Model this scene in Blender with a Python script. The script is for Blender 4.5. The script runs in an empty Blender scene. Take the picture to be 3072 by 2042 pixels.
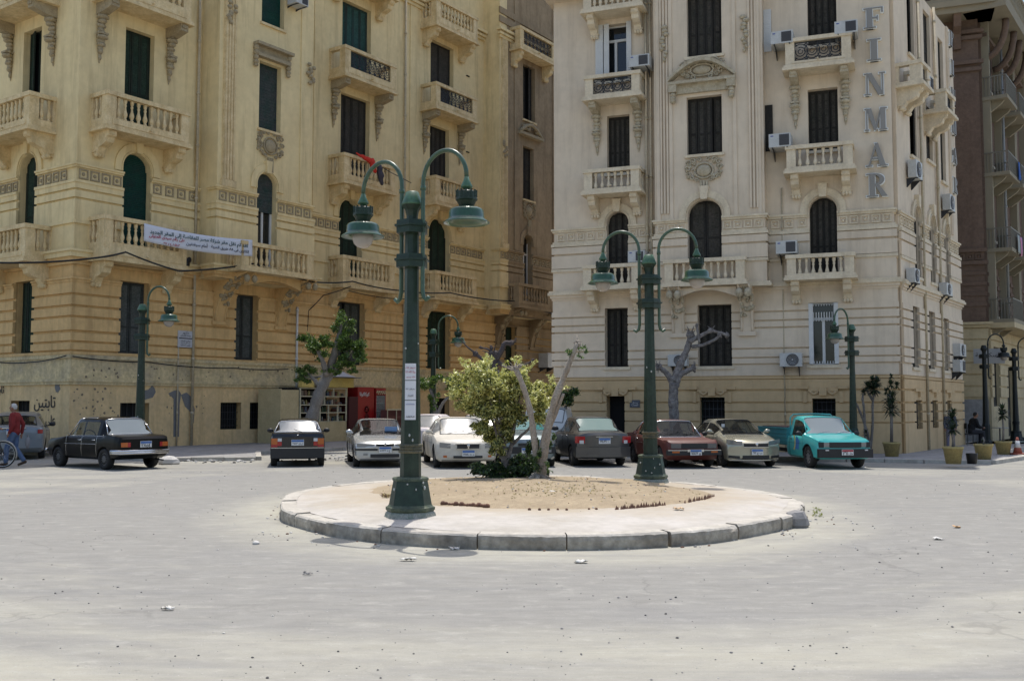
import bpy, bmesh, math, random
from mathutils import Vector, Matrix, noise
R_ = random.Random(7)
rad = math.radians
S = bpy.context.scene
C = S.collection
# ---------------------------------------------------------------- camera, sky, sun, exposure
F_PX, TH, CAM_H = 3000.0, rad(3.63), 1.7
cam = bpy.data.cameras.new('camera'); cam_o = bpy.data.objects.new('camera', cam); C.objects.link(cam_o)
cam.sensor_width = 36.0; cam.lens = 36.0 * F_PX / 3072.0
cam.clip_start = 0.1; cam.clip_end = 2000
cam_o.location = (0, 0, CAM_H); cam_o.rotation_euler = (rad(90) + TH, 0, 0)
S.camera = cam_o
S.render.engine = 'CYCLES'
SUN_EL, SUN_AZ = rad(71.0), rad(4.0)      # azimuth measured from +Y towards +X
w = bpy.data.worlds.new('World'); S.world = w; w.use_nodes = True
nt = w.node_tree; bg = nt.nodes['Background']
sky = nt.nodes.new('ShaderNodeTexSky'); sky.sky_type = 'NISHITA'; sky.sun_disc = False
sky.sun_elevation = SUN_EL; sky.sun_rotation = SUN_AZ; sky.dust_density = 2.5; sky.air_density = 1.0
nt.links.new(sky.outputs[0], bg.inputs[0]); bg.inputs[1].default_value = 0.15
sl = bpy.data.lights.new('sun', 'SUN'); sl.energy = 3.0; sl.angle = rad(0.5); sl.color = (1.0, .96, .9)
so = bpy.data.objects.new('sun', sl); C.objects.link(so)
sd = Vector((math.sin(SUN_AZ) * math.cos(SUN_EL), math.cos(SUN_AZ) * math.cos(SUN_EL), math.sin(SUN_EL)))
so.rotation_euler = sd.to_track_quat('Z', 'Y').to_euler(); so.location = sd * 60
S.view_settings.view_transform = 'Standard'; S.view_settings.look = 'None'
S.view_settings.exposure = 0.47; S.view_settings.gamma = 1.0
S.cycles.max_bounces = 6; S.cycles.diffuse_bounces = 4; S.cycles.glossy_bounces = 3
S.cycles.transparent_max_bounces = 8; S.cycles.use_denoising = True

# ---------------------------------------------------------------- materials
MATS = {}
def mat(name, col, rough=.8, metal=0.0, var=0.0, scale=3.0, bump=0.0, bscale=30.0, col2=None, stretch=(1, 1, 1), spec=.4,
        coat=0.0, streak=0.0, trans=0.0, wave=None, cover=.5):
    """Principled material; colour wanders between col and col2 by noise, optional vertical grime streaks, bump and slat waves."""
    if name in MATS: return MATS[name]
    m = bpy.data.materials.new(name); m.use_nodes = True
    n = m.node_tree.nodes; l = m.node_tree.links; b = n['Principled BSDF']
    c4 = (*col, 1)
    b.inputs['Base Color'].default_value = c4; b.inputs['Roughness'].default_value = rough
    b.inputs['Metallic'].default_value = metal; b.inputs['Specular IOR Level'].default_value = spec
    b.inputs['Coat Weight'].default_value = coat; b.inputs['Coat Roughness'].default_value = .05
    b.inputs['Transmission Weight'].default_value = trans
    m.diffuse_color = c4
    tc = n.new('ShaderNodeTexCoord'); out = None
    geo = n.new('ShaderNodeNewGeometry')
    def noi(sc, detail=5, st=(1, 1, 1), rgh=.6):
        mp = n.new('ShaderNodeMapping'); mp.inputs['Scale'].default_value = st
        l.new(geo.outputs['Position'], mp.inputs[0])
        t = n.new('ShaderNodeTexNoise'); t.inputs['Scale'].default_value = sc; t.inputs['Detail'].default_value = detail
        t.inputs['Roughness'].default_value = rgh
        l.new(mp.outputs[0], t.inputs['Vector']); return t
    def ramp(src, a, c):
        r = n.new('ShaderNodeMapRange'); r.inputs['From Min'].default_value = a; r.inputs['From Max'].default_value = c
        l.new(src, r.inputs['Value']); return r.outputs[0]
    def mix(fac, a, c):
        x = n.new('ShaderNodeMix'); x.data_type = 'RGBA'
        if isinstance(fac, float): x.inputs[0].default_value = fac
        else: l.new(fac, x.inputs[0])
        for s, v in ((6, a), (7, c)):
            if isinstance(v, tuple): x.inputs[s].default_value = v
            else: l.new(v, x.inputs[s])
        return x.outputs[2]
    cur = c4
    if col2 is not None or var > 0:
        c2 = (*col2, 1) if col2 is not None else tuple(max(0, x * (1 - var)) for x in col) + (1,)
        t = noi(scale, 6, stretch)
        cur = mix(ramp(t.outputs[0], cover - .18, cover + .18), c4, c2)
        if var > 0 and col2 is not None:
            t2 = noi(scale * 5.3, 4)
            x = n.new('ShaderNodeHueSaturation'); l.new(cur, x.inputs['Color'])
            l.new(ramp(t2.outputs[0], .3 - .0, .7), x.inputs['Value'])
            mr = x.inputs['Value'].links[0].from_node; mr.inputs['To Min'].default_value = 1 - var; mr.inputs['To Max'].default_value = 1 + var
            cur = x.outputs[0]
    if streak > 0:
        t = noi(1.0, 7, (2.6, 2.6, .22), .7)
        f = ramp(t.outputs[0], .50, .74)
        mm = n.new('ShaderNodeMath'); mm.operation = 'MULTIPLY'; mm.inputs[1].default_value = streak; l.new(f, mm.inputs[0])
        cur = mix(mm.outputs[0], cur, (col[0] * .42, col[1] * .38, col[2] * .34, 1))
    if not isinstance(cur, tuple): l.new(cur, b.inputs['Base Color'])
    if bump > 0 or wave:
        bp = n.new('ShaderNodeBump'); bp.inputs['Distance'].default_value = .02
        if wave:
            wv = n.new('ShaderNodeTexWave'); wv.wave_type = 'BANDS'; wv.bands_direction = 'Z'
            wv.inputs['Scale'].default_value = wave; l.new(geo.outputs['Position'], wv.inputs['Vector'])
            l.new(wv.outputs[1], bp.inputs['Height']); bp.inputs['Strength'].default_value = .6
        else:
            t = noi(bscale, 6); l.new(t.outputs[0], bp.inputs['Height']); bp.inputs['Strength'].default_value = bump
        l.new(bp.outputs[0], b.inputs['Normal'])
    MATS[name] = m
    return m
def glass_mat(name, tint, opacity, rough=.03):
    if name in MATS: return MATS[name]
    m = bpy.data.materials.new(name); m.use_nodes = True
    n = m.node_tree.nodes; l = m.node_tree.links; b = n['Principled BSDF']; o = n['Material Output']
    b.inputs['Base Color'].default_value = (*tint, 1); b.inputs['Roughness'].default_value = rough
    b.inputs['Specular IOR Level'].default_value = .6
    tr = n.new('ShaderNodeBsdfTransparent'); tr.inputs[0].default_value = (.82, .86, .84, 1)
    mx = n.new('ShaderNodeMixShader'); mx.inputs[0].default_value = opacity
    l.new(tr.outputs[0], mx.inputs[1]); l.new(b.outputs[0], mx.inputs[2]); l.new(mx.outputs[0], o.inputs[0])
    MATS[name] = m; return m

# ---------------------------------------------------------------- mesh builder
WLOC = {}
class MB:
    def __init__(s, fr=None): s.v = []; s.f = []; s.m = []; s.fr = fr; s.sm = []
    def add(s, vs, fs, mi=0, smooth=False, fr=None):
        fr = fr or s.fr; b = len(s.v)
        s.v += [tuple(fr.pt(*p)) if fr else tuple(p) for p in vs]
        for f in fs: s.f.append([b + i for i in f]); s.m.append(mi); s.sm.append(smooth)
    def box(s, x0, x1, y0, y1, z0, z1, mi=0):
        s.add([(x, y, z) for x in (x0, x1) for y in (y0, y1) for z in (z0, z1)],
              [(0, 1, 3, 2), (4, 6, 7, 5), (0, 4, 5, 1), (2, 3, 7, 6), (0, 2, 6, 4), (1, 5, 7, 3)], mi)
    def prism(s, poly, a, b, axes='uz', mi=0):
        """extrude a 2D polygon (in the axes given) between a and b along the third axis"""
        def P(p, t):
            if axes == 'uz': return (p[0], t, p[1])
            if axes == 'dz': return (t, p[0], p[1])
            return (p[0], p[1], t)
        n = len(poly)
        s.add([P(p, a) for p in poly] + [P(p, b) for p in poly],
              [list(range(n))[::-1], list(range(n, 2 * n))] + [(i, (i + 1) % n, n + (i + 1) % n, n + i) for i in range(n)], mi)
    def tube(s, path, r, seg=8, mi=0, cap=True, squash=None):
        pts = [Vector(p) for p in path]; rs = r if isinstance(r, (list, tuple)) else [r] * len(pts)
        rings = []; up = Vector((0, 0, 1)); prev = None
        for i, p in enumerate(pts):
            d = (pts[min(i + 1, len(pts) - 1)] - pts[max(i - 1, 0)])
            d = d.normalized() if d.length > 1e-9 else Vector((0, 0, 1))
            if prev is None:
                a = d.orthogonal().normalized()
            else:
                a = prev - d * prev.dot(d); a = a.normalized() if a.length > 1e-6 else d.orthogonal().normalized()
            prev = a; b = d.cross(a)
            rings.append([p + (a * math.cos(2 * math.pi * k / seg) + b * math.sin(2 * math.pi * k / seg)) * rs[i] for k in range(seg)])
        vs = [q for rr in rings for q in rr]
        fs = [(i * seg + k, i * seg + (k + 1) % seg, (i + 1) * seg + (k + 1) % seg, (i + 1) * seg + k) for i in range(len(pts) - 1) for k in range(seg)]
        if cap: fs += [list(range(seg))[::-1], [(len(pts) - 1) * seg + k for k in range(seg)]]
        s.add([tuple(q) for q in vs], fs, mi, True)
    def lathe(s, prof, c=(0, 0, 0), seg=16, mi=0, axis='z', smooth=True, rot=0.0, caps=True):
        vs = []
        for r, h in prof:
            for k in range(seg):
                a = 2 * math.pi * k / seg + rot
                x, y = r * math.cos(a), r * math.sin(a)
                p = (x, y, h) if axis == 'z' else ((x, h, y) if axis == 'y' else (h, x, y))
                vs.append((c[0] + p[0], c[1] + p[1], c[2] + p[2]))
        n = len(prof)
        fs = [(i * seg + k, i * seg + (k + 1) % seg, (i + 1) * seg + (k + 1) % seg, (i + 1) * seg + k) for i in range(n - 1) for k in range(seg)]
        if caps and prof[0][0] > 1e-4: fs.append(list(range(seg))[::-1])
        if caps and prof[-1][0] > 1e-4: fs.append([(n - 1) * seg + k for k in range(seg)])
        s.add(vs, fs, mi, smooth)
    def ball(s, c, r, mi=0, seg=8, rings=6):
        rx, ry, rz = r if isinstance(r, (list, tuple)) else (r, r, r)
        vs = [(c[0], c[1], c[2] - rz)]
        for i in range(1, rings):
            t = math.pi * i / rings - math.pi / 2
            for k in range(seg):
                a = 2 * math.pi * k / seg
                vs.append((c[0] + rx * math.cos(t) * math.cos(a), c[1] + ry * math.cos(t) * math.sin(a), c[2] + rz * math.sin(t)))
        vs.append((c[0], c[1], c[2] + rz)); N = len(vs) - 1
        fs = [(0, 1 + (k + 1) % seg, 1 + k) for k in range(seg)]
        for i in range(rings - 2):
            for k in range(seg):
                fs.append((1 + i * seg + k, 1 + i * seg + (k + 1) % seg, 1 + (i + 1) * seg + (k + 1) % seg, 1 + (i + 1) * seg + k))
        fs += [(N, N - seg + k, N - seg + (k + 1) % seg) for k in range(seg)]
        s.add(vs, fs, mi, True)
    def build(s, name, mats, parent=None, loc=None, recalc=True, bevel=0.0, autosmooth=True):
        if not isinstance(mats, (list, tuple)): mats = [mats]
        base = Vector(loc) if loc is not None else (WLOC.get(parent.name, Vector()) if parent else Vector())
        local = s.fr is None and parent is not None and loc is None
        me = bpy.data.meshes.new(name)
        me.from_pydata([tuple(Vector(v) - (Vector() if local else base)) for v in s.v], [], s.f)
        for m in mats: me.materials.append(m)
        me.polygons.foreach_set('material_index', s.m); me.polygons.foreach_set('use_smooth', s.sm)
        if recalc:
            bm = bmesh.new(); bm.from_mesh(me); bmesh.ops.recalc_face_normals(bm, faces=bm.faces); bm.to_mesh(me); bm.free()
        o = bpy.data.objects.new(name, me); C.objects.link(o)
        if parent:
            o.parent = parent; WLOC[o.name] = base
        else:
            o.location = base; WLOC[o.name] = base
        if bevel > 0:
            b = o.modifiers.new('bevel', 'BEVEL'); b.width = bevel; b.segments = 2; b.limit_method = 'ANGLE'
        return o
def tag(o, label=None, cat=None, group=None, kind=None):
    if label: o['label'] = label
    if cat: o['category'] = cat
    if group: o['group'] = group
    if kind: o['kind'] = kind
    return o
def empty(name, label, cat, loc, rz=0.0, group=None, scale=1.0):
    o = bpy.data.objects.new(name, None); C.objects.link(o); o.location = loc; o.rotation_euler = (0, 0, rz); o.scale = (scale,) * 3
    o.empty_display_size = .3
    WLOC[o.name] = Vector(loc); return tag(o, label, cat, group)
def copy_tree(o, parent=None):
    c = o.copy(); C.objects.link(c); c.parent = parent; WLOC[c.name] = WLOC.get(o.name, Vector())
    for ch in [x for x in o.children]: copy_tree(ch, c)
    return c
class Frame:
    """local frame on a facade: u along the wall, d out of the wall, z up"""
    def __init__(s, o, u, n):
        s.o = Vector((o[0], o[1], 0)); s.u = Vector((u[0], u[1], 0)).normalized(); s.n = Vector((n[0], n[1], 0)).normalized()
    def pt(s, u, d, z): return s.o + s.u * u + s.n * d + Vector((0, 0, z))
# Arabic shaping (presentation forms, written right to left)
AR = dict(zip('اأإبةتثجحخدذرزسشصضطظعغفقكلمنهوىي', [(0xFE8D,2),(0xFE83,2),(0xFE87,2),(0xFE8F,4),(0xFE93,2),(0xFE95,4),(0xFE99,4),(0xFE9D,4),(0xFEA1,4),(0xFEA5,4),(0xFEA9,2),(0xFEAB,2),(0xFEAD,2),(0xFEAF,2),(0xFEB1,4),(0xFEB5,4),(0xFEB9,4),(0xFEBD,4),(0xFEC1,4),(0xFEC5,4),(0xFEC9,4),(0xFECD,4),(0xFED1,4),(0xFED5,4),(0xFED9,4),(0xFEDD,4),(0xFEE1,4),(0xFEE5,4),(0xFEE9,4),(0xFEED,2),(0xFEEF,2),(0xFEF1,4)]))
def ar(t):
    out = []
    for i, c in enumerate(t):
        if c not in AR: out.append(c); continue
        b, n = AR[c]
        pj = i > 0 and t[i - 1] in AR and AR[t[i - 1]][1] == 4
        nj = n == 4 and i + 1 < len(t) and t[i + 1] in AR
        out.append(chr(b + ((3 if nj else 1) if pj else (2 if nj else 0))))
    return ''.join(reversed(out))
def text(name, body, m, parent, origin, udir, width=None, size=.3, up=(0, 0, 1), bold=.0, thick=.004, align='CENTER'):
    """writing as a mesh: centred on origin (relative to the thing), running along udir"""
    cu = bpy.data.curves.new('txt', 'FONT'); cu.body = body; cu.size = 1; cu.offset = bold; cu.extrude = .01; cu.align_x = 'CENTER'; cu.resolution_u = 3
    to = bpy.data.objects.new('txt', cu); C.objects.link(to)
    dg = bpy.context.evaluated_depsgraph_get(); dg.update()
    me = bpy.data.meshes.new_from_object(to.evaluated_get(dg)); C.objects.unlink(to); bpy.data.objects.remove(to)
    xs = [v.co.x for v in me.vertices]; ys = [v.co.y for v in me.vertices]
    k = size if width is None else width / max(1e-6, max(xs) - min(xs))
    cx, cy = (max(xs) + min(xs)) / 2, (max(ys) + min(ys)) / 2
    ud = Vector(udir).normalized(); upv = Vector(up).normalized(); nn = ud.cross(upv)
    for v in me.vertices:
        x, y, z = (v.co.x - cx) * k, (v.co.y - cy) * k, (v.co.z) * thick / .01
        v.co = Vector(origin) + ud * x + upv * y + nn * z
    me.materials.clear(); me.materials.append(m); me.name = name
    o = bpy.data.objects.new(name, me); C.objects.link(o)
    if parent: o.parent = parent
    return o
# pixel of the photograph -> point on a facade plane (only used to read real measures off the walls)
class Fac(Frame):
    def uz(s, px, py, off=0.0):
        x, z = (px - 1536) / F_PX, (1021 - py) / F_PX; c, q = math.cos(TH), math.sin(TH)
        d = (x, c - z * q, q + z * c); o = s.o + s.n * off
        t = (o.x * s.n.x + o.y * s.n.y) / (d[0] * s.n.x + d[1] * s.n.y)
        return ((d[0] * t - s.o.x) * s.u.x + (d[1] * t - s.o.y) * s.u.y, CAM_H + d[2] * t)
FL_ = Fac((-15.376, 34.853), (.57, .822), (.822, -.57))          # long facade of the yellow building
FLL = Fac((-15.376, 34.853), (-.822, .57), (-.57, -.822))        # its short facade
FR = Fac((12.479, 32.326), (-.935, .354), (-.354, -.935))        # front of the grey-cream building
FRS = Fac((12.479, 32.326), (.589, .808), (.808, -.589))         # its side street facade
FT = Fac((19.15, 43.255), (.935, -.354), (-.354, -.935))         # brown building across the side street
FTS = Fac((20.375, 42.79), (.589, .808), (.808, -.589))
# ---------------------------------------------------------------- ground
def n_col(n, l, geo):
    t = n.new('ShaderNodeTexNoise'); t.inputs['Scale'].default_value = 1.3; t.inputs['Detail'].default_value = 6; l.new(geo.outputs['Position'], t.inputs['Vector']); return t.outputs[1]
def road_mat():
    m = bpy.data.materials.new('dusty_asphalt'); m.use_nodes = True
    n = m.node_tree.nodes; l = m.node_tree.links; b = n['Principled BSDF']
    geo = n.new('ShaderNodeNewGeometry')
    def noi(sc, st, detail=6, src=None, rgh=.6, dist=0.0):
        mp = n.new('ShaderNodeMapping'); mp.inputs['Scale'].default_value = st; l.new(src or geo.outputs['Position'], mp.inputs[0])
        t = n.new('ShaderNodeTexNoise'); t.inputs['Scale'].default_value = sc; t.inputs['Detail'].default_value = detail
        t.inputs['Roughness'].default_value = rgh; t.inputs['Distortion'].default_value = dist; l.new(mp.outputs[0], t.inputs['Vector']); return t.outputs[0]
    def mr(src, a, c, x=0., y=1.):
        r = n.new('ShaderNodeMapRange'); r.inputs[1].default_value = a; r.inputs[2].default_value = c
        r.inputs[3].default_value = x; r.inputs[4].default_value = y; l.new(src, r.inputs[0]); return r.outputs[0]
    def mix(f, a, c, ty='MIX'):
        x = n.new('ShaderNodeMix'); x.data_type = 'RGBA'; x.blend_type = ty
        if isinstance(f, float): x.inputs[0].default_value = f
        else: l.new(f, x.inputs[0])
        for s, v in ((6, a), (7, c)):
            if isinstance(v, tuple): x.inputs[s].default_value = v
            else: l.new(v, x.inputs[s])
        return x.outputs[2]
    def math_(op, a, c):
        x = n.new('ShaderNodeMath'); x.operation = op
        for i, v in enumerate((a, c)):
            if isinstance(v, (int, float)): x.inputs[i].default_value = v
            else: l.new(v, x.inputs[i])
        return x.outputs[0]
    # distance from the island's centre: traffic sweeps the dust into rings around it
    sep = n.new('ShaderNodeSeparateXYZ'); l.new(geo.outputs['Position'], sep.inputs[0])
    dx = math_('SUBTRACT', sep.outputs[0], .4); dy = math_('MULTIPLY', math_('SUBTRACT', sep.outputs[1], 16.85), .84)
    rr = math_('SQRT', math_('ADD', math_('MULTIPLY', dx, dx), math_('MULTIPLY', dy, dy)), 0)
    wob = math_('ADD', rr, math_('MULTIPLY', noi(.35, (1, 1, 1), 3), 1.4))
    cb = n.new('ShaderNodeCombineXYZ'); l.new(math_('MULTIPLY', wob, 1.0), cb.inputs[0]); l.new(math_('MULTIPLY', sep.outputs[0], .05), cb.inputs[1])
    rings = noi(1.15, (1, 1, 1), 5, cb.outputs[0])
    ring_f = math_('MULTIPLY', mr(rings, .42, .66), mr(rr, 4.6, 14.0, 1.0, .35))
    lanes = noi(.55, (.24, 1.15, 1), 8, None, .65, .6)
    fine = noi(5.0, (.45, 1.5, 1), 7, None, .7, .5)
    asph = (.215, .208, .188, 1); dust = (.368, .350, .280, 1)
    near = mr(rr, 4.3, 5.5, 1., 0.)
    swept = math_('MULTIPLY', mr(rr, 4.7, 5.9), mr(rr, 7.2, 11.0, 1., 0.))          # lane worn clean round the island
    f = math_('ADD', math_('MULTIPLY', mr(lanes, .34, .64), .75), math_('MULTIPLY', mr(sep.outputs[1], 13.0, 8.5), .62))
    f = math_('SUBTRACT', f, math_('MULTIPLY', swept, .78))
    f = math_('SUBTRACT', f, math_('MULTIPLY', ring_f, .70))
    f = math_('MAXIMUM', f, math_('MULTIPLY', near, mr(noi(1.1, (1, 1, 1), 5), .35, .6, .45, 1.)))
    cur = mix(mr(f, 0., 1.), asph, dust)
    cur = mix(mr(fine, .35, .75, 0., .28), cur, (.43, .42, .38, 1))
    patches = noi(.22, (1, 1.6, 1), 8)
    cur = mix(mr(patches, .52, .74, 0., .38), cur, (.205, .205, .21, 1))
    mott = noi(3.1, (1, 1.5, 1), 8, None, .7)
    cur = mix(mr(mott, .52, .78, 0., .42), cur, (.19, .187, .18, 1))
    cur = mix(mr(mott, .46, .26, 0., .40), cur, (.46, .445, .39, 1))
    line = noi(.9, (.22, 3.8, 1), 6, None, .6, .8)
    cur = mix(mr(line, .56, .72, 0., .36), cur, (.17, .17, .17, 1))
    line2 = noi(1.7, (.06, 4.0, 1), 2)
    vo = n.new('ShaderNodeTexVoronoi'); vo.feature = 'DISTANCE_TO_EDGE'; vo.inputs['Scale'].default_value = .42
    vm = n.new('ShaderNodeVectorMath'); vm.operation = 'MULTIPLY_ADD'; l.new(n_col(n, l, geo), vm.inputs[0]); vm.inputs[1].default_value = (1.6, 1.6, 0); l.new(geo.outputs['Position'], vm.inputs[2]); l.new(vm.outputs[0], vo.inputs['Vector'])
    crk = math_('MULTIPLY', mr(vo.outputs['Distance'], .004, .011, 1., 0.), mr(noi(.3, (1, 1, 1), 3), .50, .60))
    cur = mix(math_('MULTIPLY', crk, .25), cur, (.09, .085, .08, 1))
    stain = noi(.55, (1, 1, 1), 2)
    cur = mix(mr(stain, .72, .80, 0., .30), cur, (.13, .125, .12, 1))
    speck = noi(55.0, (1, 1, 1), 3)
    cur = mix(mr(speck, .62, .72, 0., .45), cur, (.10, .095, .09, 1))
    speck2 = noi(38.0, (1, 1, 1), 3)
    cur = mix(mr(speck2, .64, .74, 0., .35), cur, (.58, .56, .52, 1))
    grit = noi(14.0, (1, 1, 1), 4)
    cur = mix(mr(grit, .66, .74, 0., .4), cur, (.14, .135, .125, 1))
    l.new(cur, b.inputs['Base Color']); b.inputs['Roughness'].default_value = .9; b.inputs['Specular IOR Level'].default_value = .25
    bp = n.new('ShaderNodeBump'); bp.inputs['Strength'].default_value = .35; bp.inputs['Distance'].default_value = .02
    l.new(noi(60, (1, 1, 1), 5), bp.inputs['Height']); l.new(bp.outputs[0], b.inputs['Normal'])
    return m
g = MB(); g.add([(-300, -300, 0), (300, -300, 0), (300, 300, 0), (-300, 300, 0)], [(0, 1, 2, 3)])
tag(g.build('road', road_mat()), kind='structure')

M_kerb = mat('old_kerb_concrete', (.48, .45, .39), .9, var=.15, scale=2.2, bump=.5, bscale=14, col2=(.36, .33, .28))
M_kerbf = mat('dirty_kerb_face', (.44, .40, .33), .9, var=.3, scale=1.7, bump=.9, bscale=16, col2=(.20, .175, .14))
M_pave = mat('pavement_concrete', (.30, .29, .275), .9, var=.18, scale=1.2, bump=.3, bscale=20, col2=(.22, .21, .20))
M_dirt = None
M_isl = mat('pale_island_paving', (.47, .44, .40), .9, var=.08, scale=1.3, bump=.45, bscale=25, col2=(.37, .34, .29))
M_dirt = mat('dry_dirt', (.345, .275, .18), .95, var=.16, scale=2.4, bump=.8, bscale=35, col2=(.27, .21, .135))
def spill():      # earth carried off the bed onto the paving round it
    n = M_isl.node_tree.nodes; l = M_isl.node_tree.links; b = n['Principled BSDF']; old = b.inputs['Base Color'].links[0].from_socket
    geo = n.new('ShaderNodeNewGeometry'); sub = n.new('ShaderNodeVectorMath'); sub.operation = 'SUBTRACT'; sub.inputs[1].default_value = (.45, 17.3, .2); l.new(geo.outputs['Position'], sub.inputs[0])
    ln = n.new('ShaderNodeVectorMath'); ln.operation = 'LENGTH'; l.new(sub.outputs[0], ln.inputs[0])
    t = n.new('ShaderNodeTexNoise'); t.inputs['Scale'].default_value = 1.1; t.inputs['Detail'].default_value = 8; t.inputs['Roughness'].default_value = .7; l.new(geo.outputs['Position'], t.inputs['Vector'])
    m1 = n.new('ShaderNodeMath'); m1.operation = 'MULTIPLY_ADD'; m1.inputs[1].default_value = -3.4; l.new(t.outputs[0], m1.inputs[0]); l.new(ln.outputs['Value'], m1.inputs[2])
    r = n.new('ShaderNodeMapRange'); r.inputs[1].default_value = 1.3; r.inputs[2].default_value = 2.6; r.inputs[3].default_value = .85; r.inputs[4].default_value = 0; l.new(m1.outputs[0], r.inputs[0])
    x = n.new('ShaderNodeMix'); x.data_type = 'RGBA'; l.new(r.outputs[0], x.inputs[0]); l.new(old, x.inputs[6]); x.inputs[7].default_value = (.37, .31, .225, 1); l.new(x.outputs[2], b.inputs['Base Color'])
spill()
def slab(name, poly, z0, z1, m, kerb=True):
    g = MB(); g.prism(poly, z0, z1, 'xy', 0)
    if kerb:   # a kerb of separate stones, standing a little proud of the paving
        n = len(poly)
        for i in range(n):
            a, b = Vector(poly[i]), Vector(poly[(i + 1) % n]); L = (b - a).length
            if L > 60: continue
            d = (b - a).normalized(); nn = Vector((d.y, -d.x)); k = max(1, int(L / .9)); st = L / k
            for j in range(k):
                p, q = a + d * (j * st + .012), a + d * ((j + 1) * st - .012)
                jt = R_.uniform(-.012, .012); h = z1 + R_.uniform(.004, .016)
                g.prism([(p.x + nn.x * (.012 + jt), p.y + nn.y * (.012 + jt)), (q.x + nn.x * (.012 + jt), q.y + nn.y * (.012 + jt)),
                         (q.x - nn.x * .16, q.y - nn.y * .16), (p.x - nn.x * .16, p.y - nn.y * .16)], 0.0, h, 'xy', 1)
    return tag(g.build(name, [m, M_kerb]), kind='structure')
def P2(fr, u, d): q = fr.pt(u, d, 0); return (q.x, q.y)
slab('pavement_along_yellow_building', [(-7.75, 30.45), P2(FL_, 3.2, 5.9), P2(FL_, 12, 6.1), P2(FL_, 24, 6.2), P2(FL_, 40, 6.2), P2(FL_, 40, -1), P2(FL_, 0.3, -.3),
      P2(FLL, 30, -.3), P2(FLL, 30, 1.2), P2(FLL, 3.0, 1.2), (-13.2, 31.6), (-10.5, 29.95)][::-1], 0.0, .10, M_pave)
slab('pavement_along_grey_building', [P2(FR, 12.4, -.3), P2(FR, 12.4, 3.0), P2(FR, 9, 3.1), P2(FR, 5, 3.2), P2(FR, 1.5, 3.4), P2(FR, -.6, 3.3), (13.6, 28.6), P2(FRS, 1.0, 3.4), P2(FRS, 4, 2.2), P2(FRS, 20, 2.2), P2(FRS, 20, -.3), P2(FR, .2, -.3)][::-1], 0.0, .10, M_pave)
slab('pavement_along_brown_building', [P2(FT, -6, -.3), P2(FT, -6, 2.6), P2(FT, 1.5, 2.9), (23.2, 40.3), P2(FTS, 4, 3.2), P2(FTS, 22, 3.2), P2(FTS, 22, -.3), P2(FT, 1.2, -.3)][::-1], 0.0, .10, M_pave)
# ---- traffic island
ISL = [(-3.65, 16.05), (-2.88, 13.98), (-2.1, 12.88), (-1.36, 12.22), (-0.66, 11.9), (0.36, 11.74), (1.38, 11.86), (2.21, 12.22), (3.27, 13.31), (4.49, 15.5),
       (4.5, 17.21), (3.8, 18.9), (2.76, 20.2), (0.66, 21.7), (-1.6, 20.9), (-2.9, 19.6), (-3.7, 18.0)]
IC = Vector((.4, 16.85))
pol = sorted([(math.atan2(y - IC.y, x - IC.x), math.hypot(x - IC.x, y - IC.y)) for x, y in ISL])
def isl_r(a):
    n = len(pol); s = 0; ws = 0
    for t, r in pol:      # smooth periodic interpolation
        d = (a - t + math.pi) % (2 * math.pi) - math.pi; wgt = math.exp(-(d / .26) ** 2); s += wgt * r; ws += wgt
    return s / ws
N = 180
g = MB()
ring = [(IC.x + (isl_r(a) - .22) * math.cos(a), IC.y + (isl_r(a) - .22) * math.sin(a)) for a in [2 * math.pi * i / N for i in range(N)]]
def isl_z(x, y):
    r = math.hypot(x - IC.x, y - IC.y) / isl_r(math.atan2(y - IC.y, x - IC.x)); return .163 + .060 * (1 - min(1, r) ** 6)
rows = []
for i in range(17):
    f = (i / 16) ** .8
    rows.append([(IC.x + (x - IC.x) * f, IC.y + (y - IC.y) * f) for x, y in ring])
vs = [(x, y, isl_z(x, y) + .006 * noise.noise((x * 2, y * 2, 0)) + .003 * noise.noise((x * 9, y * 9, 0))) for r in rows for x, y in r]
g.add(vs, [(i * N + k, (i + 1) * N + k, (i + 1) * N + (k + 1) % N, i * N + (k + 1) % N) for i in range(16) for k in range(N)], 0, True)
tag(g.build('traffic_island_paving', M_isl), kind='structure')
g = MB(); a = -math.pi
breaks = []
while a < math.pi - .04:
    st = R_.uniform(.20, .27); a1 = min(a + st, math.pi)
    if math.pi - a1 < .1: a1 = math.pi
    gap = .0015; n_ = 14; dr = R_.uniform(-.012, .015); dz = R_.uniform(-.012, .006)
    gap = .009 if abs(a + 1.2) < .14 else gap
    rows = []
    for i in range(n_ + 1):
        t = a + gap + (a1 - a - 2 * gap) * i / n_; ro = isl_r(t) + dr
        chip = max(0, noise.noise((t * 9, 3.1, 0))) * .05 + max(0, noise.noise((t * 47, 1.1, 0))) * .05
        if i in (0, n_): chip += .012
        c_, s_ = math.cos(t), math.sin(t)
        prof = [(ro + .005, -.02), (ro + .012, .05), (ro + .018 - chip * .1, .11), (ro + .014 - chip * .5, .162 + dz - chip * .4), (ro - .006 - chip, .180 + dz), (ro - .24, .182 + dz), (ro - .26, .0)]
        rows.append([(IC.x + r * c_, IC.y + r * s_, z + .006 * noise.noise((t * 30, r * 20, z * 20))) for r, z in prof])
    m_ = len(rows[0]); vs = [p for r in rows for p in r]
    for i in range(n_):
        for k in range(m_ - 1):
            g.add([rows[i][k], rows[i + 1][k], rows[i + 1][k + 1], rows[i][k + 1]], [(0, 1, 2, 3)], 1 if k < 3 else 0)
    for r in (rows[0], rows[-1]): g.add(r, [list(range(m_))], 1)
    a = a1
o = g.build('traffic_island_kerb', [M_kerb, M_kerbf], recalc=False); tag(o, kind='structure')
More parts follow.
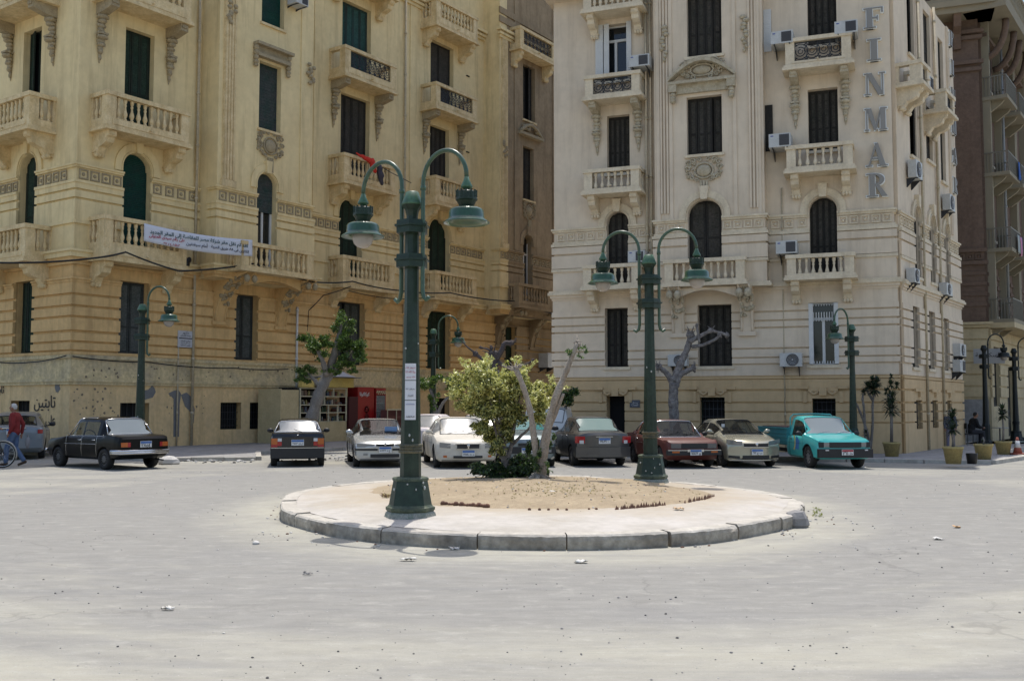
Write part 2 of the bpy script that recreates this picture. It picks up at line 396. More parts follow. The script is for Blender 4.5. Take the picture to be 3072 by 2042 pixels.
bm = bmesh.new(); bm.from_mesh(o.data); bmesh.ops.remove_doubles(bm, verts=bm.verts, dist=.0005); bmesh.ops.recalc_face_normals(bm, faces=bm.faces); bm.to_mesh(o.data); bm.free()
# earth bed
DIRT = [(-2.41, 17.63), (-2.24, 18.57), (-1.5, 20.2), (0.64, 20.75), (2.33, 19.94), (2.94, 18.1), (3.26, 16.45), (2.75, 15.19), (1.66, 14.37), (0.42, 14.1), (-0.81, 14.56), (-1.91, 15.88)]
def in_poly(x, y, P):
    c = False; j = len(P) - 1
    for i in range(len(P)):
        if (P[i][1] > y) != (P[j][1] > y) and x < (P[j][0] - P[i][0]) * (y - P[i][1]) / (P[j][1] - P[i][1]) + P[i][0]: c = not c
        j = i
    return c
DC = Vector((.45, 17.3)); dpol = [(math.atan2(y - DC.y, x - DC.x), math.hypot(x - DC.x, y - DC.y)) for x, y in DIRT]
def dirt_r(a):
    s = ws = 0
    for t, r in dpol:
        d = (a - t + math.pi) % (2 * math.pi) - math.pi; wgt = math.exp(-(d / .3) ** 2); s += wgt * r; ws += wgt
    return s / ws
def dirt_z(x, y):
    a = math.atan2(y - DC.y, x - DC.x); t = math.hypot(x - DC.x, y - DC.y) / dirt_r(a)
    return .216 + max(0, 1 - t ** 2.2) * (.10 + .03 * noise.noise((x * 1.3, y * 1.3, 0)) + .012 * noise.noise((x * 7, y * 7, 2)))
g = MB(); rows = []
for i in range(0, 41):
    f = i / 40 * 1.03
    rows.append([(DC.x + f * dirt_r(t) * (1 + .06 * noise.noise((t * 4, f, 0)) + .03 * noise.noise((t * 15, f, 3))) * math.cos(t), DC.y + f * dirt_r(t) * (1 + .06 * noise.noise((t * 4, f, 0)) + .03 * noise.noise((t * 15, f, 3))) * math.sin(t)) for t in [2 * math.pi * k / 96 for k in range(96)]])
vs = [(x, y, dirt_z(x, y) - (.03 if i == 40 else 0)) for i, r in enumerate(rows) for x, y in r]
g.add(vs, [(i * 96 + k, (i + 1) * 96 + k, (i + 1) * 96 + (k + 1) % 96, i * 96 + (k + 1) % 96) for i in range(40) for k in range(96)], 0, True)
tag(g.build('dirt_bed', M_dirt), kind='structure')
# ---------------------------------------------------------------- facade kit
M_Lup = mat('yellow_cream_stucco', (0.785, 0.630, 0.342), .92, var=.06, scale=.6, bump=.18, bscale=9, col2=(0.690, 0.544, 0.290), streak=.55)
M_Llo = mat('ochre_stucco', (0.699, 0.469, 0.211), .92, var=.08, scale=.9, bump=.2, bscale=9, col2=(0.571, 0.379, 0.168), streak=.6)
M_Lworn = mat('worn_grey_plaster_band', (0.627, 0.506, 0.284), .95, var=.2, scale=1.6, bump=.5, bscale=7, col2=(0.336, 0.286, 0.210), streak=.5, cover=.63)
M_Lbase = mat('scuffed_ochre_plaster', (0.741, 0.532, 0.266), .95, var=.10, scale=1.3, bump=.35, bscale=8, col2=(0.598, 0.440, 0.239), streak=.5, cover=.55)
M_Rup = mat('grey_cream_stucco', (0.707, 0.593, 0.446), .92, var=.05, scale=.6, bump=.15, bscale=9, col2=(0.624, 0.519, 0.387), streak=.35)
M_Rlo = mat('tan_plinth_stucco', (0.594, 0.431, 0.238), .92, var=.06, scale=.8, bump=.18, bscale=9, col2=(0.526, 0.376, 0.204), streak=.35)
M_Rtr = mat('pale_stone_trim', (0.721, 0.617, 0.450), .9, var=.1, scale=3, bump=.3, bscale=14, col2=(0.597, 0.500, 0.351), streak=.35)
M_Ltr = mat('yellow_stone_trim', (0.743, 0.591, 0.342), .9, var=.12, scale=3, bump=.35, bscale=14, col2=(0.573, 0.423, 0.211), streak=.6)
M_orn = mat('shaded_weathered_carving', (.40, .325, .20), .95, var=.25, scale=6, bump=.7, bscale=22, col2=(.30, .24, .15))  # darker than the trim: shade in the relief is put into the colour
M_Rorn = mat('carved_cream_stone', (.52, .46, .34), .95, var=.2, scale=6, bump=.6, bscale=22, col2=(.36, .30, .20))
M_shut = mat('dark_green_shutter', (.022, .036, .026), .6, var=.25, scale=4, col2=(.034, .040, .030), spec=.12, wave=9.0)
M_shutb = mat('black_green_shutter', (.046, .042, .036), .6, var=.2, scale=4, col2=(.030, .029, .026), spec=.12, wave=9.0)
M_shutg = mat('bright_green_blind', (.012, .065, .048), .5, var=.2, scale=2, col2=(.02, .05, .045), spec=.12, wave=9.0)
M_blind = mat('grey_wooden_roller_blind', (.085, .085, .085), .6, var=.25, scale=2.5, col2=(.04, .07, .06), spec=.12, wave=7.5)
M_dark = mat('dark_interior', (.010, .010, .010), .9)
M_white = mat('white_painted_wood', (.62, .62, .60), .5, var=.08, scale=5)
M_glassd = mat('dark_window_glass', (.012, .014, .016), .06, spec=.6)
M_iron = mat('dark_wrought_iron', (.03, .032, .036), .55)
M_pipe = mat('painted_drain_pipe', (.50, .43, .30), .7, var=.15, scale=3, col2=(.42, .34, .22))
M_cem = mat('grey_cement_patch', (.20, .195, .185), .95, var=.12, scale=5, bump=.3)
M_cab = mat('black_cable', (.012, .012, .012), .6)
M_ac = mat('white_ac_casing', (.52, .52, .50), .45, var=.08, scale=4, col2=(.44, .44, .41))
M_shut2 = mat('worn_teal_shutter', (.030, .068, .062), .6, var=.25, scale=3, col2=(.045, .060, .055), spec=.12, wave=9.0)
M_shut3 = mat('sun_faded_grey_shutter', (.065, .070, .066), .65, var=.3, scale=3, col2=(.04, .045, .042), spec=.12, wave=9.0)
M_PAN = {}
def panel_of(m):
    if m.name not in M_PAN:
        c = m.diffuse_color; M_PAN[m.name] = mat(m.name + '_slats', (c[0] * 1.9, c[1] * 1.85, c[2] * 1.85), .7, var=.3, scale=3, col2=(c[0] * 1.2, c[1] * 1.3, c[2] * 1.25), spec=.1, wave=9.0)
    return M_PAN[m.name]
M_Lbrn = mat('alley_shaded_grimy_stucco', (0.348, 0.259, 0.154), .95, var=.1, scale=1.0, bump=.3, bscale=9, col2=(0.244, 0.180, 0.105), streak=.7)  # grimy stucco, its colour darkened further to stand for the alley's shade
M_grl = mat('dark_ac_grille', (.07, .07, .075), .6)

def subtract(iv, cuts):
    out = [iv]
    for a, b in cuts:
        nx = []
        for x, y in out:
            if b <= x or a >= y: nx.append((x, y)); continue
            if a > x: nx.append((x, a))
            if b < y: nx.append((b, y))
        out = nx
    return [(x, y) for x, y in out if y - x > 1e-3]
def wall_layer(g, u0, u1, d0, d1, z0, z1, ops, mi=0, grow=0.0):
    """boxes of wall between z0,z1 leaving the openings free; ops = (ua, ub, za, zb)"""
    zs = sorted({z0, z1, *[z for o in ops for z in (o[2], o[3]) if z0 < z < z1]})
    for a, b in zip(zs, zs[1:]):
        m = (a + b) / 2
        for x, y in subtract((u0, u1), [(o[0] - grow, o[1] + grow) for o in ops if o[2] < m < o[3]]):
            g.box(x, y, d0, d1, a, b, mi)
def arch_fill(g, ua, ub, zsp, zt, d0, d1, mi=0, seg=8):
    c = (ua + ub) / 2; r = (ub - ua) / 2; h = zt - zsp
    for sg in (-1, 1):
        pts = [(c + sg * r * math.cos(math.pi / 2 * i / seg), zsp + h * math.sin(math.pi / 2 * i / seg)) for i in range(seg + 1)]
        g.prism(pts + [(c + sg * r, zt)], d0, d1, 'uz', mi)
def archivolt(g, ua, ub, zsp, zt, d, w=.32, mi=0, seg=14, leg=.18, key=True):
    c = (ua + ub) / 2; r = (ub - ua) / 2; h = zt - zsp
    for k, (i0, i1, dd) in enumerate(((.0, .10, .05), (.12, .22, .10), (.24, 1.0, .07))):
        a0, a1 = .02 + w * i0, .02 + w * i1
        for i in range(seg):
            t0, t1 = math.pi * i / seg, math.pi * (i + 1) / seg
            g.prism([(c + (r + a0) * math.cos(t0), zsp + (h + a0) * math.sin(t0)), (c + (r + a1) * math.cos(t0), zsp + (h + a1) * math.sin(t0)),
                     (c + (r + a1) * math.cos(t1), zsp + (h + a1) * math.sin(t1)), (c + (r + a0) * math.cos(t1), zsp + (h + a0) * math.sin(t1))], d - .01, d + dd, 'uz', mi)
        for sg in (-1, 1):
            x0, x1 = c + sg * (r + a0), c + sg * (r + a1); g.box(min(x0, x1), max(x0, x1), d - .01, d + dd, zsp - leg, zsp, mi)
    if key: g.prism([(c - .11, zt - .02), (c + .11, zt - .02), (c + .16, zt + w + .16), (c - .16, zt + w + .16)], d - .01, d + .16, 'uz', mi)
def frieze(g, u0, u1, d, z0, z1, cuts, mi=0, step=.44):
    for a, b in subtract((u0, u1), cuts):
        n = max(1, int((b - a) / step)); st = (b - a) / n; h = z1 - z0
        for i in range(n):
            x = a + (i + .5) * st; q = min(st, h) * .40; t = q * .28
            zc = (z0 + z1) / 2
            g.box(x - q, x + q, d - .01, d + .05, zc + q - t, zc + q, mi); g.box(x - q, x + q, d - .01, d + .05, zc - q, zc - q + t, mi)
            g.box(x - q, x - q + t, d - .01, d + .048, zc - q + t, zc + q - t, mi); g.box(x + q - t, x + q, d - .01, d + .048, zc - q + t, zc + q - t, mi)
            g.ball((x, d + .005, zc), (q * .42, .05, q * .42), mi, 6, 4)
WR = random.Random(19)
def window(b, fr, ua, ub, za, zb, kind='leaf4', d=0.0, arch=0.0, m=None, rec=.28, label=None):
    """part 'window' (frame, sill) with shutter leaves or glass as sub-parts"""
    m = m or M_shut; g = MB(fr); dd = d - rec; w_ = ub - ua
    trim = M_Ltr if fr in (FL_, FLL) else M_Rtr
    fm = M_white if kind in ('glass', 'white') else m
    t = .045
    zsp = zb - arch
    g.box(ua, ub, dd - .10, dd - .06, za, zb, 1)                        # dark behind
    g.box(ua, ua + t, dd - .05, dd + .02, za, zsp, 0); g.box(ub - t, ub, dd - .05, dd + .02, za, zsp, 0)
    g.box(ua + t, ub - t, dd - .05, dd + .02, za, za + t, 0)
    if not arch: g.box(ua + t, ub - t, dd - .05, dd + .02, zb - t, zb, 0)
    if za > 2.4 and kind != 'bars': g.box(ua - .08, ub + .08, d - rec, d + .09, za - .11, za - .012, 2)
    wo = g.build('window', [fm, M_dark, trim], b)
    if label: wo['label'] = label
    if kind in ('leaf4', 'leaf2', 'leaf3'):
        n = int(kind[-1]); lw = (w_ - 2 * t) / n
        for i in range(n):
            g = MB(fr); x0, x1 = ua + t + i * lw + .008, ua + t + (i + 1) * lw - .008; st = min(.07, lw * .22)
            zt_ = zb - .03
            if arch:
                xc = ((x0 + x1) / 2 - (ua + ub) / 2) / (w_ / 2); zt_ = zsp + arch * math.sqrt(max(.05, 1 - xc * xc)) + .02
                zt_ = min(zt_, zb)
            off = .012 if i % 2 else 0.0
            g.box(x0, x0 + st, dd - .04 + off, dd + .012 + off, za + t, zt_); g.box(x1 - st, x1, dd - .04 + off, dd + .012 + off, za + t, zt_)
            for zz in (za + t, za + (zb - za) * .36, zt_ - .08): g.box(x0 + st, x1 - st, dd - .04 + off, dd + .010 + off, zz, zz + .07)
            g.box(x0 + st, x1 - st, dd - .035 + off, dd - .012 + off, za + t, zt_, 1)
            zq = za + t + .12
            while zq < zt_ - .12: g.box(x0 + st, x1 - st, dd - .02 + off, dd - .004 + off, zq, zq + .028, 1); zq += .062
            lf = g.build('shutter_leaf', [m, panel_of(m)], wo)
            if not arch and WR.random() < .16:      # a leaf left ajar
                hinge = fr.pt(x0 if i % 2 == 0 else x1, dd, 0) - WLOC[b.name]; an = WR.uniform(.15, .5) * (1 if i % 2 == 0 else -1)
                sg = 1 if fr.u.cross(fr.n).z > 0 else -1; M_ = Matrix.Translation(hinge) @ Matrix.Rotation(an * sg, 4, 'Z') @ Matrix.Translation(-hinge); lf.matrix_local = M_
    elif kind == 'blind':
        g = MB(fr); z = za + .03
        while z < zb - .02:
            g.box(ua + t, ub - t, dd - .045, dd - .005, z, z + .055); z += .066
        g.build('roller_blind', m, wo)
    elif kind in ('glass', 'white'):
        g = MB(fr); g.box(ua + t, ub - t, dd - .045, dd - .035, za + t, zb - t); g.build('pane', M_glassd, wo)
        g = MB(fr); c = (ua + ub) / 2; tz = za + (zb - za) * .72
        g.box(c - .045, c + .045, dd - .034, dd + .03, za + t, tz); g.box(ua + t, ub - t, dd - .034, dd + .028, tz, tz + .09)
        for x in (ua + t, ub - t - .05): g.box(x, x + .05, dd - .034, dd + .025, za + t, tz)
        g.build('sash', M_white, wo)
    elif kind == 'bars':
        g = MB(fr); n = max(3, int(w_ / .13))
        for i in range(1, n): x = ua + w_ * i / n; g.tube([(x, dd + .10, za), (x, dd + .10, zb)], .012, 5)
        for i in range(4): z = za + (zb - za) * (i + .5) / 4; g.box(ua, ub, dd + .088, dd + .112, z, z + .02)
        g.build('window_grille', M_iron if m is M_shut else m, wo)
    return wo
BAL = [(.035, 0), (.06, .03), (.06, .07), (.035, .10), (.055, .17), (.075, .26), (.07, .34), (.04, .50), (.03, .62), (.05, .70), (.032, .76), (.055, .85), (.06, .93), (.06, 1.0)]
def balcony(b, fr, u0, u1, zs, zt, d0, depth, style='bal', br='corbel', sc=1.0, sides=True, tm=None, om=None, bw=.28):
    tm = tm or M_Ltr; om = om or M_orn
    g = MB(fr); D = d0 + depth; zb = zt - .80 * sc
    g.box(u0 - .10, u1 + .10, d0 - .02, D + .10, zs, zs + .09); g.box(u0 - .06, u1 + .06, d0 - .02, D + .06, zs + .09, zs + .17)
    g.box(u0, u1, d0 - .02, D, zs + .17, zb)
    g.box(u0 + .2, u1 - .2, D - .01, D + .018, zs + .22, zb - .05)
    g.tube([((u0 + u1) / 2, D, zs + .3), ((u0 + u1) / 2, D + .16, zs + .27)], .03, 6)
    bo = g.build('balcony', tm, b)
    g = MB(fr); pw = .30 * sc; rw = .14; h = zt - .14 * sc - zb
    g.box(u0 - .04, u1 + .04, D - .2, D + .04, zt - .13 * sc, zt)
    for u in (u0, u1 - pw): g.box(u, u + pw, D - .19, D - .002, zb, zt - .13 * sc)
    for u, s in ((u0, 1), (u1, -1)):
        x0, x1 = (u - .04, u + .18) if s > 0 else (u - .18, u + .04)
        g.box(x0, x1, d0, D - .2, zt - .13 * sc, zt)
        x0, x1 = (u, u + .16) if s > 0 else (u - .16, u); g.box(x0, x1, d0, d0 + .10, zb, zt - .13 * sc); g.box(x0, x1, D - .36, D - .19, zb, zt - .13 * sc)
    if style == 'bal':
        span = u1 - u0 - 2 * pw; n = max(3, round(span / (.235 * sc)))
        for i in range(n):
            g.lathe([(r * sc, zb + z * h) for r, z in BAL], (u0 + pw + span * (i + .5) / n, D - .10, 0), 7)
        sp = depth - .46; m = max(1, round(sp / (.235 * sc)))
        for i in range(m):
            for u in (u0 + .08, u1 - .08): g.lathe([(r * sc, zb + z * h) for r, z in BAL], (u, d0 + .10 + sp * (i + .5) / m, 0), 6)
        g.build('balustrade', tm, bo)
    else:
        g.build('parapet', tm, bo)
        g = MB(fr); a, c = u0 + pw, u1 - pw; dd = D - .10
        for z in (zb + .02, zt - .13 * sc - .04): g.box(a, c, dd - .015, dd + .015, z, z + .03)
        n = max(3, round((c - a) / .36)); st = (c - a) / n
        for i in range(n + 1): g.box(a + i * st - .012, a + i * st + .012, dd - .012, dd + .012, zb + .05, zt - .13 * sc - .04)
        for i in range(n):
            cx, cz = a + (i + .5) * st, (zb + zt - .13 * sc) / 2
            for r, ph in ((h * .40, 0), (h * .24, 1.2), (h * .11, 2.5)):
                g.tube([(cx + r * math.cos(t * .5 + ph), dd, cz + r * math.sin(t * .5 + ph)) for t in range(12)], .016, 4)
            for sx in (-1, 1):
                for sz in (-1, 1): g.tube([(cx + sx * st * .45, dd, cz + sz * h * .42), (cx + sx * st * .30, dd, cz + sz * h * .30)], .02, 4)
        g.build('iron_panel', M_iron, bo)
    for uc in ((u0 + bw * .9, u1 - bw * .9) if br else ()):
        g = MB(fr); dp = depth
        P = [(0, 0), (dp * .97, 0), (dp * .97, -.16), (dp * .86, -.20), (dp * .80, -.34), (dp * .60, -.42), (dp * .40, -.46), (dp * .26, -.62), (dp * .12, -.66), (0, -.68)]
        if br == 'console': P = [(0, 0), (dp * .95, 0), (dp * .95, -.22), (dp * .62, -.28), (dp * .40, -.32), (0, -.34)]
        P = [(d0 - .01 + x, zs + z * sc) for x, z in P]
        g.prism(P, uc - bw / 2 * sc, uc + bw / 2 * sc, 'dz')
        g.box(uc - bw * .36 * sc, uc + bw * .36 * sc, d0 + dp * .9, d0 + dp * .99, zs - .13 * sc, zs - .02)
        if br == 'console':      # long carved console with hanging drops
            prof = [(.30, .17, .16), (.42, .20, .19), (.55, .17, .14), (.68, .11, .13), (.80, .09, .13), (.93, .15, .15), (1.05, .19, .17), (1.16, .10, .15), (1.27, .12, .12), (1.38, .08, .10), (1.48, .09, .09), (1.58, .045, .06), (1.67, .055, .055), (1.76, .02, .03)]
            for k, (dz, rd, ru) in enumerate(prof):
                g.ball((uc, d0 + rd * .75 * sc, zs - dz * sc), (ru * .95 * sc, rd * sc, .085 * sc), 0, 8, 5)
                if k in (1, 3, 5, 6, 8): 
                    for sx in (-1, 1): g.ball((uc + sx * ru * .75 * sc, d0 + rd * .9 * sc, zs - dz * sc), .06 * sc, 0, 6, 4)
            g.box(uc - .13 * sc, uc + .13 * sc, d0 - .01, d0 + .28 * sc, zs - .98 * sc, zs - .92 * sc)
        else:
            for sx in (-1, 0, 1): g.ball((uc + sx * .10 * sc, d0 + .14 * sc, zs - .66 * sc), (.07 * sc, .11 * sc, .09 * sc), 0, 6, 4)
            g.box(uc - .17 * sc, uc + .17 * sc, d0 - .01, d0 + .20 * sc, zs - .60 * sc, zs - .55 * sc)
        g.build('bracket', om if br == 'console' else tm, bo)
    return bo
def cartouche(b, fr, uc, z0, z1, w_, d, m, seed=1, tail=True):
    """carved shield with scrolls and leaves"""
    r = random.Random(seed); g = MB(fr); zc = (z0 + z1) / 2; h = z1 - z0
    g.ball((uc, d + .02, zc), (w_ * .22, .12, h * .26), 0, 12, 8)
    g.tube([(uc + w_ * .27 * math.cos(t * math.pi / 8), d + .05, zc + h * .32 * math.sin(t * math.pi / 8)) for t in range(17)], .035, 6)
    for s in (-1, 1):
        for (x, z, q) in ((.42, .34, .10), (.30, .44, .09), (.46, .10, .09), (.44, -.14, .08), (.34, -.30, .08), (.20, -.40, .07), (.12, .46, .08)):
            cx, cz = uc + s * w_ * x, zc + h * z; q *= w_ * .9
            g.tube([(cx + s * (q * (1 - t * .07)) * math.cos(t * .7), d + .05 + t * .004, cz + (q * (1 - t * .07)) * math.sin(t * .7)) for t in range(11)], .028, 5)
        for i in range(16):
            a = r.uniform(.1, 1.0); x = .20 + .30 * a; z = r.uniform(-.46, .46)
            g.ball((uc + s * w_ * x, d + .03, zc + h * z * (1.15 - x)), (r.uniform(.03, .07), .07, r.uniform(.03, .08)), 0, 6, 4)
    if tail:
        for s in (-1, 0, 1): g.box(uc + s * .10 - .035, uc + s * .10 + .035, d - .01, d + .09, z0 - .55, z0 + .05)
    return g.build('cartouche', m, b)
def pilaster(b, fr, ua, ub, z0, z1, d, m):
    g = MB(fr); g.box(ua, ub, d - .01, d + .10, z0, z1)
    n = 4; w_ = (ub - ua) / n
    for i in range(n): g.box(ua + w_ * i + .03, ua + w_ * (i + 1) - .03, d + .09, d + .135, z0 + .3, z1 - .2)
    g.box(ua - .06, ub + .06, d - .01, d + .16, z0, z0 + .28)
    return g.build('pilaster', m, b)
def bay_bracket(b, fr, uc, w_, z0, z1, d0, dp, m, om, nb=44):
    """big curved console carrying a bay"""
    g = MB(fr); n = 10; c = []
    for i in range(n + 1):
        t = i / n; c.append((d0 + .12 + (dp - .12) * (1 - math.sqrt(max(0, 1 - t ** 1.6))), z0 + (z1 - z0) * t))
    g.prism([(d0 - .01, z0)] + c + [(d0 - .01, z1)], uc - w_ / 2, uc + w_ / 2, 'dz', 0)
    g.box(uc - w_ * .62, uc + w_ * .62, d0 - .01, d0 + .2, z0 - .14, z0)
    for s in (-1, 1):
        g.tube([(uc + s * w_ * .38, p[0] + .02, p[1]) for p in c], .04, 5, 0)
    r = random.Random(3)
    for i in range(nb):
        t = r.uniform(.35, 1.0); x = r.uniform(-.5, .5)
        g.ball((uc + x * w_, d0 + .12 + (dp - .12) * (1 - math.sqrt(max(0, 1 - t ** 1.6))) + .03, z0 + (z1 - z0) * t), (r.uniform(.04, .09), .09, r.uniform(.05, .1)), 1, 6, 4)
    for s in (-1, 1): g.ball((uc + s * w_ * .3, d0 + dp, z1 - .25), (.12, .12, .16), 1, 8, 6)
    return g.build('bracket', [m, om], b)
def pipe(b, fr, u, z0, z1, d=.12, r=.055, m=None):
    g = MB(fr); g.tube([(u, d, z0), (u, d, z1)], r, 8)
    z = z0 + 1.2
    while z < z1: g.lathe([(r * 1.35, z), (r * 1.35, z + .1)], (u, d, 0), 8); z += 2.1
    return g.build('drain_pipe', m or M_pipe, b)
def courses(g, u0, u1, D, cs, ops, e0=False, e1=False, grow=0.0, gz=99):
    """proud courses: (z0, z1, depth, material)"""
    for z0, z1, dp, mi in cs:
        gr = grow if z0 > gz else 0.0
        wall_layer(g, u0 - (dp if e0 else 0), u1 + (dp if e1 else 0), D - .05, D + dp, z0, z1, ops, mi, gr)
        if e0: g.box(u0 - dp, u0, D - .5, D - .05, z0, z1, mi)
        if e1: g.box(u1, u1 + dp, D - .5, D - .05, z0, z1, mi)
# ================================================================ yellow building (left)
LB = empty('apartment_building', 'large yellow stucco apartment building with green shutters, banner and dark shop openings', 'building', (-15.376, 34.853, 0))
Z9 = 30.0; Z9B = 30.5
lopA = [(1.82, 3.02, 3.55, 6.2), (1.84, 3.02, 7.3, 11.02), (1.82, 3.05, 12.0, 15.68), (1.82, 3.05, 16.9, 20.6),
        (7.1, 8.27, 3.5, 6.2), (6.45, 7.5, .68, 1.76), (7.95, 9.0, .66, 1.76), (1.94, 3.16, .1, 1.74),
        (12.93, 14.72, 3.5, 6.4), (13.0, 14.48, 7.3, 11.2), (13.06, 15.0, 12.0, 16.15), (13.1, 15.04, 17.0, 20.6),
        (19.3, 21.2, 3.5, 6.48), (19.42, 21.18, 7.3, 11.3), (19.54, 21.14, 12.0, 16.15), (19.56, 21.49, 17.0, 20.65),
        (26.2, 27.3, 3.2, 6.1), (24.9, 25.5, .8, 1.7), (20.1, 21.2, .3, 2.0)]
CA = [(0.1, .45, .05, 3), (.45, 2.38, .035, 3), (2.38, 2.48, .10, 2), (2.48, 2.58, .14, 2), (2.58, 3.30, .03, 2), (3.30, 3.44, .08, 2)] + \
     [(a, b, .10, 0) for a, b in ((3.44, 3.53), (3.60, 3.84), (3.92, 4.19), (4.29, 4.71), (4.80, 5.09), (5.18, 5.50), (5.59, 5.98))] + \
     [(5.98, 6.07, .13, 0), (6.07, 6.14, .18, 0), (6.14, 6.60, .04, 0)]
CB = [(6.60, 6.72, .14, 0), (6.72, 6.84, .22, 0), (6.84, 7.02, .30, 1), (7.02, 7.11, .36, 1), (7.11, 8.05, .05, 1), (8.05, 8.17, .13, 1), (8.17, 8.31, .09, 1),
      (8.31, 8.90, .09, 1), (8.98, 9.22, .09, 1), (9.30, 9.50, .09, 1), (9.50, 9.60, .12, 1), (10.06, 10.13, .08, 1), (10.13, 10.20, .13, 1)]
def archs(ops): return [o for o in ops if 7 < o[2] < 8]
g = MB(FL_)
def Wl(u0, u1, D, z0, z1, ops, mi): wall_layer(g, u0, u1, -.5, D, z0, z1, ops, mi)
Wl(0, 33, 0, 0, 3.3, lopA, 0); Wl(0, 33, 0, 3.3, 6.6, lopA, 0)
Bops = [(7.22, 8.24, 7.3, 11.14), (7.25, 8.42, 12.95, 15.75), (7.32, 8.54, 17.39, 20.4)]
Cops = [(26.5, 27.35, 7.3, 11.25), (26.5, 27.6, 13.3, 16.35), (26.5, 27.75, 17.9, 21.1)]
mainops = [o for o in lopA if o[2] > 7]
for a, b, zt in ((0, 5.22, Z9), (10.25, 17.0, Z9), (17.0, 24.2, Z9B)): Wl(a, b, 0, 6.6, zt, [o for o in mainops if a < o[0] < b], 1)
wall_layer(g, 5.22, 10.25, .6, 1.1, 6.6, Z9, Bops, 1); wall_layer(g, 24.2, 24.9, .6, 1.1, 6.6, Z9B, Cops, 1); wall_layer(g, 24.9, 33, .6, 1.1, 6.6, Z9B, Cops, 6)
for a, b, zt in ((5.22, 5.6, Z9), (9.85, 10.25, Z9), (24.2, 24.6, Z9B)): g.box(a, b, -.4, .6, 6.6, zt, 1)
g.box(5.6, 9.85, -.4, .6, 6.6, 6.9, 1); g.box(24.6, 33, -.4, .6, 6.6, 6.9, 1)
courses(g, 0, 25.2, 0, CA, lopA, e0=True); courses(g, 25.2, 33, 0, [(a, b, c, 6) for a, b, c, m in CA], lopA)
courses(g, 0, 5.22, 0, CB, archs(lopA), e0=True, grow=0, gz=8.3); courses(g, 10.25, 24.2, 0, CB, archs(lopA), grow=0, gz=8.3)
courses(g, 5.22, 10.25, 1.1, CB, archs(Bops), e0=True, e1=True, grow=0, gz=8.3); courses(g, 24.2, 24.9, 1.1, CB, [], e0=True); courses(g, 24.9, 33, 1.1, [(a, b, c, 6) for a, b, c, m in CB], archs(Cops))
frieze(g, .05, 5.2, 0, 9.6, 10.06, [(o[0] - .02, o[1] + .02) for o in archs(lopA)], 4)
frieze(g, 10.3, 24.1, 0, 9.6, 10.06, [(o[0] - .02, o[1] + .02) for o in archs(lopA)], 4)
frieze(g, 5.25, 10.2, 1.1, 9.6, 10.06, [(7.2, 8.26)], 4); frieze(g, 24.25, 32.5, 1.1, 9.6, 10.06, [(26.48, 27.37)], 4)
for D, ops in ((0, archs(lopA)), (1.1, archs(Bops)), (1.1, archs(Cops))):
    for o in ops:
        r = (o[1] - o[0]) / 2; mi_ = 6 if o[0] > 25 else 1; arch_fill(g, o[0], o[1], o[3] - r, o[3], D - .5, D, mi_); archivolt(g, o[0], o[1], o[3] - r, o[3], D, .34, mi_)
# flat pilaster strips and ledges on the upper walls
for u, D in ((9.5, 1.1), (11.3, 0), (17.9, 0), (25.6, 1.1), (29.6, 1.1), (30.6, 1.1)): g.box(u, u + .55, D - .01, D + .05, 10.25, Z9, 6 if u > 25 else 1)
for D, a, b, e in ((0, 17.0, 24.2, 0), (1.1, 24.2, 33, 1)):
    for z, dp in ((21.9, .12), (22.05, .22), (22.25, .32)): g.box(a - (dp if e else 0), b, D - .01, D + dp, z, z + .14, 1)
for z in (22.8, 23.3): g.box(24.2 - .07, 33, 1.09, 1.17, z, z + .35, 6)
for i, z in enumerate((12.6, 13.9, 15.3, 16.7, 18.1, 19.5)): g.box(22.6, 22.85, -.01, .06, z, z + .05, 5)
c = []
for i in range(13): t = i / 12; c.append((6.5 + 2.75 * t, 6.40 + .26 * math.sin(math.pi * t)))
g.prism(c + [(9.25, 6.9), (6.5, 6.9)], 1.25, 1.55, 'uz', 0); g.box(5.9, 9.9, .0, 1.5, 6.74, 6.83, 0)
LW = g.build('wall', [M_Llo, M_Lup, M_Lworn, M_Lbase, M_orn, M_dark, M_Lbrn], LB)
# short facade
g = MB(FLL)
llop = [(2.45, 3.7, 3.55, 6.2), (2.5, 3.72, 7.3, 10.95), (2.5, 3.72, 12.0, 15.68), (2.5, 3.72, 16.9, 20.6), (2.5, 3.78, .1, 1.82), (7, 8.2, 3.55, 6.2), (7, 8.2, 12, 15.7)]
wall_layer(g, .5, 26, -.5, 0, 0, 6.6, llop, 0); wall_layer(g, .5, 26, -.5, 0, 6.6, Z9, llop, 1)
courses(g, .5, 26, 0, CA, llop); courses(g, .5, 26, 0, CB, archs(llop), grow=0, gz=8.3); frieze(g, .5, 25, 0, 9.6, 10.06, [(2.48, 3.74)], 4)
arch_fill(g, 2.5, 3.72, 10.34, 10.95, -.5, 0, 1); archivolt(g, 2.5, 3.72, 10.34, 10.95, 0, .34, 1)
g.build('wall', [M_Llo, M_Lup, M_Lworn, M_Lbase, M_orn], LB)
g = MB(FL_)
g.box(-.3, 16.9, -26, 1.4, Z9, Z9 + .3, 0); g.box(16.8, 33.2, -26, 1.4, Z9B, Z9B + .3, 0); g.box(33, 33.4, -26, 1.0, 0, Z9B, 0); g.box(16.6, 16.95, -25, -.5, Z9, Z9B, 0); g.box(0, 33.2, -26.2, -25.8, 0, Z9, 0)
g.build('roof', M_Lup, LB)
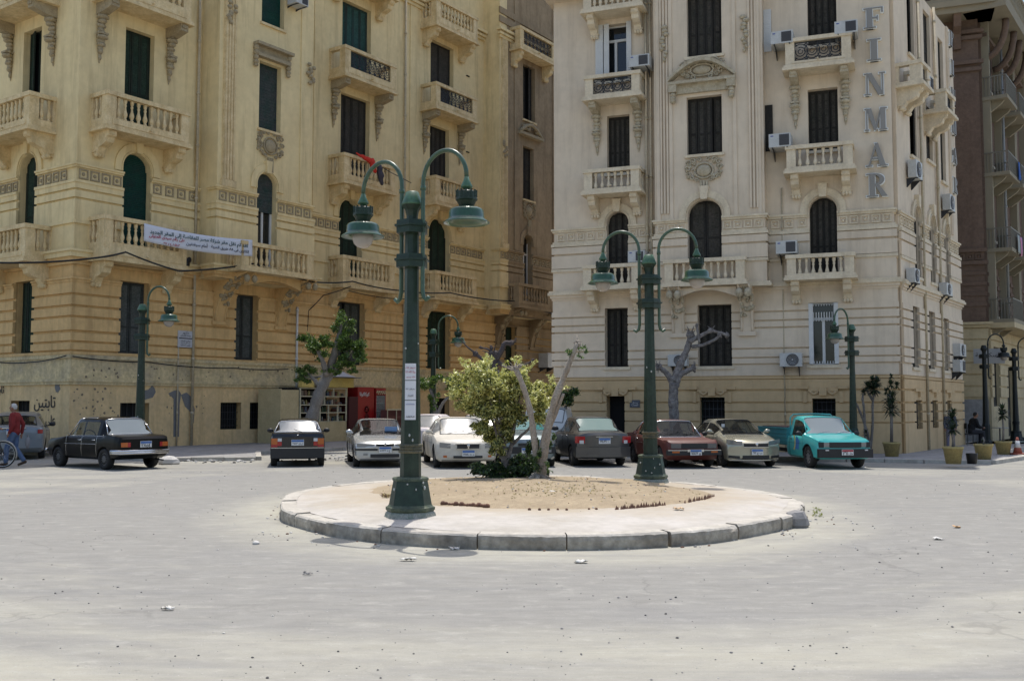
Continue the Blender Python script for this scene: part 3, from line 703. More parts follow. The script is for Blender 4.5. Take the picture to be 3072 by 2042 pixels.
for (a, b, za, zb), k, m_ in ((lopA[0], 'leaf2', M_shut3), (lopA[2], 'leaf3', M_shut), (lopA[3], 'leaf3', M_shut), (lopA[4], 'leaf2', M_shut3), (lopA[8], 'leaf3', M_shut3),
                          (lopA[10], 'leaf4', M_shutb), (lopA[11], 'leaf4', M_shut2), (lopA[12], 'leaf3', M_shut), (lopA[14], 'leaf4', M_shutb), (lopA[15], 'leaf2', M_shutb), (lopA[16], 'leaf2', M_shut)):
    window(LB, FL_, a, b, za, zb, k, m=m_)
window(LB, FL_, *lopA[1], 'blind', arch=.59, m=M_shutg, label='bright green roller blind in the arched window')
window(LB, FL_, *lopA[9], 'leaf3', arch=.74, m=M_shut); window(LB, FL_, *lopA[13], 'leaf3', arch=.88, m=M_shut)
for i in (5, 6, 17): window(LB, FL_, *lopA[i], 'bars')
for (a, b, za, zb) in (lopA[7], lopA[18], llop[4]):
    g = MB((FL_ if a != 2.5 else FLL)); g.box(a, b, -.34, -.3, za, zb, 0)
    for i in range(6): x = a + (b - a) * i / 5; g.box(x - .015, x + .015, -.3, -.27, za, zb, 1)
    g.build('door', [M_dark, M_iron], LB)
window(LB, FL_, *Bops[1], 'blind', d=1.1, m=M_blind); window(LB, FL_, *Bops[2], 'blind', d=1.1, m=M_shutg)
wo = window(LB, FL_, *Bops[0], 'glass', d=1.1, arch=.51, label='arched window with roller blind over white french doors')
g = MB(FL_); z = 9.55
while z < 11.1: g.box(7.26, 8.2, .86, .90, z, z + .055); z += .066
g.build('roller_blind', M_blind, wo)
window(LB, FL_, *Cops[0], 'glass', d=1.1, arch=.42); window(LB, FL_, *Cops[1], 'leaf2', d=1.1, m=M_shutb); window(LB, FL_, *Cops[2], 'leaf2', d=1.1, m=M_shutb)
for i, k in ((0, 'leaf2'), (2, 'leaf2'), (3, 'leaf2'), (5, 'leaf2'), (6, 'leaf2')): window(LB, FLL, *llop[i], k)
window(LB, FLL, *llop[1], 'leaf2', arch=.6)
B = lambda *a, **k: balcony(LB, *a, **dict(sc=1.18, tm=M_Ltr, om=M_orn) | k)
B(FL_, .5, 3.95, 6.72, 8.34, 0, 1.0); B(FL_, .5, 3.95, 11.38, 12.78, 0, 1.0); B(FL_, .5, 3.95, 16.15, 17.7, 0, 1.0, br='console')
B(FL_, 12.3, 15.75, 6.9, 8.36, 0, 1.0); B(FL_, 12.3, 15.75, 11.6, 13.0, 0, 1.0); B(FL_, 12.3, 15.75, 16.5, 17.95, 0, 1.0, style='iron', br='console'); B(FL_, 12.3, 15.75, 21.1, 22.5, 0, 1.0)
B(FL_, 18.8, 22.25, 6.9, 8.38, 0, 1.0); B(FL_, 18.8, 22.25, 11.7, 13.2, 0, 1.0); B(FL_, 18.8, 22.25, 16.6, 18.0, 0, 1.0, style='iron', br='console'); B(FL_, 18.8, 22.3, 20.9, 22.4, 0, 1.0)
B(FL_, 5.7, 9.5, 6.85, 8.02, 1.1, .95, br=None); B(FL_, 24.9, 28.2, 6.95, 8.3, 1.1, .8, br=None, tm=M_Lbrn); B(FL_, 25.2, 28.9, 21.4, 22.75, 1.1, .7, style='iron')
for z0, z1, s_, br in ((6.7, 8.05, 'bal', 'corbel'), (11.4, 12.78, 'bal', 'corbel'), (16.15, 17.6, 'bal', 'console')): B(FLL, 1.4, 4.8, z0, z1, 0, 1.0, style=s_, br=br)
for u in (6.25, 9.5): bay_bracket(LB, FL_, u, .62, 5.0, 6.84, 0, 1.95, M_Llo, M_orn)
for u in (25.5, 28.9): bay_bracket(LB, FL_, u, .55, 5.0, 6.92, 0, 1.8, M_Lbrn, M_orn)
cartouche(LB, FL_, 7.86, 11.75, 12.85, 1.35, 1.1, M_orn, 2); cartouche(LB, FL_, 27.1, 12.1, 13.2, 1.2, 1.1, M_orn, 3)
g = MB(FL_)       # window hood with consoles on the bay
g.box(7.0, 8.75, 1.09, 1.34, 15.86, 16.0); g.box(6.9, 8.85, 1.09, 1.44, 16.30, 16.42); g.box(7.05, 8.7, 1.09, 1.22, 16.0, 16.3)
for u in (6.98, 8.72):
    for i, (z, r) in enumerate(((16.2, .13), (15.98, .12), (15.78, .10), (15.6, .08), (15.46, .05))): g.ball((u, 1.2, z), (.11, r + .03, r + .02), 0, 8, 5)
g.build('window_hood', M_orn, LB)
g = MB(FL_)
g.tube([(26.0 + i * .22, 1.28, 17.05 + .55 * math.sin(math.pi * i / 10)) for i in range(11)], .10, 6); g.box(25.9, 28.3, 1.09, 1.38, 16.9, 17.05)
for i in range(14): g.ball((27.1 + R_.uniform(-.7, .7), 1.2, 17.25 + R_.uniform(0, .3)), (.12, .1, .1), 0, 6, 4)
g.build('window_hood', M_orn, LB)
pilaster(LB, FL_, 5.42, 5.98, 10.2, Z9, 1.1, M_Ltr); pilaster(LB, FL_, 24.35, 24.85, 10.2, 21.9, 1.1, M_Ltr)
for u, z in ((5.7, 17.2), (10.0, 15.9), (24.6, 15.7)):
    g = MB(FL_)
    for i in range(9): g.ball((u + R_.uniform(-.18, .18), 1.24, z + .1 * i - .4), (.12, .08, .09), 0, 6, 4)
    g.build('carved_knot', M_orn, LB)
pipe(LB, FL_, 5.0, .1, Z9, .14); pipe(LB, FL_, 17.45, .1, Z9, .12); pipe(LB, FL_, 4.35, .1, 4.0, .1, .03)
pipe(LB, FL_, 10.4, 2.4, 5.9, .14, .05, M_white)
def blob(fr, pts, d, m, parent, name='plaster_patch'):
    g = MB(fr); g.prism(pts, d - .01, d + .006, 'uz'); return g.build(name, m, parent)
def rough_poly(cx, cz, rx, rz, seed, n=18):
    r = random.Random(seed); return [(cx + rx * (1 + r.uniform(-.3, .25)) * math.cos(2 * math.pi * i / n), cz + rz * (1 + r.uniform(-.3, .25)) * math.sin(2 * math.pi * i / n)) for i in range(n)]
blob(FL_, [(4.25, .12), (4.5, .12), (4.5, 1.7), (4.55, 2.1), (4.42, 2.25), (4.2, 2.2), (3.98, 2.1), (4.22, 1.9)], .04, M_cem, LB)
blob(FL_, [(4.55, 2.05), (4.8, 2.15), (5.0, 2.0), (5.1, 1.75), (5.2, 1.5), (5.16, .95), (5.05, 1.2), (4.95, 1.45), (4.75, 1.6), (4.66, 1.8)], .04, M_cem, LB)
blob(FL_, [(2.95, 1.85), (3.3, 1.95), (3.42, 2.15), (3.36, 2.3), (3.25, 2.42), (3.15, 2.25), (2.9, 2.2)], .04, M_cem, LB)
blob(FLL, rough_poly(.72, 2.28, .16, .17, 5), .04, M_cem, LB)
g = MB(FL_); r = random.Random(11)     # chipped paint marks
for i in range(110):
    u, z = r.choice([(r.uniform(.1, 1.9), r.uniform(1.0, 3.2)), (r.uniform(2.9, 12), r.uniform(2.3, 3.2)), (r.uniform(.1, 6), r.uniform(.6, 3.2))])
    d = .036 if z < 2.38 else .031
    if 2.34 < z < 2.62: continue
    q = r.uniform(.015, .06); g.prism([(u + q * r.uniform(.5, 1.2) * math.cos(t * .9), z + q * r.uniform(.5, 1.2) * math.sin(t * .9)) for t in range(7)], d - .01, d + .004, 'uz')
g.build('paint_chips', mat('bare_render', (.20, .16, .11), .95), LB)
g = MB(FL_)
g.box(5.05, 5.12, -.01, .055, .2, 2.3); g.box(11.0, 12.0, .03, .06, 1.2, 1.25)
g.build('wall_trim', M_cem, LB)
M_graf = mat('black_spray_paint', (.03, .03, .032), .8)
def fxy(fr, u, d, z): return fr.pt(u, d, z)
def ftext(name, body, m, parent, fr, u, d, z, width=None, size=.3, flip=True, **k):
    ud = -fr.u if (fr.u.cross(Vector((0, 0, 1)))).dot(fr.n) < 0 else fr.u
    o = fr.pt(u, d, z); base = WLOC.get(parent.name, Vector()) if parent else Vector()
    return text(name, body, m, parent, o - base, ud, width, size, **k)
ftext('graffiti', ar('تابتين'), M_graf, LB, FLL, 1.5, .055, 1.72, width=1.35); ftext('graffiti', ar('على'), M_graf, LB, FLL, 1.1, .055, 1.12, width=.6)
ftext('graffiti', ar('ثابت'), M_graf, LB, FLL, 4.6, .055, 2.2, width=.7)

# ================================================================ grey-cream building (middle right)
RB = empty('apartment_building', 'tall grey cream stucco corner building with big letters down its wall', 'building', (12.479, 32.326, 0))
ZR = 16.6
rop = [(8.92, 9.76, 3.02, 5.12), (8.89, 9.69, 6.0, 8.6), (8.82, 9.66, 10.0, 12.12), (8.84, 9.9, 13.4, 15.5), (9.06, 9.72, .1, 1.98),
       (5.28, 6.44, 3.0, 5.12), (5.55, 6.4, .85, 1.93), (1.82, 2.74, 3.0, 5.06), (1.78, 2.66, 6.0, 8.62), (1.68, 2.64, 10.2, 12.3), (1.66, 2.6, 13.8, 16.0), (1.94, 2.68, .85, 1.88)]
bop = [(5.5, 6.66, 6.62, 8.72), (5.45, 6.66, 10.3, 12.33), (5.42, 6.62, 13.75, 16.0)]
CRa = [(.1, .5, .06, 1), (.5, 1.07, .06, 1), (1.12, 1.41, .06, 1), (1.46, 1.71, .06, 1), (1.78, 2.13, .06, 1), (2.20, 2.52, .06, 1), (2.55, 2.62, .07, 1), (2.66, 3.03, .03, 0)] + \
      [(a, b, .085, 0) for a, b in ((3.07, 3.24), (3.29, 3.54), (3.60, 4.24), (4.30, 4.48), (4.54, 4.78), (4.84, 4.95))] + [(4.95, 5.02, .08, 0), (5.02, 5.46, .05, 0), (5.46, 5.54, .08, 0), (5.54, 5.64, .13, 0)]
CRb = [(5.64, 5.74, .20, 2), (5.74, 5.80, .16, 2), (5.80, 6.50, .04, 0), (6.50, 6.60, .09, 2)] + [(a, b, .08, 0) for a, b in ((6.62, 7.08), (7.15, 7.39))] + \
      [(7.42, 7.52, .10, 2), (7.52, 7.60, .05, 2), (7.95, 8.02, .06, 2), (8.02, 8.09, .10, 2)]
def rarch(ops): return [o for o in ops if 5.9 < o[2] < 7]
g = MB(FR)
wall_layer(g, 0, 11.68, -.5, 0, 0, 2.66, rop, 1); wall_layer(g, 0, 11.68, -.5, 0, 2.66, 5.64, rop, 0)
for a, b in ((0, 4.06), (7.8, 11.68)): wall_layer(g, a, b, -.5, 0, 5.64, ZR, [o for o in rop if o[2] > 5.9 and a < o[0] < b], 0)
wall_layer(g, 4.06, 7.8, 0, .5, 5.64, ZR, bop, 0)
g.box(4.06, 7.8, -.4, 0, 5.64, 5.8, 0)
courses(g, 0, 11.68, 0, CRa, rop, e0=True, e1=True); courses(g, 0, 4.06, 0, CRb, rarch(rop), e0=True, grow=0, gz=6.9); courses(g, 7.8, 11.68, 0, CRb, rarch(rop), e1=True, grow=0, gz=6.9)
courses(g, 4.06, 7.8, .5, CRb, rarch(bop), e0=True, e1=True, grow=0, gz=6.9)
for a, b, D, ops in ((.05, 4.0, 0, rop), (7.85, 11.6, 0, rop), (4.1, 7.76, .5, bop)): frieze(g, a, b, D, 7.60, 7.95, [(o[0] - .02, o[1] + .02) for o in rarch(ops)], 2, .33)
for D, ops in ((0, rarch(rop)), (.5, rarch(bop))):
    for o in ops:
        r = min((o[1] - o[0]) / 2, .55); arch_fill(g, o[0], o[1], o[3] - r, o[3], D - .5, D, 0); archivolt(g, o[0], o[1], o[3] - r, o[3], D, .28, 2)
# segmental arch under the bay
c = []
for i in range(11): t = i / 10; c.append((5.0 + 2.05 * t, 5.30 + .26 * math.sin(math.pi * t)))
g.prism(c + [(7.05, 5.64), (5.0, 5.64)], .6, .8, 'uz', 0)
for u in (4.15, 4.95, 7.15, 7.6): g.box(u, u + .12, .49, .545, 8.1, ZR, 0)
for u in (4.25,): 
    for k in range(3): g.box(u + k * .11, u + k * .11 + .06, .49, .57, 8.3, ZR, 0)
for k in range(3): g.box(7.3 + k * .11, 7.36 + k * .11, .49, .57, 8.3, ZR, 0)
g.build('wall', [M_Rup, M_Rlo, M_Rtr], RB)
g = MB(FRS)
rsl = [(1.7, 2.55, 2.95, 5.02), (3.85, 4.7, 2.95, 5.0), (6.0, 6.85, 2.95, 4.9), (1.9, 2.7, .85, 1.83), (4.1, 4.9, .85, 1.83), (6.3, 7.0, .85, 1.83)]
rsu = [(2.3, 3.15, 6.1, 8.55), (4.45, 5.2, 6.1, 8.55), (6.65, 7.4, 6.1, 8.55), (2.2, 3.1, 10.3, 12.5), (4.45, 5.4, 10.6, 12.6), (6.6, 7.4, 10.2, 12.2), (2.2, 3.1, 13.9, 16.2), (4.45, 5.4, 13.9, 16.2), (6.6, 7.4, 13.6, 15.8)]
RSL = 9.1
wall_layer(g, .5, RSL, -.5, 0, 0, 2.66, rsl, 1); wall_layer(g, .5, RSL, -.5, 0, 2.66, 5.64, rsl, 0); wall_layer(g, .5, RSL, -.5, 0, 5.64, ZR, rsu, 0)
courses(g, .5, RSL, 0, CRa, rsl, e1=True); courses(g, .5, RSL, 0, CRb, [o for o in rsu if o[2] < 7], grow=0, gz=6.9, e1=True)
frieze(g, .55, RSL - .1, 0, 7.60, 7.95, [(o[0] - .02, o[1] + .02) for o in rsu if o[2] < 7], 2, .33)
for o in rsu[:3]: arch_fill(g, o[0], o[1], o[3] - .4, o[3], -.5, 0, 0); archivolt(g, o[0], o[1], o[3] - .4, o[3], 0, .24, 2)
for u in (3.55, 5.8, 7.9): 
    for k in range(3): g.box(u + k * .12, u + .06 + k * .12, -.01, .06, 8.3, ZR, 0)
g.build('wall', [M_Rup, M_Rlo, M_Rtr], RB)
g = MB(FR); g.box(-.2, 11.9, -24, .5, ZR, ZR + .3, 0); g.box(11.3, 11.68, -24, -.5, 0, ZR, 0)
g.box(.2, 11.3, -24, -23.7, 0, ZR, 0); g.build('roof', M_Rup, RB)
g = MB(FRS); g.box(RSL - .4, RSL, -11.0, -.5, 0, ZR, 0); g.build('side_wall', M_Rup, RB)
for i, k in ((0, 'leaf3'), (2, 'leaf4'), (5, 'leaf4'), (9, 'leaf4'), (10, 'leaf4')): window(RB, FR, *rop[i], k, m=M_shutb)
window(RB, FR, *rop[1], 'leaf3', arch=.4, m=M_shutb); window(RB, FR, *rop[8], 'leaf4', arch=.44, m=M_shutb)
for i in (6, 11): window(RB, FR, *rop[i], 'bars')
window(RB, FR, *bop[0], 'leaf2', d=.5, arch=.55, m=M_shutb); window(RB, FR, *bop[1], 'leaf4', d=.5, m=M_shutb); window(RB, FR, *bop[2], 'leaf4', d=.5, m=M_shutb)
wo = window(RB, FR, *rop[3], 'glass', label='white window with its white shutters folded open')
for x0, x1 in ((9.78, 10.06), (9.55, 9.74), (8.72, 8.90)):
    g = MB(FR); g.box(x0, x1, .02, .06, 13.55, 15.52); [g.box(x0 + .03, x1 - .03, .06, .072, z, z + .04) for z in [13.65 + i * .075 for i in range(24)]]
    g.build('shutter_leaf', M_white, wo)
wo = window(RB, FR, *rop[7], 'glass', rec=.12, label='tall white window with open white shutters and barred grille')
for x0 in (1.80, 2.60):
    g = MB(FR); g.box(x0, x0 + .14, -.10, .10, 3.02, 5.04); g.build('shutter_leaf', M_white, wo)
g = MB(FR)
for i in range(8): x = 1.98 + i * .085; g.box(x, x + .03, -.06, -.03, 4.45, 4.75); g.box(x, x + .03, -.06, -.03, 3.03, 3.12); g.box(x, x + .03, -.06, -.03, 4.96, 5.05)
g.build('window_grille', M_white, wo)
g = MB(FR); g.box(9.06, 9.72, -.46, -.42, .1, 1.98); g.build('door', M_dark, RB)
for uc, D, w_ in ((9.39, 0, 1.5), (5.98, 0, 1.6), (2.33, 0, 1.55)):
    g = MB(FR); g.box(uc - w_ / 2, uc - w_ / 2 + .3, D, D + .14, 2.20, 2.30); g.box(uc + w_ / 2 - .3, uc + w_ / 2, D, D + .14, 2.20, 2.30)
    g.box(uc - w_ / 2 + .3, uc + w_ / 2 - .3, D, D + .10, 2.12, 2.20); g.box(uc - .12, uc + .12, D, D + .16, 1.98, 2.25)
    for s in (-1, 1): g.box(uc + s * (w_ / 2 - .2) - .06, uc + s * (w_ / 2 - .2) + .06, D, D + .10, 1.75, 2.12); g.tube([(uc + s * .14, D + .08, 2.1), (uc + s * .3, D + .08, 2.02), (uc + s * .42, D + .08, 2.12)], .05, 5)
    g.build('door_hood' if uc > 9 else 'window_hood', M_Rlo, RB)
Q = lambda *a, **k: balcony(RB, *a, **dict(sc=.98, tm=M_Rtr, om=M_Rorn, bw=.26) | k)
Q(FR, 8.3, 10.35, 5.7, 6.6, 0, .8); Q(FR, 8.3, 10.3, 9.1, 10.02, 0, .8); Q(FR, 8.25, 10.25, 12.5, 13.42, 0, .8, style='iron', br='console'); Q(FR, 8.2, 10.3, 15.7, 16.7, 0, .8)
Q(FR, 1.25, 3.35, 5.75, 6.6, 0, .8); Q(FR, 1.22, 3.3, 9.3, 10.24, 0, .8); Q(FR, 1.2, 3.28, 12.78, 13.86, 0, .8, style='iron', br='console')
Q(FR, 4.7, 7.4, 5.68, 6.62, .5, .45, br=None); 
Q(FRS, .6, 1.75, 12.2, 13.05, 0, .8, style='iron', br='corbel'); Q(FRS, 4.0, 5.4, 12.1, 12.95, 0, .8, style='iron', br='corbel')
for u in (4.75, 7.1): bay_bracket(RB, FR, u, .46, 4.15, 5.66, 0, .95, M_Rup, M_Rorn, 34)
cartouche(RB, FR, 6.08, 9.30, 10.12, 1.2, .5, M_Rorn, 5); 
g = MB(FR)      # segmental pediment
for i in range(12):
    t0, t1 = i / 12, (i + 1) / 12; f = lambda t: (4.95 + 2.3 * t, 12.86 + .62 * math.sin(math.pi * t))
    a, b = f(t0), f(t1); g.prism([a, b, (b[0], b[1] + .13), (a[0], a[1] + .13)], .49, .86, 'uz')
g.box(4.95, 7.25, .49, .80, 12.76, 12.86); g.box(5.2, 7.0, .49, .62, 12.45, 12.76)
for u in (5.1, 7.1): g.box(u - .14, u + .14, .49, .78, 12.5, 12.76); [g.ball((u, .66, z), (.11, .12, .09), 0, 8, 5) for z in (12.42, 12.30, 12.20)]
g.build('window_hood', M_Rorn, RB); cartouche(RB, FR, 6.1, 12.9, 13.55, 1.5, .55, M_Rorn, 8, tail=False)
for u in (4.62, 7.42):
    g = MB(FR); [g.ball((u + R_.uniform(-.08, .08), .6, 14.9 - .13 * i), (.13 - .008 * i, .09, .08), 0, 6, 4) for i in range(10)]; g.build('carved_drop', M_Rorn, RB)
pipe(RB, FR, 8.18, .1, ZR, .12, .05, M_pipe); pipe(RB, FR, 8.02, .1, ZR, .12, .045, M_pipe); pipe(RB, FR, 3.55, .1, 9.0, .07, .025)
for i, o in enumerate(rsl[:3] + rsu): window(RB, FRS, *o, 'leaf2', m=M_shutb, rec=.13, arch=.4 if 5.9 < o[2] < 7 else 0)
for o in rsl[3:]: window(RB, FRS, *o, 'bars', rec=.18)
pipe(RB, FRS, 3.3, .1, ZR, .1, .05, M_pipe); pipe(RB, FRS, 5.65, .1, ZR, .1, .05, M_pipe)
for o in rsl[3:]:
    g = MB(FRS); c_ = (o[0] + o[1]) / 2; g.box(c_ - .6, c_ + .6, -.01, .12, 2.12, 2.22); g.box(c_ - .1, c_ + .1, -.01, .14, 1.95, 2.12); g.build('window_hood', M_Rlo, RB)

# ================================================================ brown building across the side street
TB = empty('apartment_building', 'dark brown brick building with iron balconies beyond the side street', 'building', (20.375, 42.79, 0))
M_Tb = mat('brown_brick', (.16, .108, .078), .95, var=.15, scale=1.5, bump=.4, bscale=18, col2=(.13, .088, .064), streak=.3)
M_Ty = mat('dull_yellow_banded_stone', (.56, .46, .28), .95, var=.08, scale=1, bump=.2, col2=(.46, .37, .22), streak=.3)
M_Tt = mat('olive_grey_trim', (.27, .235, .165), .95, var=.1, scale=2)
g = MB(FT)
g.box(-14, 1.3, -.5, 0, 1.9, 5.0, 1); g.box(-14, 1.3, -.5, 0, 0, 1.9, 2); g.box(-14, 1.3, -.5, 0, 5.0, 21.5, 0)
for z in (2.0, 2.5, 3.0, 3.5, 4.0, 4.5): g.box(-14, 1.36, -.02, .06, z, z + .43, 1)
for z, dp in ((4.98, .15), (5.1, .25)): g.box(-14, 1.3 + dp, -.02, dp, z, z + .11, 1)
for z, dp in ((5.9, .05), (6.35, .05), (6.8, .05), (7.25, .05), (7.7, .14), (8.25, .12), (16.2, .12), (16.5, .18), (17.6, .16), (17.85, .22)): g.box(-14, 1.3 + dp, -.02, dp, z, z + .16, 0)
frieze(g, -3, 1.25, 0, 7.88, 8.22, [], 0, .34)
g.box(-14, 1.9, -.5, 1.1, 18.5, 18.75, 3); g.box(-14, 2.0, -.5, 1.25, 18.75, 19.0, 3); g.box(-14, 1.9, .9, 1.15, 19.0, 19.15, 3); g.box(-14, 1.95, .85, 1.2, 20.0, 20.15, 3)
for i in range(26): g.lathe([(r * 1.2, 19.15 + z * .85) for r, z in BAL], (1.7 - i * .32, 1.02, 0), 6, 3)
for u in (.3, -1.6, -3.5): g.prism([(0, 18.5), (1.0, 18.5), (.8, 18.0), (.35, 17.8), (.2, 17.2), (0, 17.2)], u, u + .3, 'dz', 0)
tw = g.build('wall', [M_Tb, M_Ty, M_pave, M_Tt], TB)
g = MB(FTS)
top = [(1.0, 2.4, 5.6, 8.0), (1.0, 2.4, 9.0, 11.4), (1.0, 2.4, 12.4, 14.8), (1.0, 2.4, 15.8, 17.8), (4.2, 5.6, 5.6, 8.0), (4.2, 5.6, 9.0, 11.4), (4.2, 5.6, 12.4, 14.8), (4.2, 5.6, 15.8, 17.8), (1.0, 2.4, 1.6, 4.2), (4.2, 5.6, .2, 3.4), (7.5, 8.7, 9, 11.4), (7.5, 8.7, 5.6, 8.0)]
wall_layer(g, .5, 24, -.5, 0, 0, 5.0, top, 1); wall_layer(g, .5, 24, -.5, 0, 5.0, 21.5, top, 0)
for z in (2.0, 2.5, 3.0, 3.5, 4.0, 4.5): wall_layer(g, .5, 24, -.02, .06, z, z + .43, top, 1)
for z, dp in ((5.9, .05), (6.35, .05), (6.8, .05), (7.25, .05)): wall_layer(g, .5, 24, -.02, dp, z, z + .16, top, 0)
g.box(.5, 24, -.02, 1.0, 4.98, 5.2, 1); g.box(.5, 24, -.02, .25, 17.85, 18.0, 0)
g.box(-1.0, 24, -.4, 1.3, 18.5, 19.0, 3); g.box(-.9, 24, 1.1, 1.3, 20.0, 20.15, 3)
for i in range(24): g.lathe([(r * 1.2, 19.0 + z) for r, z in BAL], (-.8 + i * .32, 1.2, 0), 6, 3)
for u in (.55, 3.0, 3.3, 6.4, 6.7, 9.5): g.box(u, u + .22, -.02, .3, 5.2, 18.5, 3)
for u in (.7, 2.6, 4.0, 5.8): g.tube([(u, .1 + .9 * math.sin(math.pi / 2 * i / 6), 16.9 + 1.6 * (1 - math.cos(math.pi / 2 * i / 6))) for i in range(7)], .14, 6, 0)
g.build('wall', [M_Tb, M_Ty, M_pave, M_Tt], TB)
g = MB(FT); g.box(-14, 1.2, -12, 0, 21.5, 21.8); g.build('roof', M_Tb, TB)
for o in top: window(TB, FTS, *o, 'leaf2', m=M_shutb, rec=.15)
for z in (4.98 + .22, 8.27, 11.6, 14.97):
    for u in (.5, 3.7):
        if z < 6 and u > 1: continue
        g = MB(FTS); g.box(u, u + 2.4, -.02, 1.0, z, z + .16)
        for uu in (u + .4, u + 2.0): g.prism([(0, z), (.8, z), (.7, z - .15), (.2, z - .5), (0, z - .5)], uu - .08, uu + .08, 'dz')
        bo = g.build('balcony', M_Tt, TB)
        g = MB(FTS); zt = z + 1.0
        for d_ in (.97,): g.box(u, u + 2.4, d_ - .03, d_, zt, zt + .05)
        for uu in (u, u + 2.37): g.box(uu, uu + .03, 0, .95, zt, zt + .05)
        for i in range(18): g.box(u + .02 + i * .138, u + .045 + i * .138, .94, .97, z + .16, zt)
        for i in range(7):
            for uu in (u, u + 2.37): g.box(uu, uu + .025, .1 + i * .13, .125 + i * .13, z + .16, zt)
        g.build('iron_railing', mat('pale_iron_railing', (.17, .155, .12), .6), bo)
pipe(TB, FTS, 3.15, 5.2, 18, .35, .06, mat('grey_pipe', (.25, .25, .24), .6))
# ================================================================ street lamps
M_lgr = mat('dark_green_enamel', (.011, .027, .016), .42, var=.3, scale=2.2, col2=(.020, .036, .022), coat=.1, spec=.3, bump=.15, bscale=12)
M_lgr2 = mat('sunlit_green_enamel', (.065, .145, .078), .4, var=.2, scale=5, col2=(.035, .085, .045), coat=.2)  # paler lamp green, sunlight on the caps painted into the colour
M_lgr3 = mat('green_tube_enamel', (.038, .072, .040), .35, var=.25, scale=3, col2=(.05, .095, .055), coat=.2)
M_lgrs = mat('green_shade_enamel', (.028, .085, .040), .28, var=.2, scale=5, col2=(.02, .06, .03), coat=.4)
M_khk = mat('lit_moulding_enamel', (.10, .12, .07), .6, var=.35, scale=9, col2=(.035, .055, .04))  # khaki tone paints in the lit highlights on the moulding rims
M_flk = mat('bare_primer_chips', (.42, .43, .40), .8)
M_rust = mat('rusty_band', (.16, .13, .07), .7, var=.35, scale=9, col2=(.05, .06, .045))
M_globe = mat('frosted_lamp_glass', (.34, .31, .28), .25, spec=.5)
M_conc = mat('painted_concrete_foot', (.16, .20, .16), .9, var=.3, scale=9, col2=(.34, .33, .29), bump=.6, bscale=20)
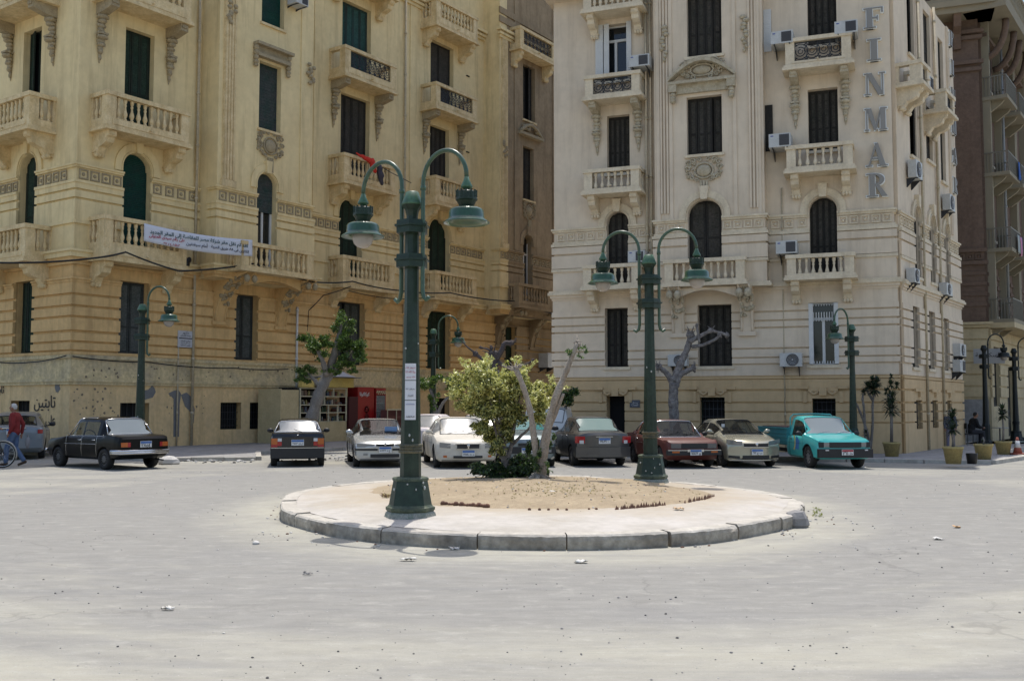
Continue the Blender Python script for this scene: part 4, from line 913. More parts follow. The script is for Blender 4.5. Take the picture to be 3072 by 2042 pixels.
def street_lamp(label, loc, dirs, group, scale=1.0, col=None, big=True):
    col = col or M_lgr; t = empty('street_lamp', label, 'street lamp', loc, group=group, scale=scale)
    g = MB()
    if big:
        g.lathe([(.38, -.02), (.36, .05), (.34, .07), (.32, .08)], seg=8, smooth=False); g.build('concrete_foot', M_conc, t)
        g = MB()
        g.lathe([(.33, .07), (.355, .10), (.355, .135), (.325, .15), (.31, .17)], seg=8, mi=0, smooth=False); g.lathe([(.24, .50), (.262, .515), (.262, .545), (.24, .56), (.20, .565)], seg=8, mi=0, smooth=False)
        g.build('base_moulding', M_khk if col is M_lgr else col, t)
        g = MB(); g.lathe([(.31, .16), (.245, .52), (.155, .545)], seg=8, smooth=False); g.build('base', col, t)
        r0, r1 = .155, .105
    else:
        g.lathe([(.26, 0), (.26, .12), (.20, .2), (.18, .9), (.15, 1.0)], seg=8, smooth=False); g.build('base', col, t); r0, r1 = .15, .10
    g = MB(); z0 = .5
    g.lathe([(r0, z0), (r0 * .93, 1.2), (r1, 3.0), (r1 * .95, 4.25), (.085, 4.28), (.085, 4.34), (.10, 4.42), (.155, 4.50)], seg=8, smooth=False, rot=.2)
    g.build('column', col, t)
    if big:
        g = MB()
        for z in (.90, .99): g.lathe([(.155, z), (.178, z + .01), (.178, z + .035), (.155, z + .045)], seg=16)
        g.lathe([(.16, .94), (.16, .995)], seg=16); g.build('band', M_rust if col is M_lgr else col, t)
    g = MB(); g.lathe([(.155, 4.50), (.158, 4.52), (.095, 4.69), (.08, 4.70), (0.0, 4.70)], seg=20); g.build('cap', M_lgr2 if col is M_lgr else col, t)
    for z in (3.58, 4.08):
        g = MB()
        g.lathe([(.20, z), (.24, z), (.24, z + .09), (.27, z + .095), (.27, z + .125), (.24, z + .13), (.235, z + .19), (.10, z + .20)], seg=6, smooth=False, rot=math.atan2(dirs[0][1], dirs[0][0]))
        g.build('collar', col, t)
    for dx, dy in dirs:
        L = math.hypot(dx, dy); dx, dy = dx / L, dy / L
        P = lambda r, z: (dx * r, dy * r, z)
        ia, ib, rr = .205, min(1.0, L), 0
        R2 = (ib - ia) / 2
        path = [P(ia + .12, 3.14), P(ia + .07, 3.10), P(ia + .02, 3.14), P(ia, 3.24), P(ia, 4.0), P(ia, 4.78)]
        path += [P(ia + R2 - R2 * math.cos(math.pi * i / 16), 4.80 + (R2 + .03) * math.sin(math.pi * i / 16)) for i in range(17)]
        g = MB(); g.tube(path, .032, 10); g.lathe([(.042, 4.70), (.042, 4.76)], P(ia, 0), 10)
        a = g.build('lamp_arm', M_lgr3 if col is M_lgr else col, t)
        c = P(ib, 0)
        g = MB(); g.lathe([(.03, 4.80), (.045, 4.74), (.085, 4.66), (.085, 4.64), (.05, 4.63), (.04, 4.58)], c, 14); g.build('arm_socket', M_lgr2 if col is M_lgr else col, t)
        g = MB(); g.lathe([(.05, 4.60), (.13, 4.585), (.145, 4.57), (.145, 4.49), (.155, 4.48), (.155, 4.46), (.135, 4.44), (.10, 4.37), (.10, 4.34)], c, 14, smooth=False)
        for i in range(12): an = 2 * math.pi * i / 12; g.box(c[0] + .14 * math.cos(an) - .012, c[0] + .14 * math.cos(an) + .012, c[1] + .14 * math.sin(an) - .012, c[1] + .14 * math.sin(an) + .012, 4.50, 4.60)
        g.build('lamp_housing', col, t)
        g = MB()
        g.lathe([(.10, 4.36), (.18, 4.35), (.225, 4.33), (.245, 4.30), (.25, 4.22), (.26, 4.19), (.325, 4.145), (.328, 4.135), (.32, 4.13), (.22, 4.17), (.20, 4.2)], c, 28)
        g.build('lamp_shade', M_lgrs if col is M_lgr else col, t)
        g = MB(); g.lathe([(.165, 4.19), (.16, 4.10), (.135, 4.03), (.09, 3.985), (.045, 3.965), (0, 3.96)], c, 20); g.build('globe', M_globe, t) if not (dirs[0] == (.82, -.57) and dx > 0) else None
    if big and col is M_lgr:
        g = MB(); rr = random.Random(int(loc[1] * 10))
        for i in range(9):
            a = rr.uniform(-2.6, -.6); z = rr.choice((rr.uniform(.7, 1.5), rr.uniform(2.2, 2.5), rr.uniform(.2, .5)))
            r = r0 * (1 - .28 * (z - .5) / 3.7) + .004 if z > .56 else .31 - (z - .16) * .18 + .004
            q = rr.uniform(.004, .018); g.ball((r * math.cos(a), r * math.sin(a), z), (q, q, q * rr.uniform(.8, 2)), 0, 6, 4)
        g.build('flaked_paint', M_flk, t)
    return t
def paper(t, r, z0, z1, a0, a1, m, name='notice'):
    g = MB(); n = 5
    for i in range(n):
        b0, b1 = a0 + (a1 - a0) * i / n, a0 + (a1 - a0) * (i + 1) / n
        g.add([(r * math.cos(b0), r * math.sin(b0), z0), (r * math.cos(b1), r * math.sin(b1), z0), (r * math.cos(b1), r * math.sin(b1), z1), (r * math.cos(b0), r * math.sin(b0), z1)], [(0, 1, 2, 3)])
    return g
LX, LY = -1.36, 13.49
la = street_lamp('tall green double arm street lamp with paper notices, at the island front edge', (LX, LY, .205), [(.82, -.57), (-.82, .60)], 'double arm lamps on the traffic island', .932)
lb = street_lamp('tall green double arm street lamp at the back of the dirt island, paint flaking', (2.66, 19.3, .21), [(.95, -.25), (-.93, .3)], 'double arm lamps on the traffic island', .932)
M_pap = mat('white_paper_notice', (.68, .68, .70), .8, var=.06, scale=8)
M_ink = mat('black_ink', (.04, .04, .05), .8); M_red = mat('red_ink', (.38, .03, .05), .7); M_blu = mat('blue_ink', (.10, .12, .30), .7)
av = math.atan2(-LY, -LX)      # facing the viewer
for i, (z0, z1) in enumerate(((2.02, 2.24), (1.755, 2.01), (1.49, 1.745))):
    g = MB(); rr = .140
    n = 6
    for k in range(n):
        b0, b1 = av - .62 + 1.1 * k / n, av - .62 + 1.1 * (k + 1) / n
        g.add([(LX + rr * math.cos(b0), LY + rr * math.sin(b0), z0), (LX + rr * math.cos(b1), LY + rr * math.sin(b1), z0), (LX + rr * math.cos(b1), LY + rr * math.sin(b1), z1), (LX + rr * math.cos(b0), LY + rr * math.sin(b0), z1)], [(0, 1, 2, 3)])
    o = g.build('paper_notice', M_pap)
    tag(o, ['white paper with red writing, topmost of three on the lamp post', 'white paper with black script, middle of three on the lamp post', 'white paper with grey stamp, lowest of three on the lamp post'][i], 'notice', 'paper notices on the lamp post')
    aa = av - .07; nn = Vector((math.cos(aa), math.sin(aa), 0)); ud = Vector((-nn.y, nn.x, 0))
    for (tx, zz, w_, m) in ([('اشعار الله', z1 - .06, .13, M_red), ('ولا اله الا', z1 - .115, .13, M_red), ('الله محمد', z1 - .18, .12, M_red)], [('بسعر ٨٥', z1 - .11, .12, M_ink), ('للايجار', z1 - .20, .08, M_ink)], [('محمد', z1 - .21, .12, M_ink), ('ـــــ', z1 - .05, .12, M_blu)])[i]:
        q = Vector((LX, LY, zz)) + nn * (rr + .008)
        text('writing', ar(tx), m, o, q, ud, w_, thick=.001)
street_lamp('green single arm street lamp behind the old black sedan', (-11.5, 31.0, .10), [(1, -.35)], 'single arm lamps on the pavements', 1.0)
street_lamp('green single arm street lamp between the kiosk fridge and the bushy tree', (-3.15, 40.0, 0), [(1, -.1)], 'single arm lamps on the pavements', 1.0)
street_lamp('green single arm street lamp standing behind the turquoise pickup', (10.55, 31.0, .10), [(-.8, -.6)], 'single arm lamps on the pavements', .865, big=False)
M_lblk = mat('blackish_green_lamp_paint', (.008, .012, .011), .55)
street_lamp('dark single arm street lamp beside the seated man in the shade', (18.9, 40.0, .10), [(1, .1)], 'single arm lamps on the pavements', .84, col=M_lblk, big=False)
street_lamp('dark street lamp behind the traffic cone, its arm cut off by the frame', (21.25, 42.3, .10), [(1, -.2)], 'single arm lamps on the pavements', .84, col=M_lblk)

# ================================================================ banner, flag, cables, sign letters, notices
def cloth(name, fr, a, b, h, sag, m, nu=30, nv=6, rip=.03, seed=0):
    """hanging cloth between two points (u,d,z) with ripples"""
    g = MB(); A, B_ = fr.pt(*a), fr.pt(*b); nrm = (B_ - A).cross(Vector((0, 0, 1))).normalized()
    vs = []
    for i in range(nu + 1):
        t = i / nu; top = A.lerp(B_, t) - Vector((0, 0, sag * 4 * t * (1 - t)))
        for j in range(nv + 1):
            q = top - Vector((0, 0, h * j / nv)) + nrm * rip * (math.sin(t * 9 + seed) + .6 * math.sin(t * 23 + j * .5)) * (.4 + j / nv)
            vs.append(tuple(q))
    g.add(vs, [(i * (nv + 1) + j, (i + 1) * (nv + 1) + j, (i + 1) * (nv + 1) + j + 1, i * (nv + 1) + j + 1) for i in range(nu) for j in range(nv)], 0, True)
    o = g.build(name, m, recalc=False); md = o.modifiers.new('thick', 'SOLIDIFY'); md.thickness = .006; return o
M_ban = mat('white_banner_cloth', (.60, .61, .66), .85)
bA, bB = (2.0, 1.12, 8.22), (6.15, 2.12, 8.08)
bn = cloth('banner', FL_, bA, bB, .64, .10, M_ban, rip=.012)
tag(bn, 'long white cloth banner with painted Arabic writing, hung between two balconies', 'banner')
A_, B_ = FL_.pt(*bA), FL_.pt(*bB); ud = (B_ - A_).normalized(); nn = ud.cross(Vector((0, 0, 1)))
M_gink = mat('dark_green_banner_paint', (.02, .07, .07), .8)
def bt(s, t, dz, w_, m):
    sg = .10 * 4 * t * (1 - t)
    text('writing', ar(s), m, bn, A_.lerp(B_, t) + Vector((0, 0, -dz - sg)) + nn * .045, ud, w_, thick=.002, bold=.018)
bt('لقد تم نقل مقر شركة مصر للمقاصة إلى المقر الجديد', .50, .20, 3.85, M_gink)
bt('الكائن فى ٨٨ طريق الحرية', .78, .44, 1.55, M_ink); bt('أمام سيفنتين', .47, .42, .85, M_ink)
bt('على رقم سيدى المتولى', .20, .38, 1.35, M_red); bt('٢٠١٤ / ٤ / ٢٣', .24, .56, .62, M_red)
# dark bag hanging below the banner
g = MB(FL_); g.ball((4.45, .35, 7.12), (.13, .12, .22), 0, 10, 8); g.ball((4.55, .38, 7.25), (.09, .09, .12))
tag(g.build('hanging_bag', mat('black_plastic', (.012, .012, .013), .4)), 'black plastic bag hanging under the banner', 'bag')
# red flag on the second lamp-side balcony
t = empty('flag', 'furled red black flag hanging over a balcony rail behind the lamp', 'flag', FL_.pt(12.9, 1.1, 12.9))
g = MB(FL_); g.tube([(12.9, 1.1, 13.05), (13.6, 1.5, 12.75), (14.5, 1.9, 12.35), (15.4, 2.3, 12.0)], .02, 6); g.build('flag_pole', M_iron, t)
def wad(a, b, m, r0, r1, r2):
    g = MB(FL_); n = 8; A, B2 = Vector(a), Vector(b)
    g.tube([A.lerp(B2, i / n) + Vector((0, .03 * math.sin(i * 2), .03 * math.cos(i * 2.3))) for i in range(n + 1)], [r0 + (r1 - r0) * min(1, i / 4) if i < 5 else r1 + (r2 - r1) * (i - 4) / 4 for i in range(n + 1)], 7)
    return g
wad((12.9, 1.15, 13.05), (13.65, 1.5, 12.75), 0, .03, .10, .14).build('flag_cloth', mat('red_flag_cloth', (.55, .035, .02), .8), t)
wad((13.55, 1.5, 12.85), (13.75, 1.55, 12.25), 0, .10, .17, .05).build('flag_cloth', mat('red_flag_cloth', (.55, .035, .02), .8), t)
wad((13.95, 1.6, 12.6), (14.15, 1.6, 11.75), 0, .12, .16, .06).build('flag_cloth', mat('dark_flag_cloth', (.05, .045, .06), .8), t)
def cable(label, fr, pts, r=.028):
    g = MB(fr); path = []
    for (a, b) in zip(pts, pts[1:]):
        for i in range(8):
            s = i / 8; sg = .05 * math.hypot(b[0] - a[0], b[1] - a[1]) * 4 * s * (1 - s) * .35
            path.append((a[0] + (b[0] - a[0]) * s, a[1] + (b[1] - a[1]) * s, a[2] + (b[2] - a[2]) * s - sg))
    path.append(pts[-1]); g.tube(path, r, 6); return tag(g.build('cable', M_cab), label, 'cable')
cable('long black cable drooping along the whole yellow facade between balconies', FL_, [(-3.3, 1.3, 6.15), (.2, 1.3, 6.75), (1.16, 1.3, 7.05), (3.4, 1.3, 6.62), (6.4, 1.9, 7.2), (9.6, 1.9, 6.80), (12.5, 1.4, 7.15), (15.6, 1.3, 7.05), (19.6, 1.3, 7.3), (24.9, 1.6, 7.3), (27.5, 1.6, 7.0), (31.5, 1.8, 6.9)], .034)
cable('thin black cable looping from balcony down beside the dark shutters', FL_, [(12.6, 1.2, 6.95), (11.6, .5, 6.5), (11.1, .1, 5.8), (11.05, .09, 4.9)], .02)
cable('thin black cable under the cream balconies of the yellow building', FL_, [(12.5, 1.15, 6.75), (15.4, 1.15, 6.65), (18.5, 1.2, 7.0)], .02)
cable('sagging dark cable along the scuffed yellow plinth', FL_, [(-.05, .17, 3.35), (3.0, .17, 3.25), (7.0, .17, 3.15), (9.9, .17, 3.2)], .022)
cable('dark cable hugging the short yellow facade below its window', FLL, [(.05, .17, 3.38), (2.2, .17, 3.2), (5.0, .17, 3.3)], .022)
# raised serif letters, read from top to bottom
M_let = mat('grey_letter_face', (.25, .235, .21), .5); M_lrim = mat('bright_metal_letter_rim', (.80, .80, .76), .4)
def letter_polys(ch):
    T, n, s = .30, .10, .045      # thick stroke, thin stroke, serif height (unit cell 1 x 1)
    R = lambda x0, y0, x1, y1: [(x0, y0), (x1, y0), (x1, y1), (x0, y1)]
    if ch == 'I': return [R(.35, 0, .65, 1), R(.18, 0, .82, s), R(.18, 1 - s, .82, 1)]
    if ch == 'F': return [R(.18, 0, .46, 1), R(.04, 0, .62, s), R(.04, 1 - s, .96, 1), R(.88, .74, .96, 1 - s), R(.46, .46, .72, .53), R(.66, .38, .72, .61)]
    if ch == 'N': return [R(.10, 0, .18, 1), R(.0, 0, .30, s), R(.82, 0, .90, 1), R(.70, 1 - s, 1.0, 1), R(.0, 1 - s, .2, 1), [(.10, 1), (.36, 1), (.90, .0), (.66, 0)]]
    if ch == 'M': return [R(.05, 0, .12, 1), R(-.02, 0, .20, s), R(.72, 0, .96, 1), R(.64, 0, 1.04, s), R(-.02, 1 - s, .14, 1), R(.86, 1 - s, 1.04, 1), [(.06, 1), (.30, 1), (.56, .12), (.44, .0)], [(.44, 0), (.52, 0), (.80, 1), (.72, 1)]]
    if ch == 'A': return [[(.10, 0), (.18, 0), (.50, .92), (.46, 1)], [(.42, 1), (.58, 1), (.94, 0), (.66, 0)], R(.26, .30, .70, .37), R(.0, 0, .30, s), R(.56, 0, 1.02, s)]
    if ch == 'R':
        b = [(.42 + .42 * math.cos(a), .74 + .26 * math.sin(a)) for a in [math.pi / 2 - math.pi * i / 10 for i in range(11)]]
        c = [(.42 + .20 * math.cos(a), .74 + .18 * math.sin(a)) for a in [-math.pi / 2 + math.pi * i / 10 for i in range(11)]]
        return [R(.14, 0, .40, 1), R(.0, 0, .54, s), R(.0, 1 - s, .42, 1), b + c, [(.42, .50), (.60, .50), (.98, .0), (.70, 0)]]
def wall_sign(label, fr, uc, d, w_, rows, flip):
    t = empty('wall_sign', label, 'sign', fr.pt(uc, 0, rows[-1][1]), group=None)
    for ch, z0, z1 in rows:
        g = MB(fr)
        for k, (gr, dd) in enumerate(((.026, .10), (0, .15))):
            for j, p in enumerate(letter_polys(ch)):
                cx = sum(q[0] for q in p) / len(p); cy = sum(q[1] for q in p) / len(p)
                q = []
                for x, y in p:
                    ux = uc + (x - .5) * w_ * flip; zz = z0 + y * (z1 - z0)
                    if k == 0: ux += gr * (1 if (x - cx) * flip > 0 else -1); zz += gr * (1 if y > cy else -1)
                    q.append((ux, zz))
                g.prism(q, d - .005, d + dd - (.003 * j if k == 1 else 0) - .002 * j, 'uz', 1 - k)
        g.build('letter', [M_let, M_lrim], t)
    return t
wall_sign('tall column of raised grey metal letters on the front wall corner', FR, .50, .0, .66, [('F', 14.16, 14.95), ('I', 13.02, 13.40), ('N', 12.26, 12.30), ('M', 11, 11), ('A', 10, 10), ('R', 9, 9)][:0] or
          [('F', 14.12, 14.80), ('I', 13.02, 13.74), ('N', 11.87, 12.60), ('M', 10.68, 11.42), ('A', 9.48, 10.25), ('R', 8.48, 9.24)][:6], -1)
wall_sign('column of raised letters down the narrow side street wall', FRS, 8.45, .0, .62, [('F', 15.9, 16.5), ('I', 14.75, 15.35), ('N', 13.6, 14.2), ('M', 12.4, 13.0), ('A', 11.2, 11.8), ('R', 10.0, 10.6)], 1)
def plaque(label, fr, u0, u1, z0, z1, d, m, lines, cat='sign', name='wall_plaque', tm=None):
    t = empty(name, label, cat, fr.pt((u0 + u1) / 2, d, z0))
    g = MB(fr); g.box(u0, u1, d - .01, d + .03, z0, z1); g.build('board', m, t)
    for s, zz, w_ in lines: ftext('writing', ar(s), tm or M_ink, t, fr, (u0 + u1) / 2, d + .036, zz, width=w_, thick=.002)
    return t
plaque('small dark plaque with white lettering beside the grey building door', FR, 8.50, 8.86, 1.58, 1.84, .07, mat('dark_grey_plaque', (.08, .085, .10), .4), [('مدخل', 1.74, .2), ('العمارة', 1.66, .24)], tm=M_white)
t = plaque('weathered paper notice board stuck on the yellow wall beside the drain pipe', FL_, 4.30, 4.98, 3.88, 4.52, .1, mat('pale_grey_poster', (.50, .50, .52), .85, var=.1, scale=8), [('دكتور', 4.44, .3), ('جراحة الاسنان', 4.33, .48), ('مواعيد العيادة', 4.12, .44), ('من ٦ الى ٩ مساء', 4.04, .44), ('تليفون ٤٨٦١٢٣٥', 3.95, .44)])
g = MB(FL_); g.box(4.34, 4.94, .131, .136, 4.21, 4.25); g.build('heading_bar', M_ink, t)
# sign strung between the two dark lamps
plaque('white Arabic street banner strung between the two dark lamps', FT, 0.6, 1.75, 3.35, 3.95, 2.2, mat('grey_white_banner', (.36, .36, .35), .8), [('الاسكندرية', 3.68, 1.0)], name='hanging_sign')

# ================================================================ air conditioners
def ac_unit(label, fr, u0, u1, z0, z1, d1, kind='box', d0=.08):
    t = empty('air_conditioner', label, 'air conditioner', fr.pt((u0 + u1) / 2, d0, z0), group='air conditioners on the facades')
    g = MB(fr); g.box(u0, u1, d0, d1, z0, z1); o = g.build('casing', M_ac, t, bevel=.012)
    uc = (u0 + u1) / 2; w_ = u1 - u0; h = z1 - z0
    g = MB(fr)
    if kind == 'fan':
        c = (u0 + w_ * .42, (z0 + z1) / 2)
        g.lathe([(0, d1), (h * .42, d1), (h * .44, d1 + .02), (h * .40, d1 + .02), (h * .40, d1 + .008), (0, d1 + .008)], (c[0], 0, c[1]), 20, axis='y')
        g.build('fan_grille', M_grl, t)
        g = MB(fr)
        g.lathe([(0, d1 + .03), (h * .07, d1 + .03), (h * .07, d1 + .012)], (c[0], 0, c[1]), 12, axis='y')
        for rr_ in (.16, .25, .34): g.lathe([(h * rr_, d1 + .012), (h * (rr_ + .02), d1 + .016)], (c[0], 0, c[1]), 18, axis='y', caps=False)
        g.build('fan', M_ac, t)
    else:
        s = -1 if fr.u.x < 0 else 1
        a, b = (uc - w_ * .02, u1 - .05) if s > 0 else (u0 + .05, uc + w_ * .02)
        g.box(a, b, d1 - .01, d1 + .006, z0 + .05, z1 - .04)
        z = z0 + .07
        while z < z1 - .06: g.box(a, b, d1 + .004, d1 + .016, z, z + .014); z += .035
        g.build('grille', M_grl, t)
        c0 = (u1 - .16, u1 - .05) if s < 0 else (u0 + .05, u0 + .16)
        g = MB(fr); g.ball(((c0[0] + c0[1]) / 2, d1, z1 - .08), (.055, .006, .022), 0, 10, 5); g.build('badge', M_blu, t)
    g = MB(fr)
    for u in (u0 + .1, u1 - .13): g.box(u, u + .03, .0, d1 + .02, z0 - .035, z0 - .004); g.prism([(.0, z0 - .3), (.03, z0 - .3), (d1 * .8, z0 - .035), (.0, z0 - .035)], u, u + .02, 'dz')
    g.build('support_rail', M_iron, t)
    return t
ac_unit('white window air conditioner left of the fourth floor iron balcony', FR, 3.02, 3.74, 13.72, 14.15, .85)
ac_unit('white window air conditioner at the right end of the iron balcony rail', FR, .98, 1.70, 13.80, 14.22, .85)
ac_unit('white window air conditioner beside the baluster balcony, next to the letter A', FR, 3.15, 3.86, 10.22, 10.68, .85)
ac_unit('white window air conditioner beside the balcony under the arched door, above the cream wall', FR, 3.02, 3.70, 6.66, 7.09, .75)
ac_unit('white outdoor unit with round fan below the arched balcony door', FR, 2.95, 3.66, 2.93, 3.38, .5, 'fan')
ac_unit('grey outdoor unit half hidden behind the pruned bare tree', FR, 6.75, 7.42, 3.0, 3.40, .45, 'fan')
ac_unit('window air conditioner beside the white french window and drain pipes', FR, 7.90, 8.62, 13.55, 13.97, .8)
ac_unit('window air conditioner beside the lowest left balcony, behind the lamp arm', FR, 8.12, 8.72, 6.62, 7.03, .8)
ac_unit('dark window air conditioner high on the yellow bay, cut by the frame', FL_, 8.6, 9.3, 18.5, 19.0, 1.75, d0=1.2)
ac_unit('white louvred air conditioner in the gap between the two buildings', FL_, 29.6, 30.6, 3.85, 4.7, .75)
ac_unit('white outdoor unit on the side wall, upper one beside the letter A', FRS, 1.5, 2.3, 9.35, 9.95, .36, 'fan')
ac_unit('white outdoor unit on the far end of the side wall, below the letters', FRS, 6.3, 7.1, 9.0, 9.6, .36, 'fan')
ac_unit('white outdoor unit on the side wall just above its stone ledge', FRS, .95, 1.6, 5.72, 6.2, .36, 'fan')
ac_unit('white outdoor unit on the ledge near the far side wall end', FRS, 5.4, 6.3, 5.70, 6.15, .36, 'fan')
ac_unit('grey outdoor unit at the side wall end, upper of the low pair', FRS, 7.3, 8.3, 3.52, 4.0, .36, 'fan')
ac_unit('grey outdoor unit at the side wall end, lower of the low pair', FRS, 7.2, 8.1, 2.92, 3.38, .36)
ac_unit('window unit above the side balcony with a dark open grille', FRS, 3.0, 3.8, 12.85, 13.3, .45)
# loose white shutters on the grey building
for k, (z0, z1, lb_) in enumerate(((13.77, 15.25, 'single white shutter leaf folded against the wall above an air conditioner'), (10.3, 11.9, 'narrow dark shutter edge on the bay return'))):
    g = MB(FR); g.box(3.80, 4.05, .02, .06, z0, z1, 0)
    if k == 0: [g.box(3.84, 4.01, .06, .068, z, z + .03) for z in [z0 + .08 + i * .06 for i in range(23)]]
    tag(g.build('shutter_leaf' if 0 else 'window_shutter', M_white if k == 0 else M_shutb), lb_, 'shutter')
# laundry on the brown building
for i, (u, z, w_, h, c, lb_) in enumerate(((1.5, 9.1, .45, .8, (.35, .38, .36), 'pale grey shirt hung on the lowest laundry line'), (2.05, 9.1, .4, .85, (.55, .25, .36), 'pink cloth hung on the lowest laundry line'), (2.4, 9.1, .25, .6, (.25, .16, .35), 'purple cloth hung at the end of the laundry line'), (2.3, 12.5, .5, .8, (.05, .12, .35), 'blue cloth hung over the upper iron balcony'))):
    tag(cloth('hanging_cloth', FTS, (u, 1.06, z), (u + w_, 1.06, z), h, .02, mat('cloth_%d' % i, c, .9), 6, 6, .03, i), lb_, 'laundry', 'laundry hung on the brown building')
# ================================================================ trees and plants
M_bark = mat('grey_bark', (.24, .215, .19), .9, var=.3, scale=7, bump=.9, bscale=18, col2=(.15, .13, .11), stretch=(1, 1, .35))
M_barkp = mat('pale_eucalyptus_bark', (.36, .32, .265), .85, var=.3, scale=5, bump=1.0, bscale=14, col2=(.22, .17, .12), stretch=(1, 1, .4))
M_barkw = mat('pale_grey_pruned_bark', (.27, .245, .225), .9, var=.35, scale=9, bump=1.0, bscale=16, col2=(.10, .088, .08))
M_barkd = mat('dark_pruned_bark', (.10, .085, .085), .9, var=.3, scale=8, bump=.9, bscale=20, col2=(.06, .05, .05))
def leafmat(name, a, b):
    m = mat(name, a, .45, var=.3, scale=12, col2=b, spec=.4)
    if 'tr' not in m:
        m['tr'] = 1; n = m.node_tree.nodes; l = m.node_tree.links; p = n['Principled BSDF']; o = n['Material Output']
        t = n.new('ShaderNodeBsdfTranslucent'); t.inputs[0].default_value = (a[0] * 1.4, a[1] * 1.5, a[2], 1)
        mx = n.new('ShaderNodeMixShader'); mx.inputs[0].default_value = .20
        l.new(p.outputs[0], mx.inputs[1]); l.new(t.outputs[0], mx.inputs[2]); l.new(mx.outputs[0], o.inputs[0])
    return m
M_lf = [leafmat('ficus_leaf_green', (.055, .10, .018), (.09, .15, .03)), leafmat('ficus_leaf_dark', (.022, .045, .014), (.035, .06, .02)), leafmat('ficus_leaf_bright', (.17, .25, .045), (.12, .19, .04))]
M_lv = [leafmat('variegated_leaf_cream', (.66, .64, .30), (.54, .53, .19)), leafmat('variegated_leaf_green', (.32, .32, .09), (.38, .37, .12)), leafmat('variegated_leaf_deep', (.05, .07, .02), (.085, .10, .03))]
M_lh = [leafmat('hedge_leaf', (.04, .075, .025), (.06, .10, .035)), leafmat('hedge_leaf_dark', (.018, .034, .016), (.03, .05, .02)), leafmat('hedge_leaf_light', (.13, .21, .05), (.09, .15, .04))]
M_ly = [leafmat('yucca_blade', (.035, .055, .03), (.055, .08, .04)), leafmat('yucca_blade_dark', (.018, .028, .02), (.03, .04, .026))]
def W(px, py, Y):
    """a point Y metres away in the direction read off the photograph"""
    x, z = (px - 1536) / F_PX, (1021 - py) / F_PX; c, q = math.cos(TH), math.sin(TH)
    d = (x, c - z * q, q + z * c); t = Y / d[1]; return Vector((d[0] * t, Y, CAM_H + d[2] * t))
def leaves(g, clumps, n, size, mats=(0, 1, 2), wts=(.5, .3, .2), seed=1, aspect=.42, droop=.0, shell=.55):
    r = random.Random(seed); vol = [c[1][0] * c[1][1] * c[1][2] if isinstance(c[1], tuple) else c[1] ** 3 for c in clumps]; tot = sum(v ** .8 for v in vol)
    for (c, rr), v in zip(clumps, vol):
        rx, ry, rz = rr if isinstance(rr, tuple) else (rr, rr, rr); c = Vector(c)
        sub = [(Vector((r.gauss(0, 1), r.gauss(0, 1), r.gauss(0, 1))).normalized() * r.uniform(.35, 1.0)) for _ in range(max(6, int(14 * v ** .3)))]
        for _ in range(int(n * v ** .8 / tot)):
            s_ = r.choice(sub); d = s_ + Vector((r.gauss(0, 1), r.gauss(0, 1), r.gauss(0, 1))) * .17
            p = c + Vector((d.x * rx, d.y * ry, d.z * rz))
            a = Vector((r.gauss(0, 1), r.gauss(0, 1), r.gauss(0, 1) - droop)).normalized(); b = a.cross(Vector((r.gauss(0, 1), r.gauss(0, 1), r.gauss(0, 1)))).normalized()
            L = size * r.uniform(.6, 1.25); w_ = L * aspect
            q = [p - a * L / 2, p + b * w_ / 2 + a * L * .05, p + a * L / 2, p - b * w_ / 2 + a * L * .05]
            x = r.random(); mi = mats[0] if x < wts[0] else (mats[1] if x < wts[0] + wts[1] else mats[2])
            g.add([tuple(k) for k in q], [(0, 1, 2, 3)], mi)
def limb(g, pts, r0, r1, seed=0, knob=0.0, seg=9, jit=.0):
    """tapering limb through the points with bumps, and a knobbly pruned end"""
    r = random.Random(seed); P = [Vector(p) for p in pts]; path = []
    for i in range(len(P) - 1):
        a, b = P[i], P[i + 1]; p0 = P[i - 1] if i else a - (b - a); p3 = P[i + 2] if i + 2 < len(P) else b + (b - a)
        for k in range(6):
            t = k / 6; path.append(.5 * ((2 * a) + (b - p0) * t + (2 * p0 - 5 * a + 4 * b - p3) * t * t + (3 * a - p0 - 3 * b + p3) * t ** 3))
    path.append(P[-1]); n = len(path)
    rs = [(r0 + (r1 - r0) * i / (n - 1)) * (1 + r.uniform(-.12, .14)) for i in range(n)]
    path = [p + Vector((r.uniform(-1, 1), r.uniform(-1, 1), 0)) * jit for p in path]
    if knob: rs[-1] = rs[-2] = r1 * (1 + knob)
    g.tube(path, rs, seg)
    if knob:
        for _ in range(9):
            d = Vector((r.gauss(0, 1), r.gauss(0, 1), r.gauss(.4, 1))).normalized(); q = P[-1] + d * r1 * .8
            g.ball(tuple(q), r1 * r.uniform(.5, .9), 0, 6, 4)
        for _ in range(6):
            d = Vector((r.gauss(0, 1), r.gauss(0, 1), r.gauss(.5, 1))).normalized(); g.tube([P[-1], P[-1] + d * r1 * r.uniform(2, 4)], [r1 * .35, r1 * .12], 5)
